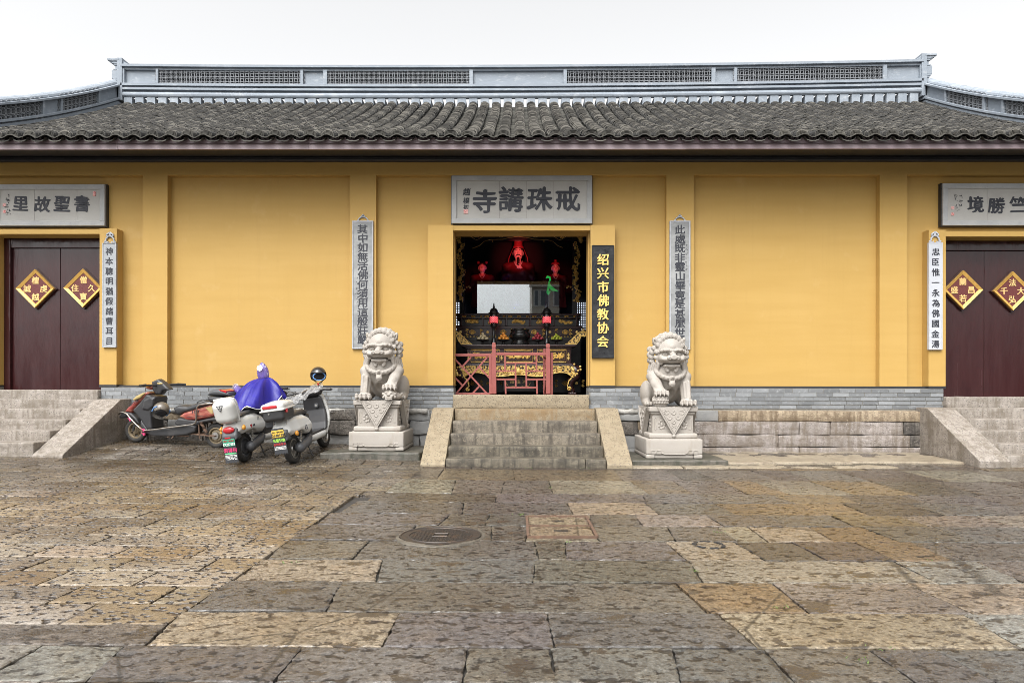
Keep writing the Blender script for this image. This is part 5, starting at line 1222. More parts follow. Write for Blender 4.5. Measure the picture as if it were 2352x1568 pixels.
# things standing on the offering table
ZT_ = J(1100, 528, TY - .04).z
M['lantern_red'] = mat('lit_red_shade', (.8, .12, .12), .4, emit=((1, .10, .12), 1.1))
def lantern(label, x):
    p = J(x, 520, TY + .12); X, Y = p.x, TY + .12; u = .00122
    t = thing('altar_lantern', label, 'lantern', (X, Y, ZT_), group='red lanterns on the offering table')
    zf = lambda y: J(x, y, Y).z
    m = MB(); m.lathe([(0, ZT_), (48 * u, ZT_), (48 * u, zf(495)), (38 * u, zf(480)), (42 * u, zf(440)), (22 * u, zf(425)), (24 * u, zf(330)), (19 * u, zf(320)), (26 * u, zf(270)), (40 * u, zf(255)), (58 * u, zf(235)), (48 * u, zf(205)), (52 * u, zf(190)), (68 * u, zf(183))], (X, Y, 0), 16); m.build('post', M['black_lacquer'], t, smooth=True)
    m = MB(); m.lathe([(66 * u, zf(186)), (70 * u, zf(160)), (70 * u, zf(110)), (66 * u, zf(84))], (X, Y, 0), 20); m.build('lamp_shade', M['lantern_red'], t, smooth=True)
    m = MB()
    for k in range(12):
        for s_ in (-1, 1): m.tube([(X + 72 * u * math.cos(6.283 * (k / 12 + s_ * i / 30)), Y + 72 * u * math.sin(6.283 * (k / 12 + s_ * i / 30)), zf(186) + (zf(84) - zf(186)) * i / 8) for i in range(9)], .0055, 4)
    m.build('shade_lattice', M['black_lacquer'], t)
    zt = lambda y: J(x, y, Y, 560).z
    m = MB(); m.lathe([(66 * u, zf(84)), (58 * u, zt(1365)), (62 * u, zt(1345)), (92 * u, zt(1335)), (64 * u, zt(1318)), (62 * u, zt(1290)), (40 * u, zt(1262)), (14 * u, zt(1250)), (20 * u, zt(1236)), (9 * u, zt(1225)), (16 * u, zt(1212)), (8 * u, zt(1200)), (11 * u, zt(1190)), (0, zt(1168))], (X, Y, 0), 16); m.build('lantern_cap', M['black_lacquer'], t, smooth=True)
lantern('black lantern with glowing red shade, between the pale pears and the oranges', 755); lantern('black lantern with glowing red shade, between the dark red apples and green mandarins', 1600)
p = J(1172, 520, TY + .35); X, Y = p.x, TY + .28; u = .00124; zf = lambda y: J(1172, y, Y).z
m = MB(); m.lathe([(0, ZT_), (150 * u, ZT_), (140 * u, zf(490)), (105 * u, zf(468)), (150 * u, zf(440)), (172 * u, zf(395)), (160 * u, zf(350)), (132 * u, zf(325)), (148 * u, zf(305)), (150 * u, zf(292)), (136 * u, zf(290)), (125 * u, zf(330)), (0, zf(345))], (X, Y, 0), 28)
tag(m.build('incense_burner', mat('burner_bronze', (.02, .02, .02), .22, metal=.4), smooth=True), 'round black incense burner at the middle of the offering table', 'incense burner')
FR = {'pear': ((.62, .52, .33), 'pale cream pear'), 'orange': ((.75, .30, .05), 'orange'), 'apple': ((.30, .03, .045), 'dark red apple'), 'mandarin': ((.34, .38, .04), 'green mandarin')}
def dish(x, kind, rf, layers):
    p = J(x, 500, TY + .3); X, Y = p.x, TY + .22; zp = J(x, 462, Y).z; colr, nm = FR[kind]
    t = thing('fruit_dish', 'black footed dish heaped with ' + nm + 's on the offering table', 'dish', (X, Y, ZT_), group='fruit dishes on the offering table')
    m = MB(); m.lathe([(0, ZT_), (.05, ZT_), (.045, ZT_ + .012), (.02, ZT_ + .03), (.03, zp - .02), (.128, zp), (.132, zp + .008), (.10, zp + .004), (0, zp)], (X, Y, 0), 20); m.build('dish_body', M['black_lacquer'], t, smooth=True)
    mt = mat(kind + '_skin', colr, .4, layers=[('noise', 18, .5, .7, tuple(c * (1.5 if kind == 'mandarin' else .7) for c in colr), .6)], bump=[('noise', 90, .15, .003)])
    m = MB(); m.sph((0, 0, 0), (rf, rf, rf * (1.08 if kind == 'pear' else .93)), 10, 7); me = m.mesh(kind); me.materials.append(mt); me.polygons.foreach_set('use_smooth', [True] * len(me.polygons)); z = zp + .006 + rf * .9; lay = 0
    for n, rr in layers:
        for k in range(n):
            a = 6.283 * k / n + .4 * lay - 1.57; o = bpy.data.objects.new(kind, me); C.objects.link(o); o.location = (X + rr * math.cos(a), Y + rr * math.sin(a), z); o.rotation_euler = (RNG.random(), RNG.random(), RNG.random() * 6)
            tag(o, nm + ' in the heap on its black dish', kind, nm + 's heaped on a dish')
        z += rf * 1.5; lay += 1
dish(582, 'pear', .030, [(7, .085), (4, .042), (1, 0)]); dish(910, 'orange', .032, [(7, .085), (4, .042), (1, 0)]); dish(1455, 'apple', .032, [(7, .085), (4, .042), (1, 0)]); dish(1750, 'mandarin', .026, [(8, .085), (5, .045), (1, 0)])
# donation box
dy = 1.72
dbx = thing('donation_box', 'black donation box with gold characters under the offering table', 'box', (J(1150, 1200, dy).x, dy + .2, FL))
m = MB(); a, b = mbox(m, 890, 1030, 1410, 1275, dy, dy + .4); m.build('box_body', M['black_lacquer'], dbx, bevel=.01)
m = MB(); c0 = J(1146, 1125, dy); pts = [(c0.x + .215 * math.cos(t_) * (1 + .05 * math.cos(8 * t_)) * (abs(math.cos(t_)) + abs(math.sin(t_))) ** .6, dy - .006, c0.z + .085 * math.sin(t_) * (1 + .1 * math.cos(8 * t_)) * (abs(math.cos(t_)) + abs(math.sin(t_))) ** .6) for t_ in [6.283 * i / 40 for i in range(40)]]; m.tube(pts, .005, 4, True)
for ch, x in (('箱', 1045), ('德', 1146), ('功', 1240)): pp = J(x, 1120, dy); put_text(m, ch, pp.x, pp.z, .085, dy - .002, .006, .012)
m.build('lettering', M['gold_paint'], dbx, norm=False)

# red railings behind the threshold
RY = .30
def rthing(label, x, nm='wooden_railing'): p = J(x, 1310, RY); return thing(nm, label, 'railing', (p.x, RY, 1.0), group='red wooden railings across the doorway')
def rb(m, a, b, w=.032, d=.03, Y=RY): p, q_ = J(*a, Y), J(*b, Y); m.bar(p, q_, d, w, (0, 1, 0)) if False else m.bar((p.x, Y, p.z), (q_.x, Y, q_.z), w, d, (0, 1, 0))
ZR = 1315
g1 = rthing('red wooden railing panel with diagonal crossing bars at the doorway edge', 400)
m = MB(); rb(m, (100, 697), (725, 692), .05, .05); rb(m, (700, 690), (704, ZR), .05, .049); rb(m, (112, 720), (112, ZR), .03, .048); rb(m, (112, ZR - 6), (700, ZR - 6), .03, .045); m.build('frame', M['rail'], g1, bevel=.004)
m = MB()
for i, (a, b) in enumerate((((112, 735), (650, 1312)), ((395, 725), (250, 885)), ((670, 705), (150, 1312)), ((112, 1025), (250, 1175)), ((525, 890), (690, 1065)), ((525, 1190), (412, 1312)))): rb(m, a, b, .028, .024, RY + .001 * i)
m.build('crossing_bars', M['rail'], g1)
g2 = rthing('red wooden railing panel with square fret bars between two capped posts', 1200)
for x in (757, 1617):
    m = MB(); rb(m, (x, 600), (x + 6, ZR), .075, .07); rb(m, (x, 528), (x, 580), .072, .068); rb(m, (x, 500 if x < 1000 else 515), (x, 528), .058, .056); rb(m, (x, 578), (x, 602), .058, .056); m.build('post', M['rail'], g2, bevel=.006)
m = MB(); rb(m, (785, 677), (1600, 677), .05, .045); m.build('top_bar', M['rail'], g2, bevel=.004)
m = MB()
bars = [((935, 700), (935, 945)), ((1435, 700), (1435, 945)), ((935, 822), (1435, 822)), ((1100, 835), (1105, 1200)), ((1270, 835), (1275, 1200)), ((795, 950), (1090, 950)), ((1280, 950), (1585, 950)), ((795, 1082), (1095, 1082)), ((1285, 1082), (1585, 1082)), ((938, 1095), (945, ZR)), ((1440, 1095), (1445, ZR)), ((945, 1212), (1440, 1212))]
for i, (a, b) in enumerate(bars): rb(m, a, b, .028, .026, RY + .0007 * i)
m.build('fret_bars', M['rail'], g2)
g3 = rthing('red wooden railing leaf swung open, seen edge-on behind the capped post', 1700)
m = MB(); p0 = J(1675, 1310, RY + .05); p1 = J(1560, 1310, RY + .85); zt = J(1675, 662, RY + .05).z
for P, w_ in ((p0, .05), (p1, .05)): m.box(P.x - .022, P.y - .025, 1.0, P.x + .022, P.y + .025, zt + (.12 if P is p1 else 0))
for z in (zt - .03, 1.03): m.bar((p0.x, p0.y, z), (p1.x, p1.y, z), .04, .045)
m.build('frame', M['rail'], g3, bevel=.004)
m = MB(); [m.bar((p0.x + (p1.x - p0.x) * a, p0.y + .8 * a, 1.05 + (zt - 1.1) * b), (p0.x + (p1.x - p0.x) * c, p0.y + .8 * c, 1.05 + (zt - 1.1) * d), .024, .026) for a, b, c, d in ((.05, 0, .95, 1), (.05, 1, .95, 0))]; m.build('crossing_bars', M['rail'], g3)
# ------------------------------------------------------------------ scooters
M['rubber'] = mat('tyre_rubber', (.022, .021, .020), .75, layers=[('noise', 14, .45, .7, (.055, .048, .04), .7)], bump=[('noise', 60, .3, .004)])
M['sc_black'] = mat('black_plastic', (.028, .028, .030), .42, layers=[('noise', 7, .5, .75, (.055, .052, .05), .7, .6)])
M['sc_grey'] = mat('dark_grey_plastic', (.06, .062, .068), .45, layers=[('noise', 9, .5, .75, (.085, .082, .08), .6)])
M['sc_white'] = mat('white_paint', (.52, .52, .50), .22, coat=.5, layers=[('noise', 5, .5, .75, (.46, .455, .43), .6)])
M['sc_red'] = mat('faded_red_paint', (.20, .028, .022), .38, coat=.2, layers=[('noise', (5, 5, 14), .42, .60, (.36, .15, .10), .85), ('noise', 16, .55, .7, (.22, .05, .04), .6)])
M['sc_gold'] = mat('faded_gold_panel', (.36, .27, .11), .45, layers=[('noise', 12, .5, .7, (.26, .19, .08), .6)])
M['chrome'] = mat('worn_chrome', (.36, .335, .30), .3, metal=1, layers=[('noise', 15, .48, .65, (.16, .11, .075), .7, .5)])
M['rim_gold'] = mat('dull_gold_rim', (.26, .21, .14), .45, metal=.6, layers=[('noise', 16, .5, .7, (.13, .10, .07), .7)])
M['steel'] = mat('steel', (.38, .37, .35), .35, metal=.9)
M['rust'] = mat('rusty_frame', (.10, .06, .04), .7, layers=[('noise', 20, .45, .7, (.18, .10, .06), .7)])
M['red_lens'] = mat('red_lens', (.42, .012, .018), .14, coat=.6); M['amber'] = mat('amber_lens', (.62, .27, .03), .15, coat=.6)
M['mirror'] = mat('mirror_glass', (.8, .82, .85), .05, metal=1)
M['plate_green'] = mat('green_plate', (.04, .27, .165), .4); M['plate_yellow'] = mat('yellow_plate', (.60, .40, .06), .4); M['white_ink'] = mat('white_ink', (.72, .72, .70), .5)
M['pink_ink'] = mat('pink_ink', (.62, .05, .16), .5); M['red_ink'] = mat('red_ink', (.45, .04, .04), .5); M['green_ink'] = mat('green_ink', (.15, .55, .25), .5); M['lime_ink'] = mat('lime_ink', (.36, .68, .10), .5); M['flap'] = mat('mud_flap', (.035, .037, .042), .6)
def lathe_y(m, prof, c, n=28): m.lathe(prof, c, n, 'y')
def wheel(root, x, z, r, tw, rimm, spokes=6, hub=.05, y=0, double=False):
    """tyre, rim with spokes and hub on the y axis"""
    m = MB(); h = tw / 2; lathe_y(m, [(r - tw * .75, -h * .7), (r - tw * .45, -h), (r - tw * .12, -h * .82), (r, -h * .3), (r, h * .3), (r - tw * .12, h * .82), (r - tw * .45, h), (r - tw * .75, h * .7)], (x, y, z), 36)
    for k in range(30):
        a = 6.283 * k / 30
        for s in (-1, 1): m.bar((x + (r - .004) * math.cos(a), y + s * .006, z + (r - .004) * math.sin(a)), (x + (r - .016) * math.cos(a + .07), y + s * h * .85, z + (r - .016) * math.sin(a + .07)), .012, .010)
    w_ = m.build('wheel', M['rubber'], root, smooth=True, wrel=False)
    m = MB(); ri = r - tw * .75; lathe_y(m, [(ri + .006, -h * .75), (ri - .012, -h * .78), (ri - .022, -h * .4), (ri - .022, h * .4), (ri - .012, h * .78), (ri + .006, h * .75)], (x, y, z), 32)
    for k in range(spokes):
        a = 6.283 * k / spokes
        for d in ((-.10, .10) if double else (0,)): m.bar((x + hub * .8 * math.cos(a + d), y, z + hub * .8 * math.sin(a + d)), (x + (ri - .014) * math.cos(a + d * .6), y, z + (ri - .014) * math.sin(a + d * .6)), .022 if not double else .014, .03)
    lathe_y(m, [(0, -h * .62), (hub, -h * .6), (hub + .008, -h * .3), (hub + .008, h * .3), (hub, h * .6), (0, h * .62)], (x, y, z), 20)
    m.build('rim', rimm, w_, smooth=False, wrel=False)
    return w_
def disc(m, c, nrm, r, th, n=16):
    c = Vector(c); nrm = Vector(nrm).normalized(); m.tube([c - nrm * th / 2, c + nrm * th / 2], r, n)
def sdfpart(root, name, m, polys, h=.009, pad=.05, extra=None):
    P = [p for q in polys for p in q['p']]; w_ = max(q['w'] + abs(q.get('yc', 0)) for q in polys)
    s = SDF((min(p[0] for p in P) - pad, -w_ - pad, min(p[1] for p in P) - pad), (max(p[0] for p in P) + pad, w_ + pad, max(p[1] for p in P) + pad), h)
    for q in polys: s.poly(q['p'], q['w'], q.get('r', .03), q.get('k', .0), q.get('yc', 0), q.get('op', 'u'), q.get('t'))
    if extra: extra(s)
    return s.build(name, m, root)

def place(root, rear, front, lean):
    """rear and front wheel contact points on the ground"""
    a = Vector((rear[0], rear[1], G(*rear))); b = Vector((front[0], front[1], G(*front))); d = (b - a).normalized(); left = Vector((0, 0, 1)).cross(d).normalized(); up = d.cross(left)
    R_ = Matrix((d, left, up)).transposed().to_4x4(); M_ = Matrix.Translation(a) @ R_ @ Matrix.Rotation(lean, 4, 'X'); root.matrix_world = M_
    root.location, root.rotation_euler = M_.to_translation(), M_.to_euler(); return M_

# --- red and black scooter, seen from its left side
def sA():
    t = thing('scooter', 'faded red and black scooter with a chrome side bar, closest to the left steps', 'scooter', group='scooters parked by the temple wall')
    q = lambda *pts: [((1050 - x) * .00176, (958 - y) * .00154) for x, y in pts]; B, Rd = M['sc_black'], M['sc_red']
    wheel(t, *q((222, 832))[0], .188, .085, M['rim_gold'], 6, .05, 0, True); rw = wheel(t, *q((1050, 835))[0], .200, .10, M['rim_gold'], 10, .085)
    m = MB(); c0 = q((1050, 835))[0]; lathe_y(m, [(0, .062), (.055, .060), (.06, .045)], (c0[0], 0, c0[1]), 20); m.build('hub_cap', M['steel'], rw, wrel=False)
    sdfpart(t, 'leg_shield', B, [dict(p=q((392, 440), (485, 462), (478, 520), (440, 640), (448, 790), (400, 808), (345, 720), (250, 610), (330, 520)), w=.15, r=.03, k=.02), dict(p=q((445, 465), (478, 480), (468, 560), (420, 600), (360, 590), (380, 500)), w=.17, r=.02, k=.01)], .010)
    sdfpart(t, 'front_fairing', Rd, [dict(p=q((372, 415), (398, 430), (330, 510), (230, 605), (195, 648), (118, 640), (165, 580), (250, 500)), w=.135, r=.05, t=lambda X, Z: 1.0 - .45 * np.clip((X - 1.15) / .35, 0, 1))], .010)
    sdfpart(t, 'gold_inset', M['sc_gold'], [dict(p=q((352, 425), (372, 432), (330, 480), (262, 512), (245, 500), (285, 460)), w=.140, r=.02)], .010)
    sdfpart(t, 'front_mudguard', B, [dict(p=q((75, 683), (120, 632), (205, 645), (262, 700), (292, 760), (262, 752), (215, 705), (170, 690), (120, 705), (82, 706)), w=.085, r=.03)], .009)
    sdfpart(t, 'floor_body', B, [dict(p=q((330, 700), (400, 795), (452, 806), (560, 782), (652, 772), (700, 742), (830, 730), (892, 742), (880, 800), (800, 835), (640, 862), (450, 868), (372, 842), (320, 770)), w=.14, r=.03)], .010)
    sdfpart(t, 'tail_panel', Rd, [dict(p=q((712, 652), (760, 610), (900, 562), (1010, 520), (1090, 520), (1110, 560), (1095, 625), (1000, 652), (900, 678), (800, 690)), w=.14, r=.05)], .010)
    sdfpart(t, 'gold_inset', M['sc_gold'], [dict(p=q((985, 548), (1062, 520), (1062, 612), (1035, 598)), w=.146, r=.01)], .010)
    sdfpart(t, 'lower_tail', B, [dict(p=q((664, 722), (700, 668), (800, 672), (900, 682), (1000, 655), (1120, 628), (1165, 640), (1150, 690), (1060, 680), (960, 700), (900, 735), (690, 752)), w=.125, r=.03)], .010)
    sdfpart(t, 'seat', M['sc_black'], [dict(p=q((652, 568), (700, 538), (800, 542), (880, 512), (965, 478), (1040, 480), (1030, 520), (930, 556), (850, 590), (760, 612), (706, 640), (672, 622)), w=.135, r=.055)], .010)
    hb = sdfpart(t, 'handlebar_cowl', B, [dict(p=q((408, 310), (470, 280), (520, 310), (560, 350), (590, 385), (520, 402), (498, 440), (450, 442), (415, 398)), w=.07, r=.035)], .009, extra=None)
    m = MB(); hx, hz = q((480, 345))[0]; sx_ = .10
    for s in (-1, 1):
        g0 = (hx + s * .03, s * .08, hz); g1 = (hx + s * .10 - .02, s * .23, hz + .01); g2 = (hx + s * .14 - .04, s * .34, hz - .0); m.tube([g0, g1, g2], .016, 8)
        m.tube([(g1[0], g1[1], g1[2]), g2], .021, 10); m.tube([(g1[0] + .03, g1[1], g1[2]), (g2[0] + .06, g2[1], g2[2] - .01)], .006, 6)
    m.build('handlebar', M['sc_black'], t, wrel=False)
    m = MB(); p = q((385, 350))[0]; m.sph((p[0], .09, p[1]), (.05, .04, .03), 10, 6); m.sph((p[0] - .02, .12, p[1] + .015), (.03, .03, .02), 8, 6); m.build('turn_light', M['amber'], t, smooth=True, wrel=False)
    m = MB(); p = q((385, 372))[0]; m.sph((p[0], 0, p[1]), (.07, .10, .035), 12, 7); m.build('red_trim', M['sc_red'], t, smooth=True, wrel=False)
    m = MB(); p = q((495, 325))[0]; m.sph((p[0], .062, p[1]), (.06, .014, .018), 10, 6); m.build('gold_inset', M['sc_gold'], t, smooth=True, wrel=False)
    bar = [(88, 662), (108, 643), (150, 636), (198, 652), (245, 700), (300, 755), (345, 795), (390, 808), (480, 797), (600, 772), (760, 742), (865, 722), (898, 705), (907, 670), (907, 600), (912, 545), (935, 518), (1000, 505), (1085, 494)]
    for s in (-1, 1): m = MB(); m.tube([(x, s * (.165 if 3 < i else .10 + .016 * i), z) for i, (x, z) in enumerate(q(*bar))], .0135, 8); m.build('crash_bar', M['chrome'], t, smooth=True, wrel=False)
    m = MB()
    for s in (-1, 1): m.tube([(x, s * .10, z) for x, z in q((895, 520), (888, 500), (905, 486), (1008, 458), (1022, 500), (1060, 520))], .009, 6)
    m.tube([(q((1008, 458))[0][0], -.1, q((1008, 458))[0][1]), (q((1008, 458))[0][0], .1, q((1008, 458))[0][1])], .009, 6); m.build('rack', M['sc_black'], t, wrel=False)
    tb_ = sdfpart(t, 'top_box', B, [dict(p=q((1006, 428), (1120, 428), (1205, 440), (1180, 480), (1035, 492), (1018, 470)), w=.16, r=.04)], .010)
    s = SDF((-.40, -.22, .75), (.12, .22, 1.02), .010); s.poly(q((1003, 420), (1030, 380), (1065, 356), (1130, 350), (1215, 380), (1225, 418)), .165, .05); s.build('box_lid', M['sc_grey'], tb_)
    m = MB(); p = q((1135, 362), (1200, 385)); m.prism([(p[0][0], p[0][1]), (p[1][0], p[1][1]), (p[1][0], p[1][1] + .03), (p[0][0], p[0][1] + .012)], -.09, .168, 'xz'); m.build('reflector', M['red_lens'], tb_, wrel=False)
    m = MB(); fx, fz = q((222, 832))[0]
    for s in (-1, 1): m.tube([(fx, s * .07, fz), (fx - .03, s * .07, fz + .10), q((250, 700))[0][0:1] + (s * .06,) + (q((250, 700))[0][1],)], .018, 7)
    m.build('fork', M['sc_black'], t, wrel=False)
    m = MB(); rx, rz = q((1050, 835))[0]
    for s in (-1, 1):
        m.bar((rx - .02, s * .085, rz), (rx + .42, s * .08, rz + .02), .02, .045, (0, 1, 0)); m.tube([(q((905, 690))[0][0], s * .11, q((905, 690))[0][1]), (q((915, 870))[0][0], s * .10, q((915, 870))[0][1])], .012, 6)
    m.tube([(q((800, 850))[0][0], .09, q((800, 850))[0][1]), (q((640, 850))[0][0], .10, q((640, 850))[0][1]), (q((600, 872))[0][0], .13, q((600, 872))[0][1])], .010, 6); m.tube([(q((660, 855))[0][0], .12, q((660, 855))[0][1]), (q((655, 880))[0][0], .16, q((655, 880))[0][1])], .008, 6)
    m.build('swing_arm', M['rust'], t, wrel=False)
    m = MB(); a, b = q((935, 700))[0], q((990, 800))[0]
    for s in (-1, 1):
        for k in range(9):
            u = k / 8; m.lathe([(.018, -.006), (.03, 0), (.018, .006)], (a[0] + (b[0] - a[0]) * u, s * .12, a[1] + (b[1] - a[1]) * u), 10)
        m.tube([(a[0], s * .12, a[1]), (b[0], s * .12, b[1])], .016, 7)
    m.build('shock_spring', M['rust'], t, wrel=False)
    m = MB(); p = q((1135, 795))[0]; m.sph((p[0], .10, p[1]), (.03, .03, .028), 10, 6); m.build('turn_light', M['amber'], t, smooth=True, wrel=False)
    m = MB()                                                                          # decals and cable ties
    for x0, y0, x1, y1 in ((205, 560, 300, 495), (215, 570, 310, 505)): a, b = q((x0, y0))[0], q((x1, y1))[0]; m.bar((a[0], .128, a[1]), (b[0], .133, b[1]), .006, .004, (0, 1, 0))
    for k in range(4): a = q((860 + 20 * k, 598 - 3 * k))[0]; m.bar((a[0], .141, a[1] - .02), (a[0], .141, a[1] + .022), .006, .004, (0, 1, 0)); m.bar((a[0] + .012, .141, a[1] + .015), (a[0] - .012, .141, a[1] + .017), .005, .004, (0, 1, 0))
    m.bar((q((800, 652))[0][0], .141, q((800, 652))[0][1]), (q((1000, 622))[0][0], .141, q((1000, 622))[0][1]), .005, .003, (0, 1, 0)); m.build('decal', M['ink'], t, wrel=False)
    m = MB()
    for x, y in ((240, 706), (378, 806), (382, 850)): p = q((x, y))[0]; m.lathe([(.017, -.02), (.019, 0), (.017, .02)], (p[0], .165, p[1]), 8); m.tube([(p[0], .18, p[1]), (p[0] + .03, .19, p[1] + .03)], .005, 5)
    m.build('tie_tape', M['pink_ink'], t, wrel=False)
    M_ = place(t, (-4.81, -.78), (-6.25, -.52), rad(-3))
    # helmet hanging from the front hook
    p = M_ @ Vector((q((545, 590))[0][0], .14, q((545, 590))[0][1]))
    helmet('grey-brown open helmet with a blue stripe hanging from the red and black scooter', p, .118, (rad(25), rad(35), rad(150)), 'helm_tan', True)
    return t
M['helm_tan'] = mat('grey_brown_helmet', (.13, .11, .085), .35, coat=.3, layers=[('noise', 8, .5, .7, (.09, .075, .06), .6)]); M['helm_black'] = mat('black_helmet', (.02, .018, .017), .25, coat=.5, layers=[('noise', 5, .5, .7, (.04, .03, .022), .6)])
M['blue_trim'] = mat('blue_trim', (.12, .26, .52), .35); M['lining'] = mat('helmet_lining', (.015, .015, .017), .9)
M['clear'] = mat('smoky_visor', (.35, .33, .30), .06, alpha=.35)
def helmet(label, p, r, rot, mt, tan):
    t = thing('helmet', label, 'helmet', tuple(p)); t.rotation_euler = rot
    s = SDF((-.18, -.18, -.18), (.18, .18, .18), .008); s.el((0, 0, 0), (r * 1.12, r, r * 1.05), 0); s.el((.0, 0, -.01), (r * .98, r * .88, r * .93), 0, None, 's'); s.box((.13, 0, -.06 if tan else -.015), (.12, .12, .06 if tan else .055), .03, .02, None, 's'); s.box((0, 0, -.15), (.3, .3, .06), .01, .02, None, 's'); s.build('shell', M[mt], t)
    m = MB(); m.sph((-.004, 0, -.008), (r * 1.0, r * .90, r * .93), 14, 8); m.v = [(x, y, max(z, -.085)) if x < .05 else (min(x, .052), y, max(z, -.085)) for x, y, z in m.v]; m.build('lining', M['lining'], t, smooth=True, wrel=False)
    m = MB()
    if tan:
        for s_ in (-1, 1): m.tube([(.06, s_ * r * .93, -.035), (-.02, s_ * r * 1.02, -.02), (-.08, s_ * r * .85, -.03)], .010, 5)
        m.build('stripe', M['blue_trim'], t, wrel=False); m = MB(); m.lathe([(r * 1.14, -.08), (r * 1.16, -.02), (r * 1.1, .03)], (0, 0, 0), 14, 'z', -1.0, 1.0); m.build('visor', M['clear'], t, smooth=True, wrel=False)
    else:
        m.tube([(.062 + .02 * abs(math.sin(a)), .092 * math.cos(a), -.012 + .062 * math.sin(a)) for a in [6.283 * i / 18 for i in range(18)]], .009, 6, True); m.build('rim_trim', M['blue_trim'], t, wrel=False)
        m = MB(); m.tube([(.03, .08, -.07), (.07, .03, -.10), (.06, -.02, -.13)], .007, 5); m.tube([(.03, -.08, -.07), (.06, -.02, -.13), (.05, -.01, -.20)], .006, 5); m.build('chin_strap', M['lining'], t, wrel=False)
        m = MB(); m.box(.055, -.035, -.145, .075, -.01, -.115); m.build('buckle', M['red_lens'], t, wrel=False)
    return t

# --- white retro scooters, seen from behind
def sW(label, box_kind, plate, head):
    t = thing('scooter', label, 'scooter', group='scooters parked by the temple wall')
    W_, B, Gy = M['sc_white'], M['sc_black'], M['sc_grey']; r = .212; fx = 1.18; ZR_ = 0.0 if box_kind == 'round' else -.005
    wheel(t, 0, r, r, .10, M['sc_grey'] if box_kind == 'round' else M['steel'], 5 if box_kind == 'round' else 12, .09 if box_kind == 'round' else .045); wheel(t, fx, r, r, .09, M['steel'], 8, .05)
    tp = lambda X, Z: 1 - .30 * np.clip((Z - .50) / .22, 0, 1) - .28 * np.clip((-.02 - X) / .28, 0, 1)
    def hollow(s): s.cap((0, -.09, r), (0, .09, r), r + .05, None, .02, 's')
    sdfpart(t, 'rear_body', W_, [dict(p=[(-.30, .46), (-.29, .58), (-.20, .665), (.0, .695), (.26, .68), (.42, .61), (.47, .50), (.45, .40), (.33, .36), (.20, .385), (.05, .41), (-.15, .415)], w=.185, r=.085, t=tp)], .009, extra=hollow)
    sdfpart(t, 'rear_fender', Gy, [dict(p=[(-.345, .375), (-.335, .44), (-.29, .53), (-.22, .56), (-.20, .42), (-.02, .425), (-.0, .40), (-.2, .37)], w=.115, r=.035)], .008, extra=hollow)
    sdfpart(t, 'seat', B, [dict(p=[(-.16, .67), (-.10, .705), (.10, .73), (.34, .735), (.48, .69), (.44, .64), (.2, .66), (-.1, .655)], w=.125, r=.035)], .009)
    sdfpart(t, 'under_seat', B, [dict(p=[(.40, .64), (.50, .64), (.54, .34), (.42, .30)], w=.125, r=.03)], .010)
    sdfpart(t, 'floorboard', B, [dict(p=[(.40, .31), (.98, .31), (.98, .345), (.40, .345)], w=.155, r=.015)], .009)
    sdfpart(t, 'side_skirt', W_, [dict(p=[(.36, .325), (.40, .235), (.52, .205), (.90, .205), (1.0, .25), (1.02, .322)], w=.172, r=.06)], .010)
    sdfpart(t, 'leg_shield', W_, [dict(p=[(.93, 0.240), (1.0, 0.240), (1.08, 0.371), (1.13, 0.601), (1.12, 0.798), (1.07, 0.871), (1.02, 0.855), (1.06, 0.781), (1.06, 0.601), (1.01, 0.388)], w=.215, r=.03, t=lambda X, Z: 1 - .25 * np.clip((Z - .55) / .33, 0, 1) - .22 * np.clip((.45 - Z) / .2, 0, 1))], .009)
    sdfpart(t, 'inner_panel', B, [dict(p=[(.90, 0.322), (.97, 0.322), (1.02, 0.420), (1.055, 0.601), (1.05, 0.781), (1.015, 0.843), (.985, 0.822), (1.0, 0.634), (.95, 0.437)], w=.19, r=.035, t=lambda X, Z: 1 - .24 * np.clip((Z - .55) / .33, 0, 1))], .009)
    m = MB(); disc(m, (.985, -.06, .70), (-1, 0, .1), .035, .03); m.build('key_lock', Gy, t, smooth=False, wrel=False); m = MB(); disc(m, (.966, -.06, .702), (-1, 0, .1), .018, .012); m.build('lock_face', M['steel'], t, wrel=False)
    sdfpart(t, 'front_fender', W_, [dict(p=[(fx - .20, .34), (fx - .15, .42), (fx, .465), (fx + .16, .42), (fx + .235, .32), (fx + .2, .31), (fx + .12, .37), (fx, .40), (fx - .12, .37)], w=.075, r=.03)], .009)
    m = MB()
    for s in (-1, 1): m.tube([(fx, s * .065, r), (fx - .06, s * .065, .45), (fx - .10, s * .05, .6)], .018, 8)
    m.build('fork', B, t, wrel=False)
    s = SDF((.84, -.22, .78), (1.22, .22, 1.02), .009); s.el((1.03, 0, .90), (.12, .17, .07), 0); s.build('handlebar_cowl', B, t)
    m = MB(); disc(m, (1.14, 0, .89), (1, 0, 0), .065, .04, 20); m.build('headlight', M['white_ink'], t, wrel=False)
    m = MB()
    for s in (-1, 1): m.tube([(1.02, s * .14, 0.915), (.98, s * .24, 0.930), (.93, s * .36, 0.920)], .014, 8); m.tube([(.96, s * .27, 0.928), (.93, s * .36, 0.920)], .02, 8); m.tube([(1.05, s * .22, 0.920), (1.0, s * .36, 0.910)], .006, 5)
    m.build('handlebar', B, t, wrel=False)
    for s in ((1,) if box_kind != 'round' else ()):
        m = MB(); m.tube([(1.0, s * .22, .93), (1.0, s * .36, .965), (1.0, s * .41, .95)], .007, 6); disc(m, (1.0, s * .45, .945), (-1, 0, .05), .058, .026, 18); mm = m.build('side_mirror', B, t, wrel=False); m = MB(); disc(m, (.983, s * .45, .946), (-1, 0, .05), .052, .006, 18); m.build('mirror_glass', M['mirror'], mm, wrel=False)
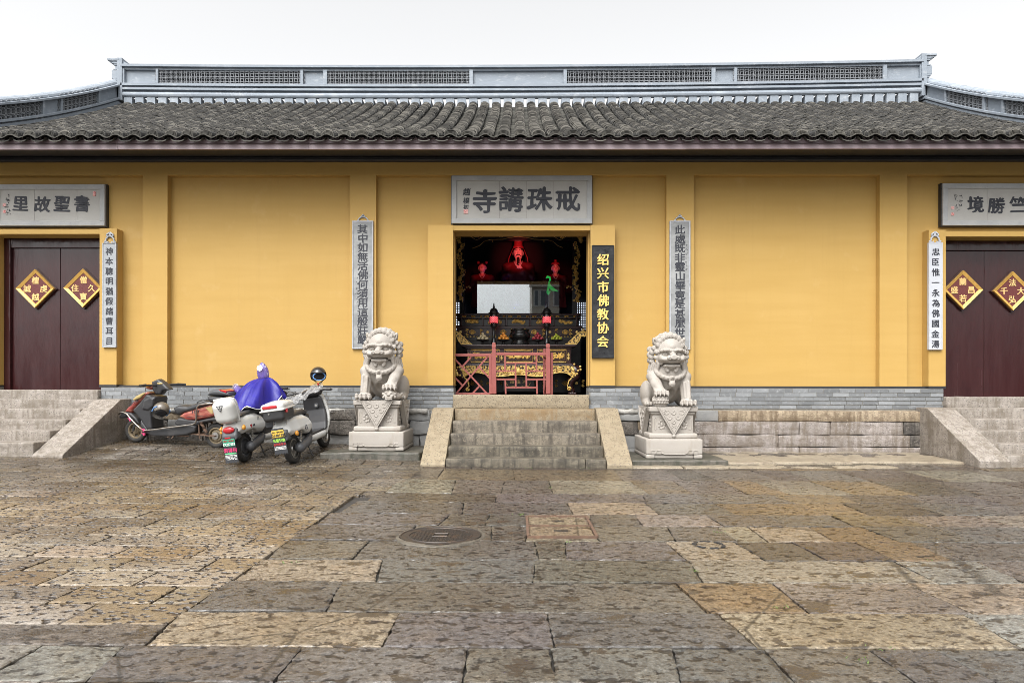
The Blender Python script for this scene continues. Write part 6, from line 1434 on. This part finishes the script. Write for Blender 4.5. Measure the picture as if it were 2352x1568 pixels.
    if box_kind == 'round':
        s = SDF((-.37, -.13, .44), (-.20, .13, .62), .006); s.el((-.315, 0, .515), (.035, .085, .048), 0); s.build('tail_light', M['red_lens'], t)
    else:
        m = MB(); m.box(-.352, -.05, .475, -.332, .05, .50); m.build('tail_light', M['red_lens'], t, bevel=.006, wrel=False)
        m = MB(); m.tube([(-.33, s * .095, z) for s, z in ((-1, .45), (-1, .50), (-.7, .525), (.7, .525), (1, .50), (1, .45))], .018, 6); m.build('plate_bracket', Gy, t, wrel=False)
    for s in (-1, 1):
        m = MB(); m.sph((-.20 if box_kind == 'round' else -.12, s * .165, .52 if box_kind == 'round' else .44), (.04, .025, .038), 10, 7); m.build('turn_light', M['amber'], t, smooth=True, wrel=False)
    # mud flap with plate and painted advertising
    m = MB(); x = -.345; V = [(x, -.095, .40), (x, .095, .40)]; zz = [.105 + (.025 if k % 2 else 0) for k in range(11)]; nn = len(zz)
    top = [(.38, -.085), (.38, .085)]
    pts = [(-.085, .45), (.085, .45), (.095, .13)] + [(.095 - .19 * k / 10, .08 + (.022 if k % 2 else 0)) for k in range(11)]
    m.prism([(y, z) for y, z in pts], x - .006, x, 'yz'); fl = m.build('mud_flap', M['flap'], t, wrel=False); fl.location.z = -.03 if plate[0] == 'green' else .12
    m = MB(); m.box(x - .014, -.088, .325, x - .008, .088, .425); pl = m.build('number_plate', M['plate_' + plate[0]], fl, bevel=.003, wrel=False)
    def wr(s, cy, cz, size, mt, bold=.01, sx=1.0, xo=.0):
        m = MB(); put_text(m, s, 0, 0, size, 0, .002, bold, sx=sx); m.v = [(x - .0085 - xo + p[1] * 1.0, cy - p[0], cz + p[2]) for p in m.v]; return m.build('lettering', M[mt], fl, norm=False, wrel=False)
    if plate[0] == 'green':
        wr('SX287659', 0, .352, .052, 'white_ink', .012, .80, .007); wr('绍兴 · 电动车', 0, .400, .026, 'red_ink', .01, 1, .007)
        wr('君得利', 0, .268, .064, 'pink_ink', .02); m = MB()
        m.box(x - .013, -.03, .432, x - .004, .05, .452); m.build('reflector', M['red_lens'], fl, wrel=False)
        g = MB(); w2 = MB()
        for k in range(11): g.box(x - .009, .085 - .0155 * k, .212, x - .006, .085 - .0155 * k - .012, .230)
        for rr in range(4):
            for k in range(14):
                if RNG.random() < .9: w2.box(x - .009, .082 - .012 * k, .190 - .018 * rr, x - .006, .082 - .012 * k - RNG.uniform(.006, .010), .190 - .018 * rr + RNG.uniform(.008, .013))
        g.build('advert_line', M['green_ink'], fl, wrel=False); w2.build('advert_digits', M['white_ink'], fl, wrel=False)
    else:
        wr('0148158', 0, .352, .055, 'ink', .014, .92, .007); wr('绍兴 · 临时车牌', 0, .398, .024, 'ink', .01, .95, .007); wr('五星钻豹', 0, .282, .050, 'lime_ink', .02, .9); wr('金钥匙车业', 0, .228, .036, 'red_ink', .014)
        w2 = MB()
        for rr in range(3):
            for k in range(14): w2.box(x - .009, .082 - .012 * k, .185 - .016 * rr, x - .006, .082 - .012 * k - RNG.uniform(.006, .010), .185 - .016 * rr + RNG.uniform(.008, .012))
        w2.build('advert_digits', M['white_ink'], fl, wrel=False)
    # rack and top box
    m = MB()
    for s in (-1, 1): m.tube([(.12, s * .10, .68), (-.05, s * .11, .685 + ZR_), (-.30, s * .10, .70 + ZR_), (-.36, s * .05, .695 + ZR_)], .009, 6); m.tube([(-.2, s * .10, .695 + ZR_), (-.24, s * .09, .58)], .008, 6)
    m.tube([(-.36, -.05, .695 + ZR_), (-.36, .05, .695 + ZR_)], .009, 6); m.tube([(-.1, -.11, .69 + ZR_), (-.1, .11, .69 + ZR_)], .008, 6); m.build('rack', M['chrome'], t, wrel=False)
    if box_kind == 'round':                                                            # rounded white box tilted back, emblem on its end
        s = SDF((-.56, -.24, .60), (-.02, .24, 1.06), .009)
        Rb = Matrix.Rotation(rad(-14), 4, 'Y'); s.box((-.29, 0, .79), (.145, .150, .172), .10, 0, Rb); bx = s.build('top_box', W_, t)
        s = SDF((-.56, -.26, .60), (-.02, .26, 1.06), .009); s.box((-.275, 0, .79), (.012, .157, .179), .01, 0, Rb); s.build('box_rim', M['sc_white'], bx)
        m = MB(); ex = -.452
        for a in (90, 210, 330): A, B_ = rad(a), rad(a + 120); m.tube([(ex + .0, .052 * math.cos(A), .845 + .052 * math.sin(A)), (ex, .052 * math.cos(B_), .845 + .052 * math.sin(B_))], .005, 5); m.tube([(ex, 0, .845), (ex, .03 * math.cos(A + 1.047), .845 + .03 * math.sin(A + 1.047))], .006, 5)
        m.xf(Matrix.Translation((0, 0, .845)) @ Matrix.Rotation(math.pi, 4, 'X') @ Matrix.Translation((0, 0, -.845))); m.build('box_emblem', M['sc_grey'], bx, wrel=False)
        m = MB()
        for k in range(3): m.bar((.20 + .022 * k, -.178, .50), (.22 + .022 * k, -.160, .60), .006, .006, (0, 1, 0))
        m.build('body_stripe', M['ink'], t, wrel=False)
        m = MB(); m.prism([(-.06, .535), (-.03, .49), (.0, .535)], -.189, -.183); m.build('emblem', M['red_lens'], t, wrel=False); m = MB()
        for k in range(2): m.box(.02 + .032 * k, -.19, .50, .045 + .032 * k, -.184, .525)
        m.build('badge_lettering', M['ink'], t, wrel=False)
    else:                                                                              # black box with white lid
        s = SDF((-.50, -.24, .65), (.05, .24, .87), .009); s.box((-.22, 0, .76), (.185, .155, .075), .04); s.box((-.22, 0, .70), (.16, .135, .03), .03, .03); bx = s.build('top_box', B, t)
        s = SDF((-.50, -.26, .79), (.05, .26, .97), .009); s.box((-.22, 0, .865), (.195, .168, .055), .05); s.el((-.22, 0, .895), (.17, .15, .05), .03); s.box((-.22, 0, .825), (.205, .176, .012), .01); s.build('box_lid', W_, bx)
        s = SDF((-.46, -.17, .81), (-.36, .17, .94), .006); s.box((-.412, .02, .875), (.012, .105, .024), .012); s.build('reflector', M['red_lens'], bx)
        m = MB(); m.box(-.34, -.185, .775, -.31, -.16, .825); m.box(-.40, -.10, .78, -.385, -.06, .81); m.build('latch', M['red_lens'], bx, wrel=False); m = MB(); disc(m, (-.408, .05, .785), (-1, 0, 0), .012, .012); m.build('lock_face', M['steel'], bx, wrel=False)
        m = MB(); m.tube([(.18, -.182 + .0, .47 + .0)] + [(.18 + .035 * math.cos(a), -.187, .47 + .035 * math.sin(a)) for a in [6.283 * i / 12 for i in range(13)]][1:], .004, 5); m.build('badge', M['ink'], t, wrel=False)
    # swing arm and motor cover on the right, stand, shock absorbers
    s = SDF((-.12, -.20, .08), (.50, -.04, .40), .008); s.chain([(.0, -.115, .215), (.26, -.125, .255), (.36, -.12, .30)], (.075, .062, .05), .02); s.build('motor_cover', Gy, t)
    m = MB(); m.tube([(.30, -.1, .22), (.26, -.16, .06), (.28, -.17, .02)], .011, 6); m.tube([(.34, .1, .22), (.30, .20, .06), (.32, .23, .0)], .011, 6); m.tube([(.30, .1, .26), (0, .10, r)], .022, 7); m.build('stand', B, t, wrel=False)
    m = MB()
    for s in (-1, 1):
        for k in range(8): u = k / 7; m.lathe([(.014, -.006), (.026, 0), (.014, .006)], (.03 + .07 * u, s * .125, .26 + .16 * u), 10)
        m.tube([(.02, s * .125, .22), (.10, s * .125, .44)], .014, 7)
    m.build('shock_spring', M['steel'], t, wrel=False)
    return t
sa = sA()
sb = sW('white scooter with a round white top box and green plate under the blue rain cape', 'round', ('green',), True)
MBx = place(sb, (-4.00, -1.66), (-3.90, -.47), rad(-6))
sc_ = sW('white scooter with a black top box with white lid and yellow plate', 'lid', ('yellow',), True)
MCx = place(sc_, (-3.27, -1.70), (-3.175, -.50), rad(-8))

# --- rain cape thrown over the scooter with the round box
M['cape'] = mat('blue_rain_cape', (.012, .009, .19), .5, layers=[('noise', 6, .4, .7, (.018, .013, .26), .6)], bump=[('noise', (5, 12, 3), .5, .02)], sheen=0)
M['cape_clear'] = mat('clear_violet_film', (.10, .07, .34), .12, alpha=.72, layers=[('noise', (22, 22, 9), .56, .62, (.6, .6, .7), .8)], bump=[('noise', (20, 20, 8), .8, .02)])
M['film'] = mat('clear_plastic_film', (.42, .41, .40), .08, alpha=.34, layers=[('noise', (14, 26, 14), .56, .60, (.8, .8, .8), .8)], bump=[('noise', (16, 30, 16), 1.0, .03)])
M['white_patch'] = mat('white_patch', (.85, .85, .86), .5)
def loft(rings, name, m, root, closed=True, smooth=True):
    n = len(rings[0]); mb = MB(); V = [p for r_ in rings for p in r_]; k = n if closed else n - 1
    F = [(i * n + j, i * n + (j + 1) % n, (i + 1) * n + (j + 1) % n, (i + 1) * n + j) for i in range(len(rings) - 1) for j in range(k)]; mb.add(V, F); return mb.build(name, m, root, smooth=smooth)
cp = thing('rain_cape', 'deep blue hooded rain cape draped over the white scooter with the round box', 'rain cape', tuple(MBx @ Vector((.5, 0, .75))))
N_ = 56; rings = []
tops = Vector((.86, -.03, 1.13))
for k in range(15):
    u = k / 14; ring_ = []
    for j in range(N_):
        a = 6.283 * j / N_; ca, sa_ = math.cos(a), math.sin(a)
        back = max(0, -ca)
        rx = .055 + (.10 + .58 * back ** 1.3) * u ** (.85 + .15 * ca); ry = .055 + (.24 if sa_ < 0 else .39) * u ** .72
        fold = (.045 * math.sin(a * 7 + 2.5 * u + .6 * math.sin(3 * a)) + .026 * math.sin(a * 15 + 4 * u + 1) + .012 * math.sin(a * 31)) * u ** .8
        drop = .35 * u ** 1.45 + .10 * back * u * u + .05 * math.sin(a * 5 + 1) * u * u - .10 * max(0, abs(sa_) - .75) * u
        p = Vector((tops.x - .05 * u + (rx + fold) * ca, tops.y + (ry + fold) * sa_, tops.z - drop + fold * .6))
        if p.x < .48: p.z = max(p.z, .745 + .04 * math.sin(a * 8))
        ring_.append(MBx @ p)
    rings.append(ring_)
o = loft(rings, 'cape_cloth', M['cape'], cp); sm = o.modifiers.new('s', 'SOLIDIFY'); sm.thickness = .004
# hem stitching and hood
m = MB(); m.tube([rings[-1][j] for j in range(N_)], .005, 5, True); m.build('hem', M['white_patch'], cp)
rings = []
for k in range(9):
    u = k / 8; rr = (.062, .082, .090, .092, .090, .082, .066, .042, .008)[k]
    rings.append([MBx @ Vector((.865 + .02 * u + rr * .8 * math.cos(a), -.03 + rr * math.sin(a), 1.10 + .27 * u + .006 * math.sin(5 * a))) for a in [6.283 * j / 20 for j in range(20)]])
loft(rings, 'hood', M['cape_clear'], cp)
m = MB(); c0 = Vector((.792, -.03, 1.29)); m.tube([MBx @ c0, MBx @ (c0 + Vector((-.008, 0, .001)))], .045, 20); m.build('hood_patch', M['white_patch'], cp)
rings = []
for k in range(8):
    u = k / 7; c0 = Vector((1.0 - .28 * u, .52 - .26 * u, 1.02 - .12 * u)); rr = .025 + .065 * math.sin(math.pi * (.15 + .75 * (1 - u))) ; rings.append([MBx @ (c0 + Vector((rr * .5 * math.cos(a), rr * math.sin(a) * .8, rr * math.sin(a + .9)))) for a in [6.283 * j / 16 for j in range(16)]])
loft(rings, 'mirror_sleeve', M['cape_clear'], cp)
m = MB(); c0 = Vector((.965, .49, 1.035)); m.tube([MBx @ c0, MBx @ (c0 + Vector((-.02, 0, 0)))], .052, 18); m.build('sleeve_window', M['film'], cp)
# --- clear plastic sheet over the bars of the other white scooter and the helmet on its mirror
cf = thing('plastic_cover', 'crumpled clear plastic sheet over the bars of the scooter with the black box', 'plastic cover', tuple(MCx @ Vector((.9, 0, 1.0))))
rows = []
for i in range(26):
    u = i / 25; row = []
    for j in range(20):
        v = j / 19; y = .46 - .68 * u; x = 1.07 - .34 * v * (1 - .3 * u); z = .86 + .19 * u - .16 * v ** 1.4 * (1 - .35 * u) + .02 * math.sin(u * 26 + v * 6) + .016 * math.sin(v * 19 + u * 7)
        p = Vector((x, y, z)); p += mnoise.noise_vector(p * 9) * .035; row.append(MCx @ p)
    rows.append(row)
loft(rows, 'sheet', M['film'], cf, False)
p = MCx @ Vector((1.0, -.17, 1.165)); helmet('black helmet with a pale blue rim perched on the mirror above the plastic sheet', p, .125, (rad(4), rad(8), rad(-62)), 'helm_black', False)
# ------------------------------------------------------------------ small things on the ground
M['iron'] = mat('cast_iron', (.055, .046, .040), .5, metal=.5, layers=[('noise', 12, .5, .7, (.11, .07, .045), .7)], bump=[('noise', 50, .3, .004)])
c0 = (wx(1076, 1.165 * 1600 / (1309 - 944)), wy(1309)); Rm = .315
mc = thing('manhole_cover', 'round cast iron manhole cover set in the dark paving slabs', 'manhole cover', (c0[0], c0[1], G(*c0)))
m = MB(); m.lathe([(Rm * 1.12, -.01), (Rm * 1.10, .004), (Rm * 1.02, .009), (Rm * 1.0, -.01)], (c0[0], c0[1], G(*c0)), 36); me = m.mesh('collar'); weather(me, .012, 5, 0, 1); obj('concrete_collar', me, mat('collar_cement', (.105, .09, .068), .6, layers=[('noise', 9, .45, .65, (.06, .052, .042), .8, .35), ('noise', 40, .55, .7, (.15, .13, .10), .6)], bump=[('noise', 40, .6, .01)]), mc)
m = MB(); z = G(*c0); m.lathe([(Rm * 1.0, z - .01), (Rm, z + .012), (Rm * .975, z + .012), (Rm * .965, z + .006), (Rm * .80, z + .006), (Rm * .785, z + .012), (Rm * .77, z + .012), (Rm * .76, z + .005), (0, z + .005)], (c0[0], c0[1], 0), 44)
for i in range(-9, 10):
    for j in range(-9, 10):
        x, y = i * .027, j * .027
        if x * x + y * y < (Rm * .72) ** 2 and not (abs(x) < .06 and abs(y) < .06):
            if (i + j) % 2: m.box(c0[0] + x - .011, c0[1] + y - .004, z + .004, c0[0] + x + .011, c0[1] + y + .004, z + .011)
            else: m.box(c0[0] + x - .004, c0[1] + y - .011, z + .004, c0[0] + x + .004, c0[1] + y + .011, z + .011)
m.build('cover_plate', M['iron'], mc)
m = MB(); m.tube([(c0[0] + dx, c0[1] + dy, z + .010) for dx, dy in ((-.055, -.05), (.055, -.05), (.055, .05), (-.055, .05))], .005, 4, True); [m.box(c0[0] - .035, c0[1] + yy - .005, z + .004, c0[0] + .035, c0[1] + yy + .005, z + .013) for yy in (-.025, .0, .025)]; m.build('cast_mark', M['iron'], mc)
# stone access hatch in an iron frame
a0 = (wx(1290, 1.165 * 1600 / (1312 - 944)), wy(1312)); a1 = (wx(1458, 1.165 * 1600 / (1312 - 944)), wy(1262)); zc = G(0, -6)
hc_ = thing('access_hatch', 'square stone access hatch of two slabs in a rusty iron frame', 'hatch', (a0[0], a0[1], zc))
m = MB(); x0, x1, y0, y1 = a0[0], a1[0], a0[1], a1[1]
for A, B_ in (((x0, y0), (x1, y0)), ((x1, y0), (x1, y1)), ((x1, y1), (x0, y1)), ((x0, y1), (x0, y0))): m.bar((*A, zc + .006), (*B_, zc + .006), .022, .02)
m.bar((x0, (y0 + y1) / 2, zc + .006), (x1, (y0 + y1) / 2, zc + .006), .014, .018); m.build('frame', M['rust'], hc_)
for k in (0, 1):
    ya, yb = (y0 + .015, (y0 + y1) / 2 - .01) if k == 0 else ((y0 + y1) / 2 + .01, y1 - .015); s = Slabs(); s.slab([(x0 + .015, ya), (x1 - .015, ya), (x1 - .015, yb), (x0 + .015, yb)], (.20, .155, .105) if k == 0 else (.23, .19, .13), jit=.002, gap=0); me = s.mb.mesh('hatch_slab', norm=False); set_tone(me, s.c); me.transform(Matrix.Translation((0, 0, .008))); o = obj('hatch_slab', me, M['slab'], hc_)
    m = MB(); m.box((x0 + x1) / 2 - .055, (ya + yb) / 2 - .012, zc + .005, (x0 + x1) / 2 + .055, (ya + yb) / 2 + .012, zc + .014); m.build('lifting_slot', M['iron'], hc_)
# ring of slots cut in a buff slab
D = 1.165 * 1600 / (1328 - 944); r0 = (wx(1730, D), wy(1328)); m = MB()
for a, b in ((.2, .9), (1.2, 1.9), (2.3, 3.2), (3.6, 4.2), (4.5, 5.1), (5.5, 6.1)): m.tube([(r0[0] + .105 * math.cos(t_), r0[1] + .105 * math.sin(t_), G(*r0) + .003) for t_ in [a + (b - a) * i / 5 for i in range(6)]], .015, 5, flat=.3)
tag(m.build('drain_ring', M['black_paint']), 'ring of dark slots worn into a buff slab on the right', 'drain')
# tufts of weed in the joints
m = MB()
for xf, yf in ((1895, 1480), (1700, 1390), (2260, 1364), (1745, 1297), (2160, 1580), (2110, 1605), (710, 1374), (1292, 1142), (1430, 1142), (1300, 1258), (1270, 1255), (2330, 1126), (1345, 1190), (1380, 1322)):
    D = 1.165 * 1600 / (yf - 944); X, Y = wx(xf, D), wy(yf)
    if Y > -1.75: Y = -1.73
    for _ in range(9):
        x, y = X + RNG.gauss(0, .035), Y + RNG.gauss(0, .012); z = G(x, y) - .004; h = RNG.uniform(.006, .018); dx, dy = RNG.gauss(0, .02), RNG.gauss(0, .012)
        m.add([(x - .004, y, z), (x + .004, y, z), (x + dx, y + dy, z + h)], [(0, 1, 2)])
tag(m.build('weeds', mat('weed_leaf', (.10, .16, .03), .6), norm=False), kind='stuff')

# ------------------------------------------------------------------ block of flats across the square, seen only mirrored in the glass pane
YB = -56.0
M['flat_wall'] = mat('pale_flat_wall', (.42, .38, .32), .8, layers=[('noise', .5, .4, .7, (.36, .33, .28), .6)]); M['flat_glass'] = mat('flat_glass', (.05, .06, .075), .15); M['flat_frame'] = mat('flat_frame', (.5, .5, .5), .5)
fb = thing('apartment_block', 'pale block of flats mirrored in the glass pane', 'building', (8, YB, 0))
m = MB(); m.box(1.6, YB - 12, -.1, 26, YB, 19); m.box(1.1, YB - 10, 7.2, 1.6, YB - .4, 7.6); m.box(1.3, YB - .0, 12.2, 26.2, YB + .5, 12.6); m.build('wall', M['flat_wall'], fb)
for k in range(6):
    for x, w_ in ((2.1, .45), (3.0, .9), (4.5, .9), (6.0, .9), (7.5, .9), (9.0, .9), (11, .9)):
        z = 1.2 + 3.0 * k
        m = MB(); m.box(x - w_ / 2 - .08, YB, z - .08, x + w_ / 2 + .08, YB + .1, z + 1.7); f_ = m.build('window', M['flat_frame'], fb)
        m = MB(); nn = 2 if w_ > 1 else 1; [m.box(x - w_ / 2 + w_ / nn * i + .03, YB + .09, z, x - w_ / 2 + w_ / nn * (i + 1) - .03, YB + .112, z + 1.62) for i in range(nn)]; m.build('pane', M['flat_glass'], f_)
